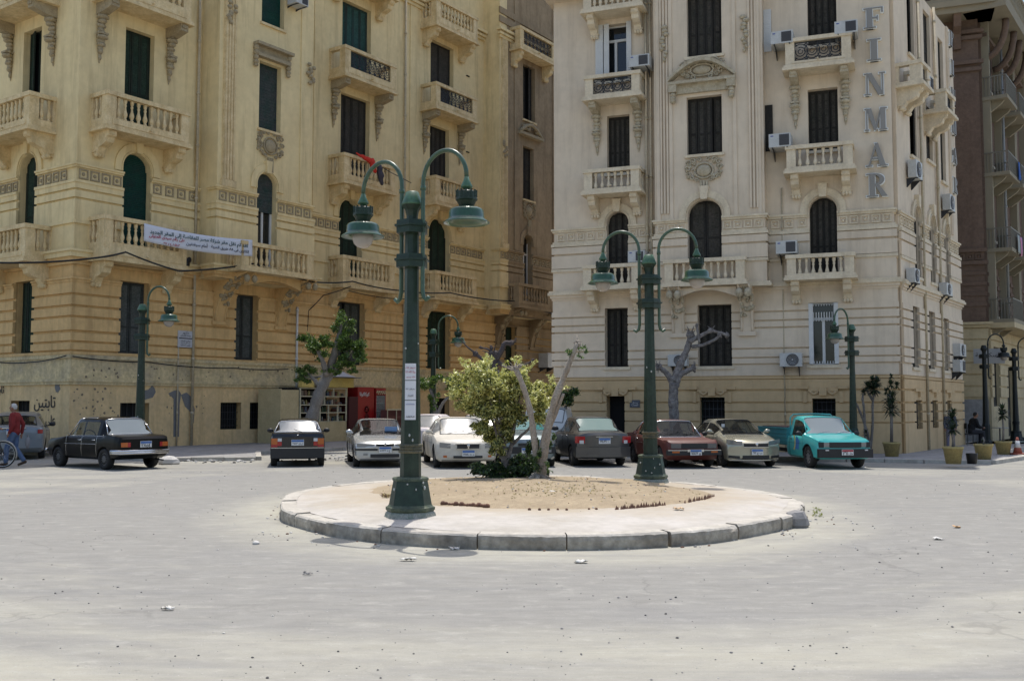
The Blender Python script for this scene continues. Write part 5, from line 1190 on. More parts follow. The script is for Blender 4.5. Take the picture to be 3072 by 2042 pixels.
# ---- ficus with green clumps by the kiosk
Y = 36.0; t = empty('ficus_tree', 'leafy green ficus tree with leaning grey trunk in front of the kiosk', 'tree', W(915, 1316, Y))
g = MB(); limb(g, [W(915, 1322, Y), W(935, 1255, Y), W(958, 1180, Y), W(985, 1120, Y + .2)], .24, .19, 1); limb(g, [W(985, 1120, Y + .2), W(1000, 1070, Y), W(1018, 1000, Y), W(1022, 960, Y)], .17, .05, 2)
limb(g, [W(980, 1125, Y), W(965, 1075, Y - .3), W(940, 1030, Y - .3)], .12, .05, 3); limb(g, [W(985, 1120, Y), W(1030, 1090, Y + .3), W(1070, 1040, Y + .4)], .12, .04, 4); limb(g, [W(960, 1160, Y), W(935, 1130, Y), W(915, 1118, Y)], .08, .03, 5)
t_ = g.build('trunk', M_bark, t, loc=WLOC[t.name])
g = MB(); px = .012
leaves(g, [(W(1022, 968, Y), (.42, .5, .42)), (W(1045, 1010, Y), (.45, .5, .4)), (W(990, 1030, Y - .3), (.42, .5, .35)), (W(935, 1025, Y - .3), (.50, .55, .40)), (W(960, 1058, Y - .3), (.40, .5, .28)),
           (W(1065, 1040, Y + .3), (.48, .5, .48)), (W(1040, 1085, Y), (.45, .5, .32)), (W(1078, 1072, Y), (.25, .4, .2)), (W(1000, 1108, Y), (.35, .4, .25)), (W(922, 1112, Y), (.42, .45, .28)), (W(915, 1135, Y), (.35, .4, .18)), (W(1060, 1108, Y - .2), (.25, .3, .15))], 12500, .095, seed=3, wts=(.5, .22, .28), aspect=.5)
g.build('crown', M_lf, t, loc=WLOC[t.name], recalc=False)
# ---- pruned bare tree in front of the grey building
Y = 32.3; t = empty('pruned_tree', 'pale grey pruned tree with knobbly bare stubs before the grey building', 'tree', W(2022, 1352, Y))
g = MB(); limb(g, [W(2022, 1355, Y), W(2024, 1280, Y), W(2020, 1200, Y), W(2022, 1150, Y)], .17, .15, 6)
limb(g, [W(2022, 1160, Y), W(2008, 1130, Y), W(1992, 1112, Y), W(1975, 1100, Y)], .12, .07, 7, 1.0); limb(g, [W(2026, 1160, Y), W(2040, 1125, Y), W(2062, 1112, Y), W(2082, 1104, Y)], .11, .07, 8, 1.1)
limb(g, [W(2020, 1145, Y), W(2042, 1090, Y + .1), W(2064, 1040, Y + .1), W(2072, 1002, Y + .1)], .13, .09, 9, .6); limb(g, [W(2068, 1025, Y), W(2100, 1008, Y), W(2135, 990, Y)], .09, .05, 10, .9)
limb(g, [W(2075, 1040, Y), W(2110, 1034, Y), W(2145, 1018, Y), W(2160, 1005, Y)], .06, .045, 11, 1.3); limb(g, [W(2135, 992, Y), W(2160, 998, Y), W(2182, 1006, Y)], .05, .05, 12, 1.0); limb(g, [W(2098, 1028, Y - .1), W(2094, 1000, Y - .1), W(2090, 975, Y - .1)], .04, .04, 13, .3)
g.build('trunk', M_barkw, t, loc=WLOC[t.name])
# ---- dark pruned tree behind the variegated bush
Y = 38.0; t = empty('pruned_tree', 'dark pruned tree whose bare twisted branches rise behind the variegated bush', 'tree', W(1482, 1322, Y))
g = MB(); limb(g, [W(1482, 1325, Y), W(1485, 1220, Y), W(1484, 1130, Y)], .26, .20, 14); limb(g, [W(1484, 1140, Y), W(1482, 1095, Y), W(1480, 1062, Y)], .20, .12, 15, .5)
limb(g, [W(1480, 1090, Y), W(1450, 1078, Y), W(1425, 1060, Y)], .10, .06, 16, .9); limb(g, [W(1428, 1060, Y), W(1402, 1040, Y), W(1376, 1012, Y)], .04, .02, 17); limb(g, [W(1488, 1080, Y), W(1505, 1050, Y), W(1515, 1030, Y), W(1535, 1030, Y)], .11, .09, 18, .5)
limb(g, [W(1490, 1085, Y), W(1520, 1100, Y), W(1550, 1104, Y)], .09, .05, 19, .8); limb(g, [W(1550, 1104, Y), W(1580, 1092, Y), W(1600, 1080, Y)], .05, .035, 20, 1.0); limb(g, [W(1478, 1075, Y), W(1468, 1050, Y), W(1440, 1042, Y)], .05, .03, 21, .8); limb(g, [W(1476, 1065, Y), W(1474, 1040, Y)], .05, .04, 22, .9)
g.build('trunk', M_barkd, t, loc=WLOC[t.name])
# ---- small green tree between lamp post and bush
Y = 38.5; t = empty('small_tree', 'small ficus tree with spreading bright crown between lamp post and bush', 'tree', W(1312, 1318, Y))
g = MB(); limb(g, [W(1312, 1322, Y), W(1308, 1260, Y), W(1300, 1200, Y), W(1290, 1165, Y)], .12, .05, 23); limb(g, [W(1310, 1250, Y), W(1325, 1215, Y), W(1345, 1190, Y), W(1362, 1175, Y)], .08, .03, 24)
g.build('trunk', M_bark, t, loc=WLOC[t.name])
g = MB(); leaves(g, [(W(1325, 1145, Y), (.55, .5, .28)), (W(1285, 1150, Y), (.45, .5, .32)), (W(1345, 1160, Y), (.3, .4, .22)), (W(1300, 1190, Y), (.28, .35, .28)), (W(1298, 1215, Y), (.2, .3, .2)), (W(1355, 1178, Y), (.25, .3, .12))], 3400, .10, seed=5, wts=(.45, .2, .35), aspect=.5)
g.build('crown', M_lf, t, loc=WLOC[t.name], recalc=False)
# ---- dark round ficus left of the grey building's door
Y = 32.8; t = empty('round_ficus', 'dark round clipped ficus just right of the slanting pale trunk', 'tree', W(1690, 1348, Y))
g = MB(); limb(g, [W(1690, 1350, Y), W(1688, 1280, Y), W(1698, 1215, Y)], .07, .05, 25); g.build('trunk', M_bark, t, loc=WLOC[t.name])
g = MB(); leaves(g, [(W(1705, 1182, Y), (.36, .4, .34)), (W(1688, 1195, Y), (.25, .3, .25))], 2200, .09, seed=6, wts=(.35, .6, .05), aspect=.5); g.build('crown', M_lf, t, loc=WLOC[t.name], recalc=False)
# ---- variegated bush on the island
Y = 19.8; t = empty('variegated_bush', 'cream and green variegated bush growing on the dirt island', 'bush', W(1512, 1438, Y))
g = MB()
for a, b, c_, d_, r0 in (((1512, 1440), (1516, 1370), (1500, 1290), (1470, 1200), .085), ((1516, 1400), (1535, 1330), (1545, 1260), (1560, 1180), .05), ((1512, 1400), (1500, 1340), (1480, 1270), (1440, 1180), .04), ((1530, 1340), (1560, 1310), (1590, 1280), (1610, 1230), .035), ((1505, 1300), (1500, 1230), (1500, 1160), (1495, 1110), .03)):
    limb(g, [W(*a, Y), W(*b, Y), W(*c_, Y), W(*d_, Y)], r0, .018, int(r0 * 999))
g.build('trunk', M_barkw, t, loc=WLOC[t.name])
K_ = [((1385, 1118), .2), ((1372, 1162), .16), ((1425, 1118), .36), ((1440, 1100), .28), ((1395, 1150), .26), ((1480, 1130), .32), ((1455, 1175), .42), ((1410, 1190), .30), ((1500, 1190), .36), ((1545, 1130), .32), ((1570, 1110), .24), ((1560, 1185), .34), ((1600, 1195), .30), ((1640, 1180), .28), ((1660, 1165), .16), ((1620, 1230), .26),
      ((1450, 1240), .34), ((1500, 1250), .34), ((1545, 1240), .28), ((1470, 1300), .28), ((1510, 1290), .22), ((1490, 1345), .22), ((1440, 1285), .20), ((1505, 1390), .14)]
K_ = [((a, b + (20 if b < 1155 else 6)), q * 1.06) for (a, b), q in K_]
g = MB(); r = random.Random(8)
leaves(g, [(W(*p, Y + r.uniform(-.35, .35)), (q, q * 1.2, q * .9)) for p, q in K_[:16]], 25000, .080, seed=7, wts=(.46, .34, .20), aspect=.36)
leaves(g, [(W(*p, Y + r.uniform(-.3, .3)), (q, q * 1.1, q * .9)) for p, q in K_[16:]], 11000, .076, seed=9, wts=(.20, .40, .40), aspect=.38)
for i in range(46):      # shoots breaking the outline
    p, q = r.choice(K_[:15]); c0 = W(*p, Y); d = Vector((r.gauss(0, 1), r.gauss(0, .6), abs(r.gauss(.9, .6)))).normalized()
    for k in range(7): leaves(g, [(c0 + d * (q * .9 + k * .035), (.045, .045, .045))], 5, .075, seed=i * 9 + k, wts=(.7, .25, .05), aspect=.35)
g.build('crown', M_lv, t, loc=WLOC[t.name], recalc=False)
# ---- two pruned pale trunks
Y = 19.0; t = empty('pruned_eucalyptus', 'forked pale trunk on the island, pruned to two leaning stubs', 'tree', W(1615, 1442, Y))
g = MB(); limb(g, [W(1612, 1446, Y), W(1612, 1410, Y), W(1604, 1330, Y), W(1590, 1230, Y), W(1566, 1150, Y), W(1547, 1106, Y)], .070, .048, 31, .1, 12)
limb(g, [W(1622, 1446, Y), W(1628, 1380, Y), W(1642, 1290, Y), W(1668, 1190, Y), W(1700, 1110, Y), W(1732, 1030, Y)], .100, .045, 32, .05, 12); limb(g, [W(1640, 1300, Y), W(1668, 1235, Y), W(1690, 1180, Y)], .05, .03, 33, 0, 8)
limb(g, [W(1548, 1110, Y), W(1528, 1106, Y), W(1505, 1095, Y)], .025, .015, 34); limb(g, [W(1550, 1108, Y), W(1560, 1098, Y)], .03, .03, 35, .6); limb(g, [W(1730, 1035, Y), W(1728, 1020, Y)], .02, .01, 36)
for a in range(7): an = a * .9; p = W(1617, 1440, Y); g.tube([p + Vector((0, 0, .12)), p + Vector((.2 * math.cos(an), .2 * math.sin(an), .02)), p + Vector((.33 * math.cos(an), .33 * math.sin(an), -.03))], [.06, .04, .02], 7)
g.build('trunk', M_barkp, t, loc=WLOC[t.name])
g = MB(); leaves(g, [(W(1712, 1058, Y), (.13, .1, .10)), (W(1752, 1050, Y), (.11, .1, .11)), (W(1740, 1068, Y), (.10, .1, .06)), (W(1640, 1400, Y - .1), (.07, .1, .12))], 160, .085, seed=12, wts=(.35, .1, .55), aspect=.32, droop=.8)
leaves(g, [(W(1608, 1385, Y - .1), (.14, .12, .22)), (W(1590, 1330, Y + .2), (.16, .15, .3)), (W(1655, 1320, Y + .2), (.10, .1, .14))], 900, .08, seed=13, wts=(.5, .25, .25), aspect=.4)
g.build('shoots', M_lh, t, loc=WLOC[t.name], recalc=False)
# ---- low dark hedge at their feet
Y = 19.75; hb = MB(); leaves(hb, [(W(1440, 1415, Y), (.22, .3, .16)), (W(1480, 1418, Y), (.28, .35, .2)), (W(1530, 1415, Y), (.3, .35, .2)), (W(1580, 1412, Y), (.3, .35, .22)), (W(1615, 1425, Y + .2), (.2, .3, .14)), (W(1500, 1432, Y), (.5, .35, .1)), (W(1430, 1400, Y), (.18, .3, .14)), (W(1560, 1395, Y), (.3, .3, .18))], 7000, .075, seed=15, wts=(.4, .46, .14), aspect=.45)
tag(hb.build('low_hedge', M_lh, loc=W(1520, 1438, Y), recalc=False), 'low dark green ground hedge under the variegated bush', 'bush')
g = MB(); leaves(g, [((4.62, 15.3, .05), (.09, .12, .07)), ((4.66, 15.5, .08), (.06, .08, .06))], 110, .05, seed=16, wts=(.2, 0, .8), aspect=.25)
tag(g.build('weed_tuft', [leafmat('dry_weed', (.36, .34, .14), (.28, .27, .1)), M_lh[0], leafmat('dry_weed_green', (.20, .25, .08), (.3, .28, .1))], loc=(4.6, 15.2, 0), recalc=False), 'small dry weed sprouting at the broken kerb end', 'weed')
# ---- potted yuccas, dracaena
M_pot = mat('yellow_clay_pot', (.42, .33, .13), .85, var=.18, scale=4, col2=(.32, .25, .11), bump=.3)
M_soil = mat('pot_soil', (.06, .045, .03), .95)
def rosette(g, c, R, n, seed, up=.15, w_=.035, mi=(0, 1)):
    r = random.Random(seed); c = Vector(c)
    for i in range(n):
        a = r.uniform(0, 2 * math.pi); e = r.uniform(-.9, 1.35); d = Vector((math.cos(a) * math.cos(e), math.sin(a) * math.cos(e), math.sin(e) + up)).normalized(); L = R * r.uniform(.7, 1.08)
        s_ = d.cross(Vector((0, 0, 1))); s_ = (s_.normalized() if s_.length > .01 else Vector((1, 0, 0))) * w_ / 2
        p1 = c + d * L * .55; p2 = c + d * L - Vector((0, 0, L * .12 * math.cos(e)))
        g.add([tuple(c - s_ * .5), tuple(c + s_ * .5), tuple(p1 + s_), tuple(p1 - s_), tuple(p2)], [(0, 1, 2, 3), (3, 2, 4)], mi[0] if r.random() < .6 else mi[1])
def potted(label, x, y, z0, pr, ph, stems, ros, group='potted plants on the corner pavement'):
    t = empty('potted_plant', label, 'potted plant', (x, y, z0), group=group)
    g = MB(); g.lathe([(pr * .70, 0), (pr * .92, ph * .86), (pr, ph * .87), (pr, ph), (pr * .88, ph), (pr * .86, ph * .92)], seg=20); g.build('pot', M_pot, t)
    g = MB(); g.lathe([(0, ph * .93), (pr * .87, ph * .93)], seg=16); g.build('soil', M_soil, t)
    g = MB()
    for (dx, dy, h, r0) in stems: g.tube([(dx * .2, dy * .2, ph * .9), (dx * .6 + .02, dy * .6, ph + h * .5), (dx, dy, ph + h)], [r0, r0 * .9, r0 * .8], 7)
    g.build('stem', M_bark, t)
    g = MB()
    for i, (dx, dy, h, R, n) in enumerate(ros): rosette(g, (dx, dy, ph + h), R, n, 40 + i, w_=.045)
    g.build('leaves', M_ly, t, recalc=False)
potted('tall potted yucca with spiky head beside the turquoise pickup', 11.62, 30.75, .10, .27, .44, [(0, 0, 1.55, .05)], [(0, 0, .95, .42, 60), (0, 0, 1.1, .45, 90), (0, 0, 1.35, .40, 70), (.02, 0, 1.75, .22, 50), (-.12, 0, 1.55, .2, 30), (.2, 0, 1.72, .2, 40), (.04, 0, 2.0, .13, 40)])
potted('dark spiky plant in a yellow pot, by the dark bucket on the kerb', 11.85, 27.0, .10, .27, .46, [(0, 0, .4, .04)], [(0, 0, .45, .32, 70), (0, 0, .75, .30, 70), (.02, 0, .92, .18, 40)])
potted('nearly bare potted plant in front of the seated man', 13.7, 29.2, .10, .27, .44, [(0, 0, .2, .03)], [(0, 0, .06, .15, 16)])
potted('potted yucca with pale sunlit tips between the two dark lamps', 15.65, 32.0, .10, .26, .42, [(0, 0, .75, .035)], [(0, 0, .82, .34, 80), (0, 0, 1.0, .28, 40)])
t = empty('dracaena', 'cluster of tall bare stemmed dracaenas growing behind the pickup and lamp', 'plant', (11.1, 31.4, .1))
g = MB()
for p in (((2612, 1345), (2600, 1290), (2580, 1235), (2566, 1205)), ((2612, 1345), (2618, 1270), (2618, 1215), (2622, 1180)), ((2598, 1345), (2592, 1230), (2588, 1195), (2592, 1175)), ((2618, 1200), (2606, 1180), (2600, 1165))): limb(g, [W(*q, 31.4) for q in p], .045, .03, 50)
g.build('stem', M_bark, t, loc=WLOC[t.name])
g = MB()
for i, (p, R, n) in enumerate((((2622, 1168), .36, 130), ((2604, 1160), .28, 80), ((2630, 1148), .28, 80), ((2618, 1140), .22, 60), ((2590, 1178), .16, 40), ((2598, 1300), .2, 40))): rosette(g, W(*p, 31.4), R, n, 60 + i, w_=.05)
g.build('leaves', M_ly, t, loc=WLOC[t.name], recalc=False)
g = MB(); g.lathe([(.12, 0), (.15, .26), (.15, .28), (.13, .28), (.12, .02)], seg=14); tag(g.build('bucket', mat('black_bucket', (.012, .012, .013), .5), loc=None), 'small black bucket next to the yellow pot', 'bucket').location = (12.35, 27.0, .10)
# ================================================================ kiosk, fridges, crates
M_ybd = mat('yellow_painted_board', (.62, .47, .13), .75, var=.12, scale=3, col2=(.52, .40, .13))
M_cream = mat('cream_painted_frame', (.62, .56, .38), .7, var=.1, scale=5)
M_obd = mat('ochre_board', (.56, .46, .26), .85, var=.1, scale=2.5, col2=(.47, .38, .21))
kt = empty('kiosk', 'yellow street kiosk with shelves full of goods under the ficus tree', 'kiosk', FL_.pt(10.7, 1.0, .10))
g = MB(FL_); g.box(9.25, 12.0, .3, 1.6, .10, .95); g.build('counter', M_obd, kt)
g = MB(FL_); g.box(8.2, 9.2, .3, 1.58, .10, 2.28); g.box(8.17, 8.22, .28, 1.62, .10, 2.32); g.build('side_cabinet', M_obd, kt)
g = MB(FL_); g.box(9.25, 12.0, .3, .36, .95, 2.4); g.box(9.25, 9.32, .3, 1.55, .95, 2.4); g.build('back_panel', M_dark, kt)
us = [9.25, 9.62, 10.40, 11.1, 11.98]; zs = [.95, 1.33, 1.66, 2.02, 2.36]
g = MB(FL_)
for z in zs: g.box(9.25, 12.0, .38, 1.6, z - .018, z + .018)
for u in (9.25, 10.38, 11.96): g.box(u, u + .045, 1.55, 1.61, .97, 2.34)
for z0, z1, uu in ((.97, 1.31, (10.9, 11.45)), (1.35, 1.64, (10.9, 11.45)), (1.68, 2.0, (10.66,)), (2.04, 2.34, (11.2,))):
    for u in uu: g.box(u, u + .03, 1.54, 1.60, z0, z1)
g.build('shelf', M_cream, kt)
r = random.Random(21); cols = [(.30, .30, .28), (.20, .08, .06), (.08, .10, .14), (.30, .25, .10), (.20, .17, .14), (.09, .13, .08), (.16, .10, .07), (.34, .31, .25)]
for k, c_ in enumerate(cols):      # goods
    g = MB(FL_)
    for z in zs[:-1]:
        u = 9.34 + r.uniform(0, .3)
        while u < 11.9:
            w_ = r.uniform(.05, .14); h = r.uniform(.10, .26)
            if r.random() < .30:
                if r.random() < .5: g.box(u, u + w_, 1.1, 1.40 + r.uniform(-.1, .1), z + .02, z + h)
                else: g.lathe([(w_ * .4, z + .02), (w_ * .4, z + h * .7), (w_ * .18, z + h * .85), (w_ * .18, z + h)], (u + w_ / 2, 1.4, 0), 8)
            u += w_ * r.uniform(1.6, 3.5)
    g.build('goods', mat('goods_%d' % k, c_, .5), kt)['kind'] = 'stuff'
g = MB(FL_); g.box(10.35, 12.3, 1.5, 1.72, 2.42, 2.82); g.box(9.25, 9.95, 1.5, 1.70, 2.40, 2.68); g.build('fascia', M_ybd, kt)
ug = MB(FL_); c0 = (11.45, 1.5, 2.86)
ug.lathe([(.85, 2.86), (.55, 2.97), (.25, 3.12), (.05, 3.2), (0, 3.21)], (c0[0], c0[1], 0), 8, smooth=False); ug.build('canopy_top', mat('grey_white_canvas', (.42, .42, .44), .85), kt)
g = MB(FL_); g.box(10.5, 12.6, .3, 1.9, 2.83, 2.87); g.build('roof', M_cem, kt)
M_redp = mat('red_fridge_paint', (.30, .010, .012), .35, coat=.3, var=.1, scale=4); M_redd = mat('dark_red_panel', (.06, .008, .012), .5)
ft = empty('drinks_fridge', 'red drinks fridge with a glass door standing right of the kiosk', 'fridge', FL_.pt(14.0, 1.6, .10))
g = MB(FL_); g.box(13.75, 14.42, 1.0, 1.08, .10, 2.1); g.box(13.75, 13.79, 1.08, 1.7, .10, 2.1); g.box(14.38, 14.42, 1.08, 1.7, .10, 2.1); g.box(13.75, 14.42, 1.0, 1.7, 2.1, 2.42); g.box(13.75, 14.42, 1.0, 1.7, .10, .4); g.build('body', M_redp, ft)
g = MB(FL_); [g.box(13.80, 14.37, 1.1, 1.6, z, z + .02) for z in (.72, 1.05, 1.38, 1.72)]; g.build('shelf', M_white, ft)
for k, c_ in enumerate(((.1, .2, .08), (.4, .05, .04), (.45, .3, .05))):
    g = MB(FL_); rr = random.Random(k)
    for z in (.42, .74, 1.07, 1.40, 1.74):
        for i in range(7):
            if rr.random() < .5: g.lathe([(.03, z), (.03, z + .15), (.012, z + .2), (.012, z + .24)], (13.85 + i * .078, 1.5, 0), 7)
    g.build('bottle_row', mat('drink_%d' % k, c_, .2), ft)['kind'] = 'stuff'
g = MB(FL_); g.box(13.79, 14.38, 1.69, 1.7, .42, 2.08); g.build('glass_door', glass_mat('fridge_glass', (.5, .55, .55), .25), ft)
g = MB(FL_)
for i in range(14): g.ball((13.8 + i * .045, 1.72, 2.22 + .06 * math.sin(i * 2.2)), (.035, .01, .045), 0, 6, 4)
g.build('header_print', mat('yellow_white_print', (.55, .5, .3), .6), ft)
f2 = empty('drinks_fridge', 'taller red drinks fridge seen from its side with white script logo', 'fridge', FL_.pt(13.1, 1.6, .10))
g = MB(FL_); g.box(12.62, 13.68, 1.05, 1.66, .10, 2.45); g.build('body', M_redp, f2)
g = MB(FL_); g.box(12.05, 12.60, 1.1, 1.70, .10, 2.02); g.build('open_door', M_redd, f2)
ftext('logo', ar('كوكاكولا'), M_white, f2, FL_, 13.05, 1.672, 2.12, width=.62, bold=.02)
g = MB(FL_)
for i in range(3): g.lathe([(.0, 0), (.16 - i * .03, 0)], (13.2, 1.668, 1.45 - i * .3), 14, axis='y')
g.build('faded_print', mat('faded_red_print', (.24, .02, .02), .5), f2)
M_cr = mat('reddish_crate_plastic', (.17, .06, .05), .7, var=.2, scale=6)
for i, (u, lb_) in enumerate(((13.75, 'left red brown bottle crate stack with pale frame, by the fridge'), (14.35, 'right red brown bottle crate stack, partly behind the lamp post'))):
    t = empty('crate_stack', lb_, 'crate stack', FL_.pt(u + .28, 2.4, .10), group='bottle crates by the fridge')
    for k in range(4):
        g = MB(FL_); z = .1 + k * .335
        g.box(u, u + .56, 2.0, 2.4, z, z + .05); g.box(u, u + .56, 2.36, 2.40, z + .28, z + .33); g.box(u, u + .56, 2.0, 2.04, z + .05, z + .33)
        for j in range(9): g.box(u + j * .066, u + j * .066 + .03, 2.36, 2.395, z + .05, z + .28)
        for uu in (u, u + .53): g.box(uu, uu + .03, 2.04, 2.36, z + .05, z + .33)
        g.build('crate', M_cr, t)
    g = MB(FL_); g.box(u - .02, u + .58, 2.41, 2.44, 1.42, 1.48); g.box(u - .03, u, 2.41, 2.44, .1, 1.42); g.build('pale_frame', M_cream, t)

# ================================================================ island edging, rocks, litter, gravel
M_brk = mat('clay_edging', (.19, .095, .06), .9, var=.3, scale=9, bump=.5, col2=(.12, .07, .05))
def edging(label, pts, n, sz, seed, tooth=False):
    g = MB(); r = random.Random(seed)
    for i in range(n):
        t = i / max(1, n - 1) * (len(pts) - 1); k = min(int(t), len(pts) - 2); a, b = Vector(pts[k]), Vector(pts[k + 1]); p = a.lerp(b, t - k); d = (b - a).normalized()
        if r.random() < .07: continue
        s_ = sz * r.uniform(.7, 1.25); z = isl_z(p.x, p.y)
        x, y = p.x + r.uniform(-.01, .01), p.y + r.uniform(-.02, .02)
        if tooth: g.add([(x - d.x * s_ * .6, y - d.y * s_ * .6 - .03, z), (x + d.x * s_ * .6, y + d.y * s_ * .6 - .03, z), (x, y - .01, z + s_ * 1.5), (x - d.x * s_ * .6, y - d.y * s_ * .6 + .05, z), (x + d.x * s_ * .6, y + d.y * s_ * .6 + .05, z)], [(0, 1, 2), (0, 2, 3), (1, 4, 2), (3, 2, 4)])
        else: g.ball((x, y, z + s_ * .35), (s_ * .75, s_ * .6, s_ * .7), 0, 7, 5)
    return tag(g.build('brick_edging', M_brk), label, 'edging', 'clay edging around the earth bed')
def G(px, py, z=.21):
    x, zz = (px - 1536) / F_PX, (1021 - py) / F_PX; c, q = math.cos(TH), math.sin(TH); d = (x, c - zz * q, q + zz * c); t = (z - CAM_H) / d[2]; return (d[0] * t, d[1] * t)
edging('row of half buried round clay lumps just right of the front lamp', [G(1328, 1516), G(1400, 1520), G(1462, 1524)], 16, .05, 1)
edging('sparse line of small clay bits along the bed front', [G(1590, 1532), G(1700, 1532), G(1790, 1530)], 9, .028, 2)
edging('toothed brick row near the front right of the bed', [G(1850, 1530), G(1920, 1524), G(2000, 1516)], 24, .042, 3, True)
edging('longer toothed brick row curving back at the right of the bed', [G(2055, 1510), G(2110, 1500), G(2142, 1490)], 20, .046, 4, True)
def rock(g, c, r0, seed, mi=0, flat=.65):
    r = random.Random(seed); n0 = len(g.v); g.ball(c, (r0, r0 * r.uniform(.7, 1), r0 * flat), mi, 7, 5)
    for i in range(n0, len(g.v)):
        v = Vector(g.v[i]) - Vector(c); k = 1 + .35 * noise.noise((v.x / r0 + seed, v.y / r0, v.z / r0)); g.v[i] = tuple(Vector(c) + v * k)
    for i in range(len(g.f) - 1, -1, -1):
        if g.f[i][0] >= n0: g.sm[i] = False
        else: break
M_st = mat('grey_stone', (.27, .26, .25), .9, var=.2, scale=14, bump=.5); M_std = mat('dark_stone', (.11, .105, .10), .9); M_stw = mat('pale_stone', (.55, .53, .49), .9, var=.1, scale=9)
M_papr = mat('litter_paper', (.55, .54, .50), .85)
def single(name, label, cat, px, py, r0, m, z=0.0, flat=.65, seed=1):
    x, y = G(px, py, z); g = MB(); rock(g, (x, y, z + r0 * flat * .55), r0, seed, 0, flat); tag(g.build(name, m, loc=(x, y, z)), label, cat)
def scrap(label, px, py, w_, l_, z=0.0, m=None, seed=3, name='paper_scrap', cat='litter'):
    x, y = G(px, py, z); g = MB(); r = random.Random(seed); n = 5
    vs = [(x + .55 * w_ * (i / n - .5) + r.uniform(-.1, .1) * w_, y + .6 * l_ * (j / 3 - .5) + r.uniform(-.1, .1) * l_, z + .006 + r.uniform(0, .035)) for i in range(n + 1) for j in range(4)]
    g.add(vs, [(i * 4 + j, (i + 1) * 4 + j, (i + 1) * 4 + j + 1, i * 4 + j + 1) for i in range(n) for j in range(3)], 0, True)
    o = g.build(name, m or M_papr, loc=(x, y, z), recalc=False); md = o.modifiers.new('t', 'SOLIDIFY'); md.thickness = .004; tag(o, label, cat, 'litter on the road')
single('rock', 'grey stone by the kerb in front of the tall lamp', 'stone', 1160, 1613, .075, M_st, seed=2)
single('rock', 'small brown stone beside the right lamp head shadow', 'stone', 1313, 1635, .045, M_brk, seed=3)
single('crumpled_foil', 'crumpled grey white wad below the kerb middle', 'litter', 1515, 1642, .085, M_stw, flat=.5, seed=4)
single('broken_slab', 'broken concrete lump at the right kerb end', 'rubble', 2385, 1580, .20, M_st, flat=.75, seed=5)
single('rock', 'round white pebble on the road left of the island', 'stone', 768, 1632, .045, M_stw, seed=6)
single('rubble_block', 'sunlit white rubble block on the kerb behind the black sedan', 'rubble', 505, 1392, .34, M_stw, flat=.5, seed=7)
scrap('white paper scrap lying inside the right lamp head shadow', 1362, 1648, .19, .12, seed=5)
scrap('long white torn paper on the road below the island', 1225, 1682, .30, .10, seed=6)
scrap('flat white plastic lid on the road under the kerb gap', 1744, 1688, .20, .12, seed=7)
scrap('dark flat strip of cardboard on the road ahead of the island', 922, 1725, .16, .06, seed=8, m=M_st)
scrap('curled grey paper on the road far to the right', 2812, 1618, .22, .12, seed=9)
scrap('orange white wrapper on the road far to the right', 2870, 1583, .16, .10, seed=10, m=mat('orange_wrapper', (.6, .35, .15), .6))
scrap('white paper on the dirt bed in front of the trunks', 1660, 1477, .19, .14, z=.285, seed=11)
scrap('white scrap on the near road at left', 505, 1830, .17, .06, seed=12)
scrap('tan cardboard triangle leaning on the toothed bricks', 2035, 1528, .2, .2, z=.22, seed=13, m=mat('tan_cardboard', (.5, .36, .22), .9))
scrap('white litter by the wheel of the turquoise pickup', 2592, 1403, .25, .15, seed=14)
scrap('white litter in front of the champagne sedan', 2158, 1402, .2, .14, seed=15)
scrap('pale rag in the gutter between the black hatchback and silver sedan', 1000, 1366, .3, .2, seed=16)
g = MB(); r = random.Random(33)
for i in range(1700):
    y = 5.4 + (r.random() ** 1.5) * 20; x = r.uniform(-.58, .58) * y
    if math.hypot(x - .4, (y - 16.85) * .84) < 4.6: continue
    q = r.choice((.003, .003, .004, .005, .007)) * r.uniform(.6, 1.3) * (1 + y / 26)
    if noise.noise((x * .5, y * .5, 4)) < -.08 and r.random() < .75: continue
    rock(g, (x, y, q * .3), q, i, r.choice((0, 0, 1, 2)), .7)
for i in range(110):
    a = r.uniform(0, 6.28); f = r.uniform(.1, 1.1); x, y = DC.x + f * dirt_r(a) * math.cos(a), DC.y + f * dirt_r(a) * math.sin(a); q = r.uniform(.007, .018)
    rock(g, (x, y, dirt_z(x, y) + q * .3), q, i, r.choice((1, 3, 2)), .7)
for i in range(120):
    x, y = r.choice([(r.uniform(-10.2, -7.6), r.uniform(29.0, 30.2)), (r.uniform(-7, -4), r.uniform(30, 33))]); q = r.uniform(.02, .06); rock(g, (x, y, q * .3), q, i, r.choice((0, 2, 2)), .7)
for i in range(170):
    a = r.uniform(-math.pi, math.pi); k = isl_r(a) + abs(r.gauss(0, .10)) + .02
    if r.random() < .5: a = r.choice((-2.35, -1.95, -1.2, -.85, -.5, -.35)) + r.gauss(0, .03)
    q = r.uniform(.006, .022); rock(g, (IC.x + k * math.cos(a), IC.y + k * math.sin(a), q * .3), q, i, r.choice((1, 2, 3)), .6)
tag(g.build('gravel', [M_std, M_st, M_stw, M_brk]), 'scattered small stones and grit over the road', 'gravel', kind='stuff')
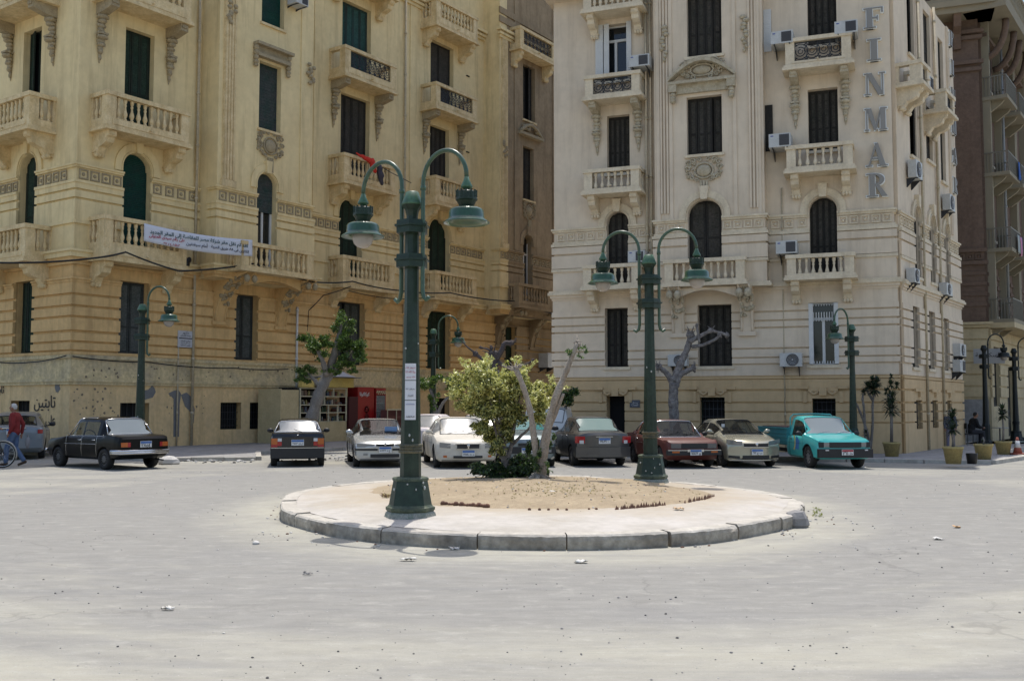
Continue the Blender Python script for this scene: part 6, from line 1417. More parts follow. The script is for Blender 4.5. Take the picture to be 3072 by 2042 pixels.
# dry grass tufts on the bed
g = MB(); r = random.Random(5)
for i in range(260):
    a = r.uniform(0, 6.28); f = r.uniform(0, .97); x, y = DC.x + f * dirt_r(a) * math.cos(a), DC.y + f * dirt_r(a) * math.sin(a)
    if r.random() < .5: x, y = r.gauss(.75, .5), r.gauss(16.2, .5)
    z = dirt_z(x, y)
    for k in range(7):
        d = Vector((r.gauss(0, 1), r.gauss(0, 1), r.uniform(.3, 1.3))).normalized() * r.uniform(.02, .055); g.add([(x, y, z - .004), (x + .006, y, z - .004), (x + d.x, y + d.y, z + d.z)], [(0, 1, 2)], r.choice((0, 1)))
tag(g.build('dry_grass', [mat('straw_grass', (.48, .39, .18), .9), mat('dull_green_grass', (.26, .25, .10), .9)], recalc=False), 'sparse dry straw coloured grass on the earth bed', 'grass', kind='stuff')
g = MB()      # dead sprigs by the lamp foot
leaves(g, [((-2.0, 15.9, .235), (.22, .25, .04))], 90, .09, seed=71, wts=(.5, .5, 0), aspect=.15)
tag(g.build('dry_twigs', [M_brk, mat('straw_grass', (.48, .39, .18), .9), M_brk], recalc=False), 'small heap of dry twigs behind the front lamp foot', 'twigs')
# traffic cone
t = empty('traffic_cone', 'orange traffic cone with white band near the right frame edge', 'traffic cone', (16.05, 31.9, .10))
M_or = mat('faded_orange_cone', (.30, .08, .05), .7)
g = MB(); g.box(-.2, .2, -.2, .2, 0, .05); g.build('base', M_or, t); g = MB(); g.lathe([(.14, .05), (.09, .25), (.05, .45), (.03, .55), (.0, .55)], seg=16); g.build('cone', M_or, t)
g = MB(); g.lathe([(.101, .22), (.055, .44)], seg=16); g.build('reflective_band', M_white, t)
# ================================================================ cars
M_tyre = mat('tyre_rubber', (.018, .018, .018), .85, bump=.3, bscale=60)
M_rimm = mat('grey_wheel_metal', (.32, .32, .33), .35, metal=.7)
M_rimd = mat('dusty_dark_steel_wheel', (.09, .09, .09), .6, metal=.3)
M_chrome = mat('dull_chrome', (.55, .55, .55), .22, metal=1.0)
M_blkp = mat('black_car_plastic', (.020, .020, .021), .5)
M_well = mat('wheel_arch_liner', (.008, .008, .008), .95)
M_int = mat('car_interior', (.035, .034, .034), .8)
M_lamp = mat('headlamp_glass', (.20, .21, .215), .08, spec=.8, metal=.35)
M_lampd = mat('shaded_square_headlamp', (.10, .10, .10), .12, spec=.6)
M_tl = mat('red_tail_lamp', (.34, .012, .015), .15, coat=.5); M_am = mat('amber_lamp', (.42, .10, .012), .2, coat=.5)
M_wlamp = mat('white_lamp_lens', (.55, .55, .55), .15, coat=.5)
M_gl = glass_mat('car_glass', (.015, .017, .018), .42); M_glc = glass_mat('clear_car_glass', (.03, .035, .035), .28); M_glw = glass_mat('dusty_windscreen', (.30, .30, .29), .70, .25)
M_glr = glass_mat('pale_reflection_glass', (.26, .29, .29), .86, .12)  # pale reflection painted into the glass colour
M_plw = mat('plate_white', (.62, .62, .60), .5); M_plb = mat('plate_blue', (.06, .14, .36), .5); M_plr = mat('plate_red', (.35, .04, .05), .5)
RING = None
def paint(name, c, rough=.32, coat=.6, metal=.0, dust=None):
    sp_ = .18 if 'black' in name and 'gloss' not in name else .4
    if dust: return mat(name, c, rough + .1, var=.10, scale=1.6, col2=dust, coat=coat * .4, metal=metal, spec=sp_)
    return mat(name, c, rough, var=.06, scale=2, coat=coat, metal=metal, spec=sp_)
def ring_at(s, boxy=False):
    """half cross-section, bottom centre to roof centre"""
    hw, zb, zs, zt, hr = s
    cab = zt - zs
    if cab > .16:
        gi = hw * .925; k = 1.0
        pts = [(0, zb), (hw * .86, zb), (hw * .965, zb + .07), (hw, zb + (zs - zb) * .42), (hw * 1.0, zb + (zs - zb) * .68), (hw * .985, zs - .07), (hw * .955, zs - .005), (gi, zs + .02),
               (hr + .045, zt - .13 * min(1, cab / .45)), (hr, zt - .055 * min(1, cab / .45)), (hr * .86, zt - .016), (hr * .45, zt - .002), (0, zt)]
    elif boxy:
        pts = [(0, zb), (hw * .86, zb), (hw * .965, zb + .05), (hw, zb + (zs - zb) * .42), (hw * 1.0, zb + (zs - zb) * .68), (hw * .992, zs - .05), (hw * .975, zs - .003), (hw * .955, zs + cab * .72),
               (hw * .92, zs + cab * .90), (hw * .86, zs + cab * .95), (hw * .66, zs + cab * .975), (hw * .33, zs + cab * .995), (0, zs + cab)]
    else:
        pts = [(0, zb), (hw * .86, zb), (hw * .965, zb + .07), (hw, zb + (zs - zb) * .42), (hw * 1.0, zb + (zs - zb) * .68), (hw * .985, zs - .07), (hw * .955, zs - .005), (hw * .90, zs + cab * .35),
               (hw * .80, zs + cab * .62), (hw * .74, zs + cab * .74), (hw * .60, zs + cab * .88), (hw * .33, zs + cab * .98), (0, zs + cab)]
    return pts
def car(name, label, cat, x, y, head, sp, group='cars parked round the square'):
    """sp: keys L, st (stations x,hw,zb,zs,zt,hr from nose x=0 to tail), axles, rw, paint, glass spans, details. +X local is the nose direction."""
    sc_ = sp.get('sc', 1.0); sh = sp.get('sh', 0.0); x += math.cos(head) * sh; y += math.sin(head) * sh
    t = empty(name, label, cat, (x, y, 0), head, group, sc_)
    boxy = sp.get('boxy', False); ring_at = lambda q: RING(q, boxy)
    L = sp['L']; st = sp['st']; pm = sp['paint']; rw = sp.get('rw', .30); nx = sp.get('nx', L / 2)
    keys = [s[0] for s in st]
    extra = set(keys)
    xx = 0.0
    while xx < L: extra.add(round(xx, 3)); xx += .12
    for a, b in sp.get('side', []): extra |= {a, b}
    X = sorted(e for e in extra if 0 <= e <= L)
    X = [v for i, v in enumerate(X) if i == 0 or v - X[i - 1] > .012 or v in keys]
    def interp(v):
        for a, b in zip(st, st[1:]):
            if a[0] <= v <= b[0]:
                f = (v - a[0]) / max(1e-6, b[0] - a[0]); return [p + (q - p) * f for p, q in zip(a[1:], b[1:])]
        return list(st[-1][1:])
    bowf, bowr = sp.get('bowf', .14), sp.get('bowr', .08)
    def pos(v, yy, zz, hw):
        f = max(0, 1 - v / .7); r_ = max(0, 1 - (L - v) / .6)
        return (nx - v - bowf * f * f * (yy / hw) ** 2 + bowr * r_ * r_ * (yy / hw) ** 2, yy, zz)
    rings = []
    for v in X:
        s_ = interp(v); h = ring_at(s_); hw = s_[0]
        full = [(-a, b) for a, b in h[1:-1]][::-1]; full = h + full      # right side up then left side down
        rings.append([pos(v, a, b, hw) for a, b in h] + [pos(v, -a, b, hw) for a, b in h[1:-1]][::-1])
    nr = len(rings[0]); nh = 13
    mats_ = [pm, sp.get('gf', M_gl), sp.get('gs', M_gl), sp.get('gr', M_gl), M_well, sp.get('sill', pm), sp.get('roofm', pm)]
    bm = bmesh.new(); V = [[bm.verts.new(p) for p in r] for r in rings]
    wf0, wf1 = sp['ws']; wr0, wr1 = sp['rs']
    for i in range(len(X) - 1):
        xm = (X[i] + X[i + 1]) / 2
        for k in range(nr):
            k2 = (k + 1) % nr
            f = bm.faces.new((V[i][k], V[i][k2], V[i + 1][k2], V[i + 1][k])); kk = k if k < nh - 1 else nr - 1 - k
            f.smooth = True; mi = 0
            if kk in (9, 10, 11):
                if wf0 <= xm <= wf1: mi = 1
                elif wr0 <= xm <= wr1: mi = 3
                elif wf1 < xm < wr0: mi = 6
            if kk == 7 and any(a <= xm <= b for a, b in sp.get('side', [])): mi = 2
            if kk in (1, 0): mi = 5
            f.material_index = mi
    # end caps, split into strips so that the bow shows
    for V_, v in ((V[0], X[0]), (V[-1], X[-1])):
        hw = interp(v)[0]; rows = []
        for j in range(nh):
            if j == 0 or j == nh - 1: rows.append([V_[j]]); continue
            a, b = V_[j], V_[nr - j]; yy = a.co.y; mid = []
            for q in (.5, 0, -.5): mid.append(bm.verts.new(pos(v, yy * q, a.co.z, hw)))
            rows.append([a] + mid + [b])
        for j in range(nh - 1):
            A, B = rows[j], rows[j + 1]
            if len(A) == 1 and len(B) == 1: continue
            if len(A) == 1: fs = [(A[0], B[i], B[i + 1]) for i in range(4)]
            elif len(B) == 1: fs = [(A[i], B[0], A[i + 1]) for i in range(4)]
            else: fs = [(A[i], B[i], B[i + 1], A[i + 1]) for i in range(4)]
            for q in fs: bm.faces.new(q).smooth = True
    bmesh.ops.recalc_face_normals(bm, faces=bm.faces)
    me = bpy.data.meshes.new('tmp'); bm.to_mesh(me); bm.free()
    for m in mats_: me.materials.append(m)
    tmp = bpy.data.objects.new('tmp', me); C.objects.link(tmp)
    cg = MB()
    for ax in [a_ for a_ in sp['axles'] if a_ < L]:
        for s in (-1, 1):
            hw = interp(ax)[0]; y0, y1 = (hw - .26, hw + .3) if s > 0 else (-hw - .3, -hw + .26)
            cg.lathe([(rw + sp.get('gap', .055), y0), (rw + sp.get('gap', .055), y1)], (nx - ax, 0, rw + .005), 28, axis='y', mi=4)
    cut = cg.build('cut', mats_)
    bo = tmp.modifiers.new('b', 'BOOLEAN'); bo.object = cut; bo.solver = 'EXACT'; bo.operation = 'DIFFERENCE'
    dg = bpy.context.evaluated_depsgraph_get(); dg.update()
    res = bpy.data.meshes.new_from_object(tmp.evaluated_get(dg))
    for o in (tmp, cut): bpy.data.objects.remove(o)
    def take(name_, idxs, side=0, span=None):
        b = bmesh.new(); b.from_mesh(res)
        def drop(f):
            if f.material_index not in idxs: return True
            c_ = f.calc_center_median()
            return bool(side) and (c_.y * side < 0 or not span[0] <= nx - c_.x <= span[1])
        bmesh.ops.delete(b, geom=[f for f in b.faces if drop(f)], context='FACES')
        if not b.faces: b.free(); return None
        me2 = bpy.data.meshes.new(name_); b.to_mesh(me2); b.free()
        for m_ in mats_: me2.materials.append(m_)
        o = bpy.data.objects.new(name_, me2); C.objects.link(o); o.parent = t; WLOC[o.name] = Vector((x, y, 0))
        return o
    body = take('body', (0, 4, 5, 6))
    bmw = bmesh.new(); bmw.from_mesh(body.data)
    for e in bmw.edges:
        if len(e.link_faces) == 2 and e.calc_face_angle(0) > rad(sp.get('sharp', 32)): e.smooth = False
    bmw.to_mesh(body.data); bmw.free()
    take('windshield', (1,)); take('rear_window', (3,))
    for s in (-1, 1):
        for a, b in sp.get('side', []): take('side_window', (2,), s, (a, b))
    # glass rubber frames drawn as thin dark lines, doors seams, handles
    g = MB()
    for s in (-1, 1):
        for v in sp.get('seams', []):
            h = ring_at(interp(v)); g.tube([pos(v, s * (a + .001), b, interp(v)[0]) for a, b in h[2:8]], .005, 4)
        pth = []
        for i in range(0, 25):
            v = sp['axles'][0] + rw + .1 + (min(sp['axles'][1], L) - sp['axles'][0] - (2 if sp['axles'][1] < L else 1) * rw - .2) * i / 24; s_ = interp(v); h = ring_at(s_); pth.append(pos(v, s * (h[4][0] + .002), h[4][1], s_[0]))
        g.tube(pth, sp.get('trimr', .005), 4)
        g.tube([pos(v, s * (ring_at(interp(v))[7][0] + .004), ring_at(interp(v))[7][1], interp(v)[0]) for v in [wf0 + .1 + (wr1 - wf0 - .2) * i / 16 for i in range(17)]], .008, 4)
    g.build('body_seams', sp.get('trim', M_blkp), t)
    for a, b in ((wf0, wf1), (wr0, wr1)):
        if a > b: a, b = b, a
        def edge(v, k=9): q = interp(v); h = ring_at(q); return [pos(v, yy, zz + .004, q[0]) for yy, zz in h[k:] + [(-p_[0], p_[1]) for p_ in h[k:-1][::-1]]]
        g = MB(); r_ = sp.get('wfr', .013)
        e0, e1 = edge(a), edge(b); g.tube(e0, r_, 5); g.tube(e1, r_, 5)
        for s in (0, -1): g.tube([e0[s], e1[s]], r_, 5)
        g.build('window_frame', sp.get('wfm', M_blkp), t)
    for s in (-1, 1):
        for v in sp.get('handles', []):
            s_ = interp(v); h = ring_at(s_); p = pos(v, s * h[5][0], h[5][1] - .02, s_[0]); g = MB(); g.tube([(p[0] + .08, p[1] + s * .012, p[2]), (p[0], p[1] + s * .024, p[2]), (p[0] - .08, p[1] + s * .012, p[2])], .012, 6); g.build('door_handle', sp.get('handlem', M_chrome), t)
        if sp.get('mirror'):
            v, zz = sp['mirror']; s_ = interp(v); p = pos(v, s * s_[0] * .94, zz, s_[0]); g = MB(); g.ball((p[0], p[1] + s * .13, p[2] + .03), (.05, .10, .07), 0, 12, 8); g.tube([p, (p[0], p[1] + s * .09, p[2])], .02, 6); g.build('side_mirror', sp.get('mirrorm', M_blkp), t)
    # wheels
    for ax in sp['axles']:
        for s in (-1, 1):
            hw = interp(ax)[0]; c = (nx - ax, 0, rw); yo = hw - .015; yi = yo - .19
            g = MB(); g.lathe([(rw * .62, s * yi), (rw * .95, s * (yi + .01)), (rw, s * (yi + .04)), (rw, s * (yo - .04)), (rw * .95, s * (yo - .005)), (rw * .66, s * yo), (rw * .60, s * (yo - .03))], c, 30, axis='y', caps=False); wh = g.build('wheel', M_tyre, t)
            g = MB(); g.lathe([(rw * .67, s * (yo - .01)), (rw * .63, s * (yo - .035)), (rw * .55, s * (yo - .03)), (rw * .20, s * (yo - .012)), (0, s * (yo - .008))], c, 24, axis='y', mi=0, caps=False)
            ns = sp.get('spokes', 8)
            for i in range(ns):
                a = 2 * math.pi * i / ns; g.ball((c[0] + rw * .42 * math.cos(a), s * (yo - .016), c[2] + rw * .42 * math.sin(a)), (rw * .085, .006, rw * .085), 1, 8, 5)
            g.build('rim', [sp.get('rimm', M_rimm), M_well], wh)
    # interior
    g = MB(); fl = interp(L / 2)[1] + .16; zs = interp(L / 2)[2]
    g.box(nx - wr0, nx - wf1 + .1, -.62, .62, fl, fl + .02)
    g.build('cabin_floor', M_int, t)
    g = MB(); g.box(nx - wf1 + .05 - .25, nx - wf1 + .35, -.64, .64, zs - .22, zs - .03); g.tube([(nx - wf1 - .12 + .08 * math.sin(a), .34 + .17 * math.cos(a), zs + .02 + .15 * math.sin(a)) for a in [2 * math.pi * i / 14 for i in range(15)]], .014, 5); g.build('dashboard', M_int, t)
    for sx in sp.get('seats', (wf1 + .45, wf1 + 1.3)):
        for yy in ((-.34, .34) if sx < wf1 + 1 else (-.32, .32)):
            g = MB(); xs = nx - sx
            g.box(xs - .22, xs + .28, yy - .25, yy + .25, fl + .02, fl + .30); g.prism([(yy - .25, fl + .3), (yy + .25, fl + .3), (yy + .22, zs + .10), (yy - .22, zs + .10)], xs - .32, xs - .18, 'dz') if 0 else g.box(xs - .32, xs - .16, yy - .24, yy + .24, fl + .3, zs + .10)
            if sp.get('headrest', True): g.box(xs - .30, xs - .22, yy - .10, yy + .10, zs + .10, zs + .20); g.build('seat', M_int, t, bevel=.04)
    sp['extra'](t, lambda v, yy, zz: pos(v, yy, zz, interp(v)[0]), nx, L, interp)
    return t
def plate(t, x_, z, fwd, txt='٤٧٥٣', w_=.36, band=None, y_=0.0, tilt=0):
    """number plate facing forwards (fwd=1) or backwards"""
    h = .17; g = MB(); x0, x1 = (x_, x_ + .012) if fwd > 0 else (x_ - .012, x_); g.box(x0, x1, y_ - w_ / 2, y_ + w_ / 2, z, z + h); p = g.build('number_plate', M_plw, t)
    g = MB(); xa, xb = (x1, x1 + .003) if fwd > 0 else (x0 - .003, x0); g.box(xa, xb, y_ - w_ / 2 + .008, y_ + w_ / 2 - .008, z + h * .62, z + h - .008); g.build('plate_band', band or M_plb, p)
    text('plate_number', txt, M_ink, p, ((x1 + .003) if fwd > 0 else (x0 - .003), y_, z + h * .31), (0, 1 if fwd > 0 else -1, 0), w_ * .82, bold=.02, thick=.001)
def wedge(name, m, t, pos, v, y0, y1, z0, z1, fwd, depth=.02, sk=.0):
    """lamp or panel hugging the nose or tail between two widths"""
    g = MB(); n = 5; vs = []
    for i in range(n + 1):
        yy = y0 + (y1 - y0) * i / n
        for zz in (z0 + sk * (i / n), z1 + sk * (i / n)):
            p = pos(v, yy, zz); vs.append((p[0] + fwd * depth, yy, zz)); vs.append((p[0] - fwd * .03, yy, zz))
    fs = []
    for i in range(n):
        a = i * 4; b = a + 4; fs += [(a, b, b + 2, a + 2), (a, a + 1, b + 1, b), (a + 2, b + 2, b + 3, a + 3)]
    fs += [(0, 2, 3, 1), (n * 4, n * 4 + 1, n * 4 + 3, n * 4 + 2)]
    g.add(vs, fs, 0); return g.build(name, m, t)
def both(name, m, t, pos, v, y0, y1, z0, z1, fwd, **k):
    for s in (-1, 1): wedge(name, m, t, pos, v, s * y0, s * y1, z0, z1, fwd, **k)
def wipers(t, nx, wf0, z, m=M_blkp):
    for yy in (-.45, .15): g = MB(); g.tube([(nx - wf0 - .02, yy, z), (nx - wf0 - .10, yy + .28, z + .05), (nx - wf0 - .13, yy + .52, z + .07)], .008, 4); g.build('wiper', m, t)
def P_(n): return {'L': 4.1, **n}
RING = ring_at
# generic three-box saloon stations
def saloon(L=4.3, hw=.84, hood=.92, H=1.42, ws0=1.15, ws1=1.78, rs0=3.0, rs1=3.55, deck=1.0, nose=.70, hr=.57, zb=.20, tail=.95, hoodf=.80, belt=.90, lowf=.26):
    return [(0, hw * .88, lowf + .06, nose - .10, nose, .5), (.05, hw * .93, lowf, nose - .02, nose + .06, .5), (.22, hw * .975, zb, hoodf - .07, hoodf + .02, .5), (.6, hw, zb, hoodf + .0, hood - .03, .5),
            (ws0, hw, zb, belt, hood + .035, .5), (ws1, hw, zb, belt + .005, H - .035, hr), (ws1 + .28, hw, zb, belt + .01, H, hr + .01), (rs0 - .25, hw, zb, belt + .02, H - .005, hr + .01), (rs0, hw, zb, belt + .02, H - .045, hr),
            (rs1, hw * .99, zb, belt + .01, deck + .015, .5), (L - .25, hw * .98, zb + .02, belt - .0, deck, .5), (L - .06, hw * .95, zb + .08, belt - .06, deck - .03, .5), (L, hw * .91, zb + .14, belt - .14, deck - .10, .5)]
def ground_xy(px, py): return G(px, py, 0)
def mid(px, py, L, head, front=True):
    """place a car so that the middle of its nearer bumper's wheels stands at a point"""
    x, y = G(px, py, 0); return x, y
# ---- 1 old black sedan (three quarter rear, nose to the left)
def ex1(t, pos, nx, L, ip):
    plate(t, -nx - .025, .60, -1, '٢٨٥٤', .34)
    both('tail_light', M_am, t, pos, L, .52, .70, .62, .74, -1); both('tail_light', M_tl, t, pos, L, .44, .52, .62, .74, -1); 
    g = MB(); g.tube([pos(L - .25, -.86, .50), pos(L, -.72, .50), pos(L, 0, .50), pos(L, .72, .50), pos(L - .25, .86, .50)], .05, 6); g.tube([pos(L - .25, -.86, .46), pos(L, -.72, .45), (-nx - .04, 0, .45), pos(L, .72, .45), pos(L - .25, .86, .46)], .04, 6)
    g.build('rear_bumper', M_chrome, t)
    g = MB(); g.tube([pos(.2, -.85, .47), pos(0, -.65, .47), (nx + .06, 0, .47), pos(0, .65, .47), pos(.2, .85, .47)], .05, 6); g.build('front_bumper', M_chrome, t)
    both('headlight', M_lamp, t, pos, 0, .42, .66, .56, .68, 1)
    for s in (-1, 1): g = MB(); g.tube([(nx - 1.75, s * .60, 1.385), (nx - 2.6, s * .60, 1.39)], .010, 4); g.build('drip_rail', M_chrome, t)
    g = MB(); g.tube([(-nx + .3, -.5, .26), (-nx - .06, -.52, .24)], .02, 6); g.build('exhaust_pipe', M_blkp, t)
M_black = paint('dusty_black_paint', (.004, .004, .0035), .30, .05)
st = saloon(3.95, .785, .84, 1.41, 1.20, 1.60, 2.92, 3.22, .93, .66, .57, .26, .9, .78, .86, .34)
def hd(p, q):      # heading from rear wheel point to front wheel point (photograph pixels on the ground)
    a, b = Vector(G(*p, 0)), Vector(G(*q, 0)); return math.atan2(b.y - a.y, b.x - a.x)
h1 = math.atan2(26.75 - 25.9, -12.3 + 10.1)
h1 = rad(142)
car('parked_car', 'old black boxy sedan with chrome rear bumper, nose pointing left, plate in blue and white', 'car', -11.05, 27.35, h1,
    {'sc': .96, 'boxy': True, 'headrest': False, 'wfm': M_chrome, 'L': 3.95, 'st': st, 'axles': (.76, 3.17), 'rw': .285, 'paint': M_black, 'ws': (1.20, 1.60), 'rs': (2.92, 3.22), 'side': [(1.34, 2.02), (2.09, 2.76)], 'seams': (1.23, 2.05, 2.82), 'handles': (1.95, 2.68), 'gs': M_glc, 'gf': M_glc, 'gr': M_glr,
     'rimm': M_rimd, 'bowf': .05, 'bowr': .03, 'extra': ex1, 'spokes': 12, 'trimr': .007, 'trim': M_chrome, 'gap': .05, 'sharp': 25})
# ---- 2 silver grey hatch behind the man
def ex2(t, pos, nx, L, ip):
    plate(t, -nx - .012 + .02, .78, -1, 'ن م ٧', .40); both('tail_light', M_tl, t, pos, L - .01, .66, .80, .80, .92, -1, depth=.03)
    wedge('rear_bumper', M_silv2, t, pos, L, -.80, .80, .36, .62, -1, depth=.07); wedge('plate_recess', M_chrome, t, pos, L, -.34, .34, .96, .985, -1, depth=.03)
    g = MB(); g.ball((-nx - .0, 0, 1.03), (.02, .05, .04), 0, 10, 6); g.build('badge', M_chrome, t)
M_silv2 = paint('dusty_silver_blue_paint', (.20, .22, .235), .38, .5, .3)
st = [(0, .74, .32, .60, .68, .5), (.2, .80, .22, .74, .82, .5), (.7, .84, .2, .84, .92, .5), (1.0, .85, .2, .9, .98, .5), (1.75, .85, .2, .94, 1.40, .56), (2.1, .85, .2, .95, 1.46, .58), (3.3, .85, .2, .98, 1.42, .56), (3.6, .85, .2, .99, 1.33, .55), (4.15, .83, .22, .97, 1.07, .5), (4.3, .80, .30, .90, 1.02, .5), (4.36, .76, .36, .72, .86, .5)]
car('parked_car', 'silver blue sedan with dark glass, parked behind the man in red', 'car', -15.95, 32.5, rad(112),
    {'L': 4.36, 'st': st, 'axles': (.8, 3.45), 'rw': .30, 'paint': M_silv2, 'ws': (1.0, 1.75), 'rs': (3.6, 4.15), 'side': [(1.35, 2.2), (2.28, 3.2)], 'seams': (1.3, 2.25, 3.2), 'handles': (2.1, 3.0), 'extra': ex2, 'mirror': (1.35, 1.0), 'bowr': .14})
# ---- 3 black hatchback seen from behind
def ex3(t, pos, nx, L, ip):
    plate(t, -nx - .012 - .01, .63, -1, '٣٧٨٣ ق ل', .36)
    both('tail_light', M_am, t, pos, L, .58, .76, .66, .84, -1); both('tail_light', M_tl, t, pos, L, .46, .575, .62, .74, -1); both('reversing_light', M_wlamp, t, pos, L, .46, .575, .75, .84, -1); both('tail_light', M_tl, t, pos, L, .58, .76, .58, .655, -1)
    wedge('bumper_strip', M_chrome, t, pos, L, -.76, .76, .55, .568, -1, depth=.055); wedge('rear_bumper', M_blkp, t, pos, L, -.78, .78, .26, .545, -1, depth=.05)
    g = MB(); g.tube([(-nx - .02, -.2, 1.0), (-nx + .13, .12, 1.10)], .01, 4); g.build('rear_wiper', M_blkp, t)
    g = MB(); g.ball((-nx - .0, 0, .93), (.02, .03, .02), 0, 8, 5); g.build('badge', M_chrome, t)
M_blk2 = paint('glossy_black_paint', (.010, .010, .011), .2, .4)
st = [(0, .70, .30, .58, .66, .5), (.18, .76, .22, .70, .78, .5), (.6, .79, .2, .82, .88, .5), (.95, .80, .2, .88, .95, .5), (1.55, .80, .2, .90, 1.36, .56), (1.9, .80, .2, .91, 1.41, .57), (3.0, .80, .2, .93, 1.40, .57), (3.15, .80, .2, .94, 1.34, .56), (3.60, .79, .24, .93, 1.02, .5), (3.72, .775, .26, .88, .98, .5), (3.78, .76, .30, .80, .88, .5)]
car('parked_car', 'black hatchback seen from behind, its rear window glaring in the sun', 'car', -6.18, 29.05, rad(101.5),
    {'sc': 0.92, 'sh': -0.1, 'boxy': True, 'headrest': False, 'wfm': M_wlamp, 'L': 3.78, 'st': st, 'axles': (.72, 3.12), 'rw': .28, 'paint': M_blk2, 'ws': (.95, 1.55), 'rs': (3.15, 3.60), 'side': [(1.25, 2.0), (2.08, 2.95)], 'seams': (1.2, 2.04), 'handles': (1.9,), 'gr': glass_mat('bright_rear_glass', (.30, .32, .34), .62, .18), 'extra': ex3, 'mirror': (1.25, .98), 'rimm': M_rimd, 'bowr': .04, 'bowf': .12, 'handlem': M_blkp})
# ---- 4 silver sedan, front view
def front(t, pos, nx, L, lm, grille, bz, plz, txt, gy=.30, hl=(.40, .76), hz=(.62, .74), low=True, sk=.04, badge=True, strip=None, bm=None, gsk=0):
    for s in (-1, 1): wedge('headlight', lm, t, pos, .03, s * hl[0], s * hl[1], hz[0], hz[1], 1, depth=.012, sk=sk)
    if grille: wedge('grille', M_blkp, t, pos, .0, -gy, gy, grille[0], grille[1], 1, depth=.02)
    plate(t, nx + .045, plz, 1, txt, .36)
    if low: wedge('air_intake', M_blkp, t, pos, 0, -.42, .42, bz[0], bz[1], 1, depth=.015)
    if strip: wedge('bumper_strip', M_blkp, t, pos, 0, -.80, .80, strip[0], strip[1], 1, depth=.05)
    if badge: g = MB(); g.ball((nx + .03, 0, (grille[0] + grille[1]) / 2 + .02), (.012, .045, .05), 0, 10, 6); g.build('badge', M_chrome, t)
def ex4(t, pos, nx, L, ip):
    front(t, pos, nx, L, M_lamp, (.64, .70), (.30, .40), .44, '٥٦٢٧ د ج', .26, (.30, .80), (.58, .68), sk=.03)
    for s in (-1, 1): wedge('bumper_strip', M_blkp, t, pos, .0, s * .22, s * .86, .50, .555, 1, depth=.04); wedge('fog_light', M_lamp, t, pos, 0, s * .50, s * .62, .36, .42, 1, depth=.012)
    wedge('chrome_strip', M_chrome, t, pos, .0, -.80, .80, .568, .585, 1, depth=.03); wipers(t, nx, 1.15, .95)
    g = MB(); g.tube([(nx - 1.9, 0, 1.40), (nx - 1.75, -.12, 1.62)], .006, 4); g.build('antenna', M_blkp, t)
    g = MB(); g.box(nx - 1.38, nx - 1.36, .12, .50, 1.0, 1.16); g.build('sun_shade', mat('blue_sun_shade', (.16, .26, .42), .6), t)
M_silv = paint('silver_metallic_paint', (.46, .47, .46), .26, .7, .45)
car('parked_car', 'silver sedan facing the square, partly hidden by the tall lamp post', 'car', -3.88, 28.97, rad(-77),
    {'sc': 0.92, 'sh': 0.12, 'L': 4.5, 'st': saloon(4.5, .87, .88, 1.40, 1.15, 1.95, 3.15, 3.75, .98, .62, .56, .2, .95, .76, .90), 'axles': (.85, 3.52), 'rw': .31, 'paint': M_silv, 'ws': (1.15, 1.95), 'rs': (3.15, 3.75), 'side': [(1.5, 2.35), (2.42, 3.1)], 'seams': (1.4, 2.38, 3.2), 'handles': (2.3, 3.1), 'extra': ex4, 'mirror': (1.45, .98), 'mirrorm': M_silv, 'bowf': .20})
# ---- 5 dusty beige sedan
def ex5(t, pos, nx, L, ip):
    front(t, pos, nx, L, M_lamp, (.58, .70), (.30, .37), .36, '٢١٧٤ ط د', .32, (.50, .80), (.58, .72), sk=.03)
    wedge('grille_surround', M_chrome, t, pos, 0, -.36, .36, .565, .578, 1, depth=.03); wedge('grille_surround', M_chrome, t, pos, 0, -.37, .37, .702, .716, 1, depth=.03); g = MB(); g.box(nx + .02, nx + .035, -.02, .02, .57, .71); g.build('grille_bar', M_chrome, t)
    for s in (-1, 1): wedge('fog_light', M_am, t, pos, 0, s * .60, s * .70, .32, .38, 1, depth=.01)
    wipers(t, nx, 1.2, .97)
M_beig = paint('dust_coated_beige_paint', (.50, .46, .38), .45, .3, .0, (.56, .52, .44))
car('parked_car', 'beige sedan thick with dust, chrome winged grille, left of the variegated bush', 'car', -1.58, 28.65, rad(-79),
    {'sc': 0.92, 'sh': 0.12, 'L': 4.65, 'st': saloon(4.65, .90, .92, 1.45, 1.2, 1.95, 3.25, 3.85, 1.02, .68, .58, .2, .98, .82, .93), 'axles': (.92, 3.65), 'rw': .32, 'paint': M_beig, 'ws': (1.2, 1.95), 'rs': (3.25, 3.85), 'side': [(1.55, 2.45), (2.52, 3.2)], 'seams': (1.45, 2.48, 3.3), 'handles': (2.4, 3.2), 'extra': ex5, 'mirror': (1.5, 1.0), 'mirrorm': M_beig, 'gf': M_glw, 'gs': M_glw, 'bowf': .22, 'spokes': 7})
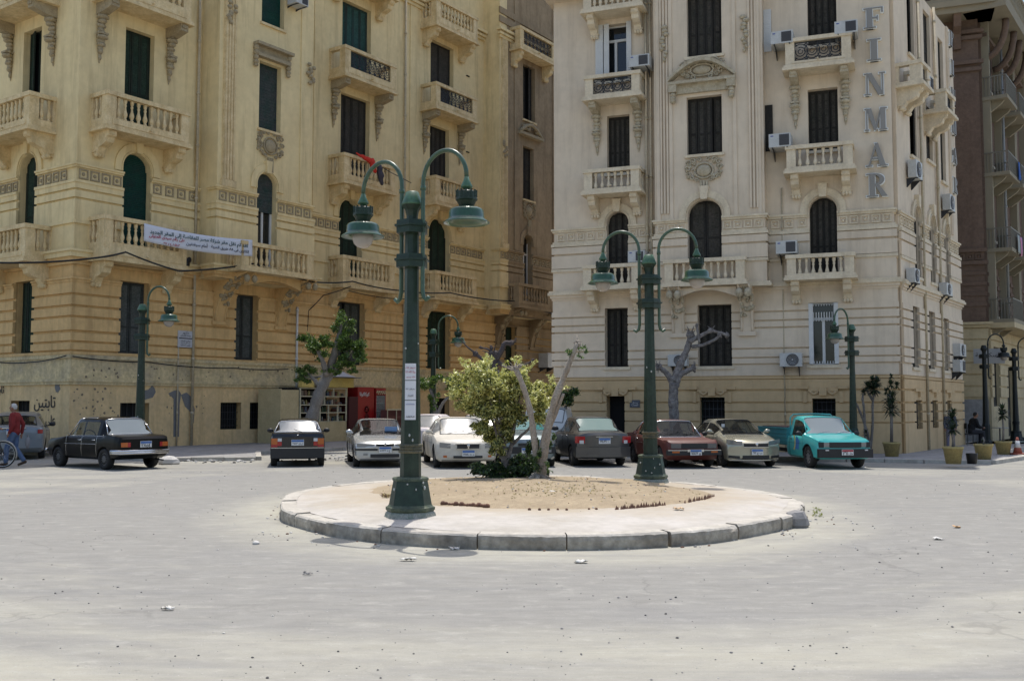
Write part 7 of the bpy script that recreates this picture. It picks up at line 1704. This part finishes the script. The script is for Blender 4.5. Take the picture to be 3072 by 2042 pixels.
# ---- 6 grey green small car behind the bush
def ex6(t, pos, nx, L, ip):
    front(t, pos, nx, L, M_lamp, (.62, .70), (.28, .36), .40, '٦٩١ ص', .28, (.48, .80), (.64, .80), sk=.05); wedge('front_bumper', M_blkp, t, pos, 0, -.82, .82, .40, .60, 1, depth=.03)
    for s in (-1, 1): wedge('fog_light', M_lamp, t, pos, 0, s * .62, s * .70, .44, .52, 1, depth=.04)
M_gg = paint('blue_grey_paint', (.16, .20, .21), .28, .7, .4)
st6 = [(0, .76, .32, .64, .72, .5), (.06, .80, .26, .74, .82, .5), (.3, .85, .2, .86, .94, .5), (.7, .86, .2, .95, 1.02, .5), (.95, .86, .2, .98, 1.06, .5), (1.75, .86, .2, 1.0, 1.47, .57), (2.1, .86, .2, 1.0, 1.53, .58), (3.3, .86, .2, 1.0, 1.50, .57), (3.55, .85, .2, 1.0, 1.40, .56), (3.95, .83, .25, .98, 1.10, .5), (4.05, .80, .32, .85, .98, .5)]
car('parked_car', 'blue grey compact with teal tinted windscreen, hidden behind the bush', 'car', .32, 28.95, rad(-87),
    {'sc': 0.92, 'sh': 0.12, 'L': 4.05, 'st': st6, 'axles': (.8, 3.35), 'rw': .31, 'paint': M_gg, 'ws': (.95, 1.75), 'rs': (3.55, 3.95), 'side': [(1.35, 2.2), (2.28, 3.2)], 'seams': (1.3, 2.24), 'handles': (2.1, 3.1), 'extra': ex6, 'mirror': (1.35, 1.08), 'gf': glass_mat('teal_windscreen', (.08, .28, .27), .55, .1)})
# ---- 7 grey sedan from behind
def ex7(t, pos, nx, L, ip):
    plate(t, -nx - .012 + .005, .70, -1, '٧٤٨٩ ع', .36)
    both('tail_light', M_tl, t, pos, L - .03, .58, .86, .72, .92, -1, depth=.02); both('reversing_light', M_wlamp, t, pos, L - .01, .62, .74, .70, .80, -1, depth=.03)
    wedge('trunk_strip', M_chrome, t, pos, L - .02, -.26, .26, .90, .915, -1, depth=.03); g = MB(); g.ball((-nx + .02, 0, .94), (.02, .03, .03), 0, 8, 5); g.build('badge', M_chrome, t)
    wedge('rear_bumper', M_gry, t, pos, L - .01, -.84, .84, .30, .60, -1, depth=.035); wedge('bumper_seam', M_blkp, t, pos, L - .01, -.46, .46, .60, .61, -1, depth=.037)
M_gry = paint('grey_metallic_paint', (.095, .092, .088), .3, .35, .5)
M_glh = glass_mat('sunlit_green_glass', (.24, .32, .29), .82, .08)
car('parked_car', 'grey sedan seen from behind with red wraparound tail lights', 'car', 2.17, 29.2, rad(99),
    {'sc': 0.9, 'sh': -0.12, 'L': 4.42, 'st': saloon(4.42, .85, .92, 1.50, 1.05, 1.85, 3.05, 3.70, 1.06, .70, .58, .22, .98, .84, .98), 'axles': (.85, 3.45), 'rw': .31, 'paint': M_gry, 'ws': (1.05, 1.85), 'rs': (3.05, 3.70), 'side': [(1.45, 2.3), (2.38, 3.15)], 'seams': (1.35, 2.34, 3.1), 'handles': (2.2, 3.0), 'extra': ex7, 'mirror': (1.45, 1.06), 'mirrorm': M_gry, 'gr': M_glh, 'bowr': .16})
# ---- 8 dark red old sedan
def ex8(t, pos, nx, L, ip):
    for s in (-1, 1): wedge('headlight', M_lampd, t, pos, 0, s * .42, s * .72, .60, .745, 1, depth=.02)
    wedge('grille', M_blkp, t, pos, 0, -.405, .405, .60, .75, 1, depth=.015); wedge('front_bumper', M_blkp, t, pos, 0, -.86, .86, .40, .54, 1, depth=.10); wedge('bumper_strip', M_chrome, t, pos, 0, -.84, .84, .535, .555, 1, depth=.11)
    for s in (-1, 1): wedge('indicator', M_am, t, pos, 0, s * .50, s * .72, .47, .52, 1, depth=.112)
    plate(t, nx + .115, .40, 1, '١٤٤٧ و', .36); wipers(t, nx, 1.3, .98)
    g = MB(); g.box(nx + .10, nx + .11, -.26, .26, .50, .57); g.build('plate_holder', M_chrome, t)
M_rdp = paint('faded_dark_red_paint', (.085, .020, .015), .42, .15, 0, (.11, .032, .022))
car('parked_car', 'old dark red sedan with square headlights, right behind the rear lamp', 'car', 4.43, 28.67, rad(-79),
    {'sc': 0.88, 'sh': 0.17, 'boxy': True, 'wfm': M_chrome, 'wfr': .017, 'L': 4.4, 'st': saloon(4.4, .85, .86, 1.43, 1.3, 1.82, 3.1, 3.55, .98, .72, .60, .24, .95, .84, .90, .34), 'axles': (.80, 3.50), 'rw': .31, 'paint': M_rdp, 'ws': (1.3, 1.82), 'rs': (3.1, 3.55), 'side': [(1.5, 2.25), (2.32, 3.0)], 'seams': (1.35, 2.28, 3.05), 'handles': (2.2, 2.95), 'extra': ex8, 'mirror': (1.5, .96), 'gf': M_gl, 'rimm': M_rimd, 'bowf': .07, 'bowr': .05, 'trim': M_chrome})
# ---- 9 champagne sedan
def ex9(t, pos, nx, L, ip):
    front(t, pos, nx, L, M_lamp, (.64, .74), (.28, .38), .40, '٦١٢ ح ب', .38, (.42, .84), (.68, .80), sk=.06)
    wedge('grille_surround', M_chrome, t, pos, 0, -.40, .40, .625, .64, 1, depth=.03)
    for s in (-1, 1): wedge('fog_recess', M_blkp, t, pos, 0, s * .50, s * .80, .28, .36, 1, depth=.012, sk=.02)
    wedge('lower_lip', M_chrome, t, pos, 0, -.78, .78, .225, .245, 1, depth=.01); wipers(t, nx, 1.1, 1.0)
    g = MB(); g.box(nx - 1.62, nx - 1.60, -.52, -.42, 1.18, 1.30); g.build('window_sticker', M_plw, t)
M_chp = paint('champagne_metallic_paint', (.40, .38, .29), .24, .8, .5)
car('parked_car', 'champagne gold sedan with slanted headlights between red car and pickup', 'car', 6.21, 28.85, rad(-82),
    {'sc': 0.88, 'sh': 0.17, 'L': 4.5, 'st': saloon(4.5, .88, .95, 1.46, 1.1, 2.0, 3.2, 3.85, 1.04, .68, .56, .2, .98, .84, .95), 'axles': (.9, 3.55), 'rw': .32, 'paint': M_chp, 'ws': (1.1, 2.0), 'rs': (3.2, 3.85), 'side': [(1.55, 2.4), (2.48, 3.2)], 'seams': (1.45, 2.44, 3.2), 'handles': (2.3, 3.1), 'extra': ex9, 'mirror': (1.5, 1.04), 'mirrorm': M_chp, 'bowf': .24})
# ---- 10 turquoise pickup
M_trq = paint('turquoise_paint', (.055, .42, .40), .30, .7); M_trqd = paint('dull_turquoise_bed_paint', (.04, .25, .27), .5, .2)
def ex10(t, pos, nx, L, ip):
    # load bed with ribbed sides
    x0, x1 = -2.35, .10
    for s in (-1, 1):
        g = MB(); y0, y1 = (.80, .86) if s > 0 else (-.86, -.80); g.box(x0, x1, y0, y1, .66, 1.14)
        for z in (.74, .86, .98): g.box(x0, x1, min(s * .86, s * .875), max(s * .86, s * .875), z, z + .045)
        g.box(x0, x1, min(s * .79, s * .90), max(s * .79, s * .90), 1.14, 1.18); g.build('bed_side', M_trqd, t)
    g = MB(); g.box(x0, x1, -.80, .80, .62, .68); g.build('bed_floor', M_trqd, t)
    g = MB(); g.box(x0 - .05, x0, -.86, .86, .66, 1.16); g.build('tailgate', M_trqd, t)
    g = MB(); g.box(x1, x1 + .05, -.82, .82, .66, 1.20); g.build('bulkhead', M_trqd, t)
    g = MB(); g.box(x0 + .1, x1 - .1, -.76, .76, 1.10, 1.20); g.build('load_boards', mat('brown_load_boards', (.13, .07, .055), .9, var=.2, scale=5), t)
    g = MB()
    for s in (-1, 1): g.tube([(.05, s * .72, .70), (.05, s * .72, 1.50), (.05, s * .62, 1.60), (.05, 0, 1.62)], .022, 6)
    g.build('roll_bar', M_trq, t)
    g = MB(); g.box(x0, .9, -.35, -.28, .36, .48); g.box(x0, .9, .28, .35, .36, .48); g.build('chassis_rail', M_blkp, t)
    for s in (-1, 1): wedge('headlight', M_lamp, t, pos, 0, s * .50, s * .66, .66, .79, 1, depth=.03)
    for s in (-1, 1): wedge('headlight_bezel', M_blkp, t, pos, 0, s * .66, s * .80, .64, .80, 1, depth=.015)
    wedge('grille', M_blkp, t, pos, 0, -.49, .49, .64, .80, 1, depth=.02)
    for z in (.68, .72, .76): wedge('grille_bar', M_rimd, t, pos, 0, -.48, .48, z, z + .01, 1, depth=.03)
    wedge('front_bumper', M_blkp, t, pos, 0, -.84, .84, .34, .60, 1, depth=.12)
    for s in (-1, 1): wedge('indicator', M_wlamp, t, pos, 0, s * .56, s * .66, .55, .585, 1, depth=.14)
    plate(t, nx + .14, .42, 1, '٢٦١ ط', .36, M_plr); wipers(t, nx, 1.0, 1.02, M_chrome)
    for s in (-1, 1):      # painted swoosh on the doors
        g = MB(); c_ = [(.62 + .16 * math.cos(a), .74 + .26 * math.sin(a)) for a in [-1.2 + 2.4 * i / 8 for i in range(9)]]; d_ = [(.55 + .15 * math.cos(a), .74 + .22 * math.sin(a)) for a in [1.2 - 2.4 * i / 8 for i in range(9)]]
        g.add([(a, s * .862, b) for a, b in c_ + d_], [list(range(18))]); g.build('door_decal', mat('yellow_decal', (.55, .48, .16), .5), t)
        g = MB(); g.add([(.70, s * .861, .55), (1.0, s * .861, .52), (1.08, s * .861, .80), (.84, s * .861, .95)], [(0, 1, 2, 3)]); g.build('door_decal', mat('blue_decal', (.05, .18, .42), .5), t)
    g = MB(); g.box(-1.2, -1.0, .5, .75, .34, .60); g.build('fuel_tank', M_blkp, t)
st10 = [(0, .80, .34, .68, .80, .5), (.05, .83, .30, .74, .86, .5), (.25, .85, .30, .80, .90, .5), (.95, .86, .28, .90, 1.00, .5), (1.05, .86, .28, .92, 1.02, .5), (1.55, .86, .28, .94, 1.52, .62), (1.8, .86, .28, .94, 1.57, .63), (2.20, .86, .28, .94, 1.57, .63), (2.28, .86, .28, .94, 1.53, .62), (2.36, .85, .30, .93, 1.20, .62), (2.38, .84, .32, .90, 1.10, .6)]
car('pickup_truck', 'bright turquoise pickup truck with painted door and boards in its load bed', 'pickup truck', 8.46, 28.37, rad(-83),
    {'sc': .88, 'boxy': True, 'wfm': M_trq, 'L': 2.38, 'nx': 2.40, 'st': st10, 'axles': (.78, 3.85), 'rw': .335, 'paint': M_trq, 'ws': (1.05, 1.55), 'rs': (2.28, 2.36), 'side': [(1.28, 2.05)], 'seams': (1.12, 2.1), 'handles': (1.98,), 'extra': ex10, 'mirror': (1.2, 1.0),
     'rimm': M_rimm, 'bowf': .06, 'bowr': 0, 'seats': (1.95,), 'handlem': M_blkp, 'gf': M_glr})
# ---- cars further back, mostly hidden
def exb(t, pos, nx, L, ip): both('headlight', M_lamp, t, pos, 0, .45, .75, .60, .72, 1); both('tail_light', M_tl, t, pos, L, .6, .78, .7, .85, -1)
def backcar(label, x, y, h, pm, st=None, L=4.3, g=M_glw):
    car('parked_car', label, 'car', x, y, rad(h), {'sc': .93, 'L': L, 'st': st or saloon(L, .84, .92, 1.46, 1.1, 1.8, 3.1, 3.7, 1.0), 'axles': (.82, 3.45), 'rw': .30, 'paint': pm, 'ws': (1.1, 1.8), 'rs': (3.1, 3.7), 'side': [(1.4, 2.3), (2.38, 3.2)], 'seams': (1.35, 2.34), 'extra': exb, 'gf': g, 'gs': g, 'gr': g})
backcar('pale pinkish car behind the beige sedan, right of the tall lamp post', -2.75, 34.6, 78, paint('pale_pink_paint', (.56, .50, .50), .4, .4, 0, (.62, .57, .55)))
backcar('pale car with a pinkish roof peeping over the beige sedan', -.95, 34.9, 82, paint('pale_cream_pink_paint', (.62, .52, .47), .4, .4, 0, (.62, .57, .55)))
van = [(0, .78, .32, .72, .82, .5), (.1, .84, .25, .86, .96, .5), (.6, .87, .2, .98, 1.10, .5), (.8, .88, .2, 1.0, 1.14, .5), (1.5, .88, .2, 1.02, 1.66, .66), (1.9, .88, .2, 1.02, 1.74, .68), (3.8, .88, .2, 1.02, 1.74, .68), (4.1, .88, .2, 1.02, 1.66, .66), (4.25, .86, .22, 1.0, 1.2, .6), (4.3, .84, .3, .9, 1.05, .5)]
M_whp = paint('dusty_white_paint', (.60, .60, .58), .4, .4)
car('parked_van', 'dusty white van behind the grey sedan', 'van', 1.35, 34.4, rad(82), {'sc': .93, 'L': 4.3, 'st': van, 'axles': (.8, 3.5), 'rw': .31, 'paint': M_whp, 'ws': (.8, 1.5), 'rs': (4.1, 4.25), 'side': [(1.2, 2.0)], 'seams': (1.1, 2.1), 'extra': exb, 'gr': M_whp})
# ================================================================ people and bicycle
M_skin = mat('brown_skin', (.26, .135, .085), .6, var=.08, scale=12); M_hair = mat('dark_hair', (.02, .018, .016), .8); M_cap = mat('white_knit_cap', (.42, .42, .40), .9)
M_eye = mat('eye_dark', (.01, .01, .01), .3); M_lip = mat('lip', (.20, .07, .055), .6)
def remeshed(name, g, m, parent, vox=.013, smooth=True):
    me = bpy.data.meshes.new('r'); me.from_pydata(g.v, [], g.f); bm = bmesh.new(); bm.from_mesh(me); bmesh.ops.recalc_face_normals(bm, faces=bm.faces); bm.to_mesh(me); bm.free()
    o = bpy.data.objects.new('r', me); C.objects.link(o); md = o.modifiers.new('r', 'REMESH'); md.mode = 'VOXEL'; md.voxel_size = vox; md.use_smooth_shade = True
    sm = o.modifiers.new('s', 'SMOOTH'); sm.factor = .5; sm.iterations = 3
    dg = bpy.context.evaluated_depsgraph_get(); dg.update(); res = bpy.data.meshes.new_from_object(o.evaluated_get(dg)); bpy.data.objects.remove(o)
    res.materials.clear(); res.materials.append(m); res.name = name; p = bpy.data.objects.new(name, res); C.objects.link(p); p.parent = parent; return p
def seg_(g, a, b, r0, r1):
    a, b = Vector(a), Vector(b); g.ball(a, r0, 0, 12, 8); g.ball(b, r1, 0, 12, 8); g.tube([a, a.lerp(b, .5), b], [r0, (r0 + r1) / 2, r1], 12)
def hand(g, w_, d, side, grip=False):
    """palm, four unequal bent fingers and a thumb"""
    w_ = Vector(w_); d = Vector(d).normalized(); s = d.cross(Vector((0, 0, 1))); s = s.normalized() if s.length > .05 else Vector((0, 1, 0)); n = s.cross(d)
    g.ball(w_ + d * .045, (.034, .034, .034), 0, 10, 6); g.tube([w_, w_ + d * .03, w_ + d * .08], [.026, .034, .033], 10)
    for i, L in enumerate((.062, .072, .067, .052)):
        b = w_ + d * .078 + s * (i - 1.5) * .017; k = b + d * L * .5 - n * .006; c_ = 1.0 if grip else .35
        g.tube([b, k, k + (d * (1 - c_ * .8) - n * c_).normalized() * L * .55], [.0095, .009, .0075], 7)
    b = w_ + d * .025 + s * side * .028; g.tube([b, b + (d * .5 + s * side * .6).normalized() * .035, b + (d * .9 + s * side * .25 - n * .3).normalized() * .07], [.012, .0105, .009], 7)
def person(label, loc, rz, J, top, bottom, shoe, hair=M_hair, bare=True, scale=1.0, cap=None, top_len=.0, grip=(False, False)):
    t = empty('person', label, 'person', loc, rz, scale=scale)
    g = MB(); H = Vector(J['head']); N_ = Vector(J['neck']); P = Vector(J['pelvis']); f = Vector(J.get('face', (1, 0, 0))).normalized(); sd_ = Vector((0, 0, 1)).cross(f).normalized()
    g.ball(H, (.088, .076, .112), 0, 16, 12); g.ball(H + f * .035 - Vector((0, 0, .055)), (.052, .050, .055), 0, 12, 8)
    seg_(g, H - Vector((0, 0, .06)) - f * .01, N_ - Vector((0, 0, .02)), .055, .062)
    g.tube([H + f * .082 + Vector((0, 0, .02)), H + f * .105 - Vector((0, 0, .018)), H + f * .088 - Vector((0, 0, .028))], [.012, .018, .014], 7)
    for s in (-1, 1): g.ball(H + sd_ * s * .078 - Vector((0, 0, .01)), (.018, .012, .03), 0, 8, 6)
    for k in ('l', 'r'):
        S_, E, Wr = (Vector(J[x + k]) for x in ('sh', 'el', 'wr')); seg_(g, S_, E, .052, .038); seg_(g, E, Wr, .038, .026); hand(g, Wr, Wr - E if 'hd' + k not in J else Vector(J['hd' + k]), 1 if k == 'l' else -1, grip[0 if k == 'l' else 1])
        Hp, Kn, An = (Vector(J[x + k]) for x in ('hp', 'kn', 'an')); seg_(g, Hp, Kn, .075, .052); seg_(g, Kn, An, .052, .036)
    ch = N_.lerp(P, .30); seg_(g, ch, N_.lerp(P, .62), .125, .11); g.ball(ch, (.12, .17, .16), 0, 14, 10); g.ball(P, (.12, .155, .11), 0, 14, 10); seg_(g, P, N_.lerp(P, .6), .115, .115)
    remeshed('body', g, M_skin, t)
    g = MB(); g.ball(ch, (.145, .195, .19), 0, 16, 12); g.ball(N_.lerp(P, .65), (.145, .165, .2), 0, 16, 12); g.ball(P + Vector((0, 0, .0 + top_len)), (.150, .180, .14), 0, 16, 12); seg_(g, ch, P, .14, .15)
    for k in ('l', 'r'):
        S_, E, Wr = (Vector(J[x + k]) for x in ('sh', 'el', 'wr')); seg_(g, N_.lerp(P, .12), S_, .07, .072)
        if bare: seg_(g, S_, S_.lerp(E, .8), .074, .064)
        else: seg_(g, S_, E, .074, .056); seg_(g, E, E.lerp(Wr, .92), .056, .042)
    remeshed('shirt', g, top, t, .016)
    g = MB(); g.ball(P - Vector((0, 0, .02)), (.138, .168, .13), 0, 14, 10)
    for k in ('l', 'r'):
        Hp, Kn, An = (Vector(J[x + k]) for x in ('hp', 'kn', 'an')); seg_(g, Hp, Kn, .098, .072); seg_(g, Kn, An.lerp(Kn, .08), .072, .062)
    remeshed('trousers', g, bottom, t, .016)
    for k in ('l', 'r'):
        An = Vector(J['an' + k]); g = MB(); fd = Vector(J.get('ft' + k, (1, 0, -.0))).normalized(); seg_(g, An - Vector((0, 0, .035)) - fd * .03, An - Vector((0, 0, .048)) + fd * .15, .045, .036); remeshed('shoe', g, shoe, t, .012)
    g = MB(); g.ball(H - f * .010 + Vector((0, 0, .016)), (.092, .081, .102), 0, 16, 10); n0 = g.v[:]
    keep = [i for i, q in enumerate(n0) if (Vector(q) - H).dot(f) < .03 + .0 and q[2] > H.z - .05 or q[2] > H.z + .062]
    ks = set(keep); g.f = [q for q in g.f if all(i in ks for i in q)]; g.m = g.m[:len(g.f)]; g.sm = g.sm[:len(g.f)]
    g.build('hair', cap or hair, t, recalc=False)
    for s in (-1, 1): g = MB(); g.ball(H + f * .080 + sd_ * s * .030 + Vector((0, 0, .012)), (.010, .012, .007), 0, 8, 5); g.build('eye', M_eye, t)
    g = MB(); g.ball(H + f * .084 - Vector((0, 0, .058)), (.008, .022, .006), 0, 8, 5); g.build('mouth', M_lip, t)
    return t
walk = dict(head=(.05, 0, 1.60), neck=(.02, 0, 1.44), pelvis=(0, 0, .95), shl=(.0, .185, 1.40), shr=(.0, -.185, 1.40), ell=(-.04, .23, 1.13), wrl=(.06, .24, .90), elr=(-.14, -.22, 1.14), wrr=(-.10, -.24, .89),
            hpl=(0, .09, .90), hpr=(0, -.09, .90), knl=(.16, .09, .52), anl=(.18, .09, .10), knr=(.00, -.09, .50), anr=(-.24, -.09, .14), face=(1, .05, 0), ftr=(1, 0, -.35))
M_redt = mat('red_shirt_cloth', (.20, .022, .022), .9, var=.12, scale=7, bump=.3); M_jean = mat('blue_jeans', (.075, .12, .22), .9, var=.15, scale=9, bump=.3, col2=(.10, .15, .25))
person('grey haired man in a red shirt and blue jeans walking left past the parked cars', (-13.65, 27.55, 0), rad(186), walk, M_redt, M_jean, mat('brown_shoe', (.06, .035, .02), .6), cap=M_cap, bare=False)
t = empty('plastic_bag', 'grey plastic bag in the red shirted man right hand', 'bag', (-13.40, 27.78, .52))
g = MB(); g.ball((0, 0, .12), (.07, .05, .16), 0, 12, 8); g.tube([(-.02, 0, .24), (0, 0, .34), (.02, 0, .24)], .012, 6); g.build('bag', mat('grey_plastic_bag', (.22, .22, .23), .4), t)
# bicycle and its owner at the left edge
M_bk = mat('black_bicycle_enamel', (.015, .016, .017), .35, coat=.4)
t = empty('bicycle', 'old black roadster bicycle cut off by the left edge of the frame', 'bicycle', (-14.15, 26.85, 0), rad(2))
for k, xw in enumerate((.54, -.54)):
    g = MB(); n = 36; g.tube([(xw + .33 * math.cos(2 * math.pi * i / n), 0, .35 + .33 * math.sin(2 * math.pi * i / n)) for i in range(n + 1)], .019, 8, cap=False); wh = g.build('wheel', M_tyre, t)
    g = MB(); g.tube([(xw + .31 * math.cos(2 * math.pi * i / n), 0, .35 + .31 * math.sin(2 * math.pi * i / n)) for i in range(n + 1)], .010, 6, cap=False); g.build('rim', M_chrome, wh)
    g = MB()
    for i in range(18): a = 2 * math.pi * i / 18; g.tube([(xw, (.02 if i % 2 else -.02), .35), (xw + .31 * math.cos(a), 0, .35 + .31 * math.sin(a))], .0025, 3)
    g.tube([(xw, -.05, .35), (xw, .05, .35)], .02, 8); g.build('spokes', M_chrome, wh)
    g = MB(); g.tube([(xw + .365 * math.cos(rad(a)), 0, .35 + .365 * math.sin(rad(a))) for a in (range(-20, 120, 10) if k == 0 else range(40, 200, 10))], .022, 6); g.build('mudguard', mat('pale_mudguard', (.30, .29, .26), .4, metal=.5), t)
g = MB()
for a, b in (((.40, 0, .80), (-.12, 0, .30)), ((.37, 0, .88), (-.22, 0, .86)), ((-.12, 0, .30), (-.24, 0, .90)), ((-.12, 0, .30), (-.54, .05, .35)), ((-.12, 0, .30), (-.54, -.05, .35)), ((-.22, 0, .84), (-.54, .05, .35)), ((-.22, 0, .84), (-.54, -.05, .35)), ((.36, 0, .92), (.42, 0, .72)), ((.42, 0, .72), (.54, .06, .35)), ((.42, 0, .72), (.54, -.06, .35))): g.tube([a, b], .014, 8)
g.build('frame', M_bk, t)
g = MB(); g.tube([(.30, .27, 1.0), (.36, .22, 1.02), (.38, .0, .98), (.36, -.22, 1.02), (.28, -.28, 1.0)], .012, 8); g.tube([(.36, 0, .90), (.38, 0, .99)], .013, 8); g.build('handlebar', M_chrome, t)
g = MB(); g.ball((-.26, 0, .95), (.13, .09, .035), 0, 12, 6); g.build('saddle', M_blkp, t)
g = MB(); g.tube([(-.12, -.12, .30), (-.12, .12, .30)], .012, 6); g.tube([(-.12, .12, .30), (-.05, .12, .14)], .01, 6); g.tube([(-.12, -.12, .30), (-.19, -.12, .46)], .01, 6); g.build('crank', M_chrome, t)
push = dict(head=(.10, 0, 1.60), neck=(.05, 0, 1.44), pelvis=(-.02, 0, .95), shl=(.05, .185, 1.40), shr=(.05, -.185, 1.40), ell=(.26, .24, 1.20), wrl=(.46, .20, 1.05), elr=(.24, -.24, 1.20), wrr=(.42, -.24, 1.05),
            hpl=(0, .09, .90), hpr=(0, -.09, .90), knl=(.10, .10, .50), anl=(.04, .10, .10), knr=(.03, -.10, .50), anr=(-.10, -.10, .10), hdl=(1, -.1, -.2), hdr=(1, .1, -.2))
person('man in a grey tee shirt holding the bicycle handlebar, mostly outside the left edge', (-14.35, 26.95, 0), rad(0), push, mat('grey_tee_cloth', (.16, .165, .17), .9, bump=.2), mat('dark_trousers', (.03, .03, .035), .9), M_blkp, grip=(True, True))
# seated man on the far pavement
sit = dict(head=(.16, 0, 1.17), neck=(.10, 0, 1.02), pelvis=(-.08, 0, .52), shl=(.08, .18, .97), shr=(.08, -.18, .97), ell=(.18, .20, .72), wrl=(.40, .10, .66), elr=(.18, -.20, .72), wrr=(.40, -.08, .68),
           hpl=(-.03, .10, .50), hpr=(-.03, -.10, .50), knl=(.38, .12, .50), anl=(.36, .12, .09), knr=(.38, -.12, .50), anr=(.42, -.12, .09))
person('man in black seated hunched on a chair in the shade by the dark lamp', (18.15, 39.6, .10), rad(0), sit, mat('black_shirt', (.010, .010, .011), .9), mat('dark_trousers', (.03, .03, .035), .9), M_blkp, bare=False)
t = empty('chair', 'small dark chair under the seated man in black', 'chair', (18.08, 39.6, .10))
g = MB(); g.box(-.22, .20, -.21, .21, .40, .43); g.build('seat', M_int, t); g = MB(); g.box(-.24, -.21, -.20, .20, .62, .85); g.build('backrest', M_int, t)
for sx in (-.21, .17):
    for sy in (-.19, .16): g = MB(); g.box(sx, sx + .03, sy, sy + .03, 0, .84 if sx < 0 else .40); g.build('leg', M_rimd, t)
t = empty('side_table', 'small cafe table with glasses on it, in front of the seated man', 'table', (19.15, 39.4, .10))
g = MB(); g.lathe([(.32, .66), (.33, .68), (.0, .68)], seg=18); g.build('table_top', M_rimm, t); g = MB(); g.lathe([(.16, 0), (.03, .05), (.025, .66)], seg=10); g.build('pedestal', M_rimd, t)
stand = dict(head=(.02, 0, 1.60), neck=(0, 0, 1.44), pelvis=(0, 0, .95), shl=(.0, .185, 1.40), shr=(.0, -.185, 1.40), ell=(-.02, .24, 1.14), wrl=(.10, .22, .92), elr=(-.02, -.24, 1.14), wrr=(.08, -.22, .92),
             hpl=(0, .09, .90), hpr=(0, -.09, .90), knl=(.02, .11, .50), anl=(.0, .12, .10), knr=(.02, -.11, .50), anr=(.0, -.12, .10))
person('youth in a dark top and lilac grey trousers standing behind the dark potted plant', (15.55, 35.6, .10), rad(-110), stand, mat('dark_patterned_top', (.035, .04, .055), .9, var=.4, scale=20, col2=(.12, .13, .16)), mat('lilac_grey_trousers', (.17, .16, .22), .9), M_blkp, bare=False, scale=.80)
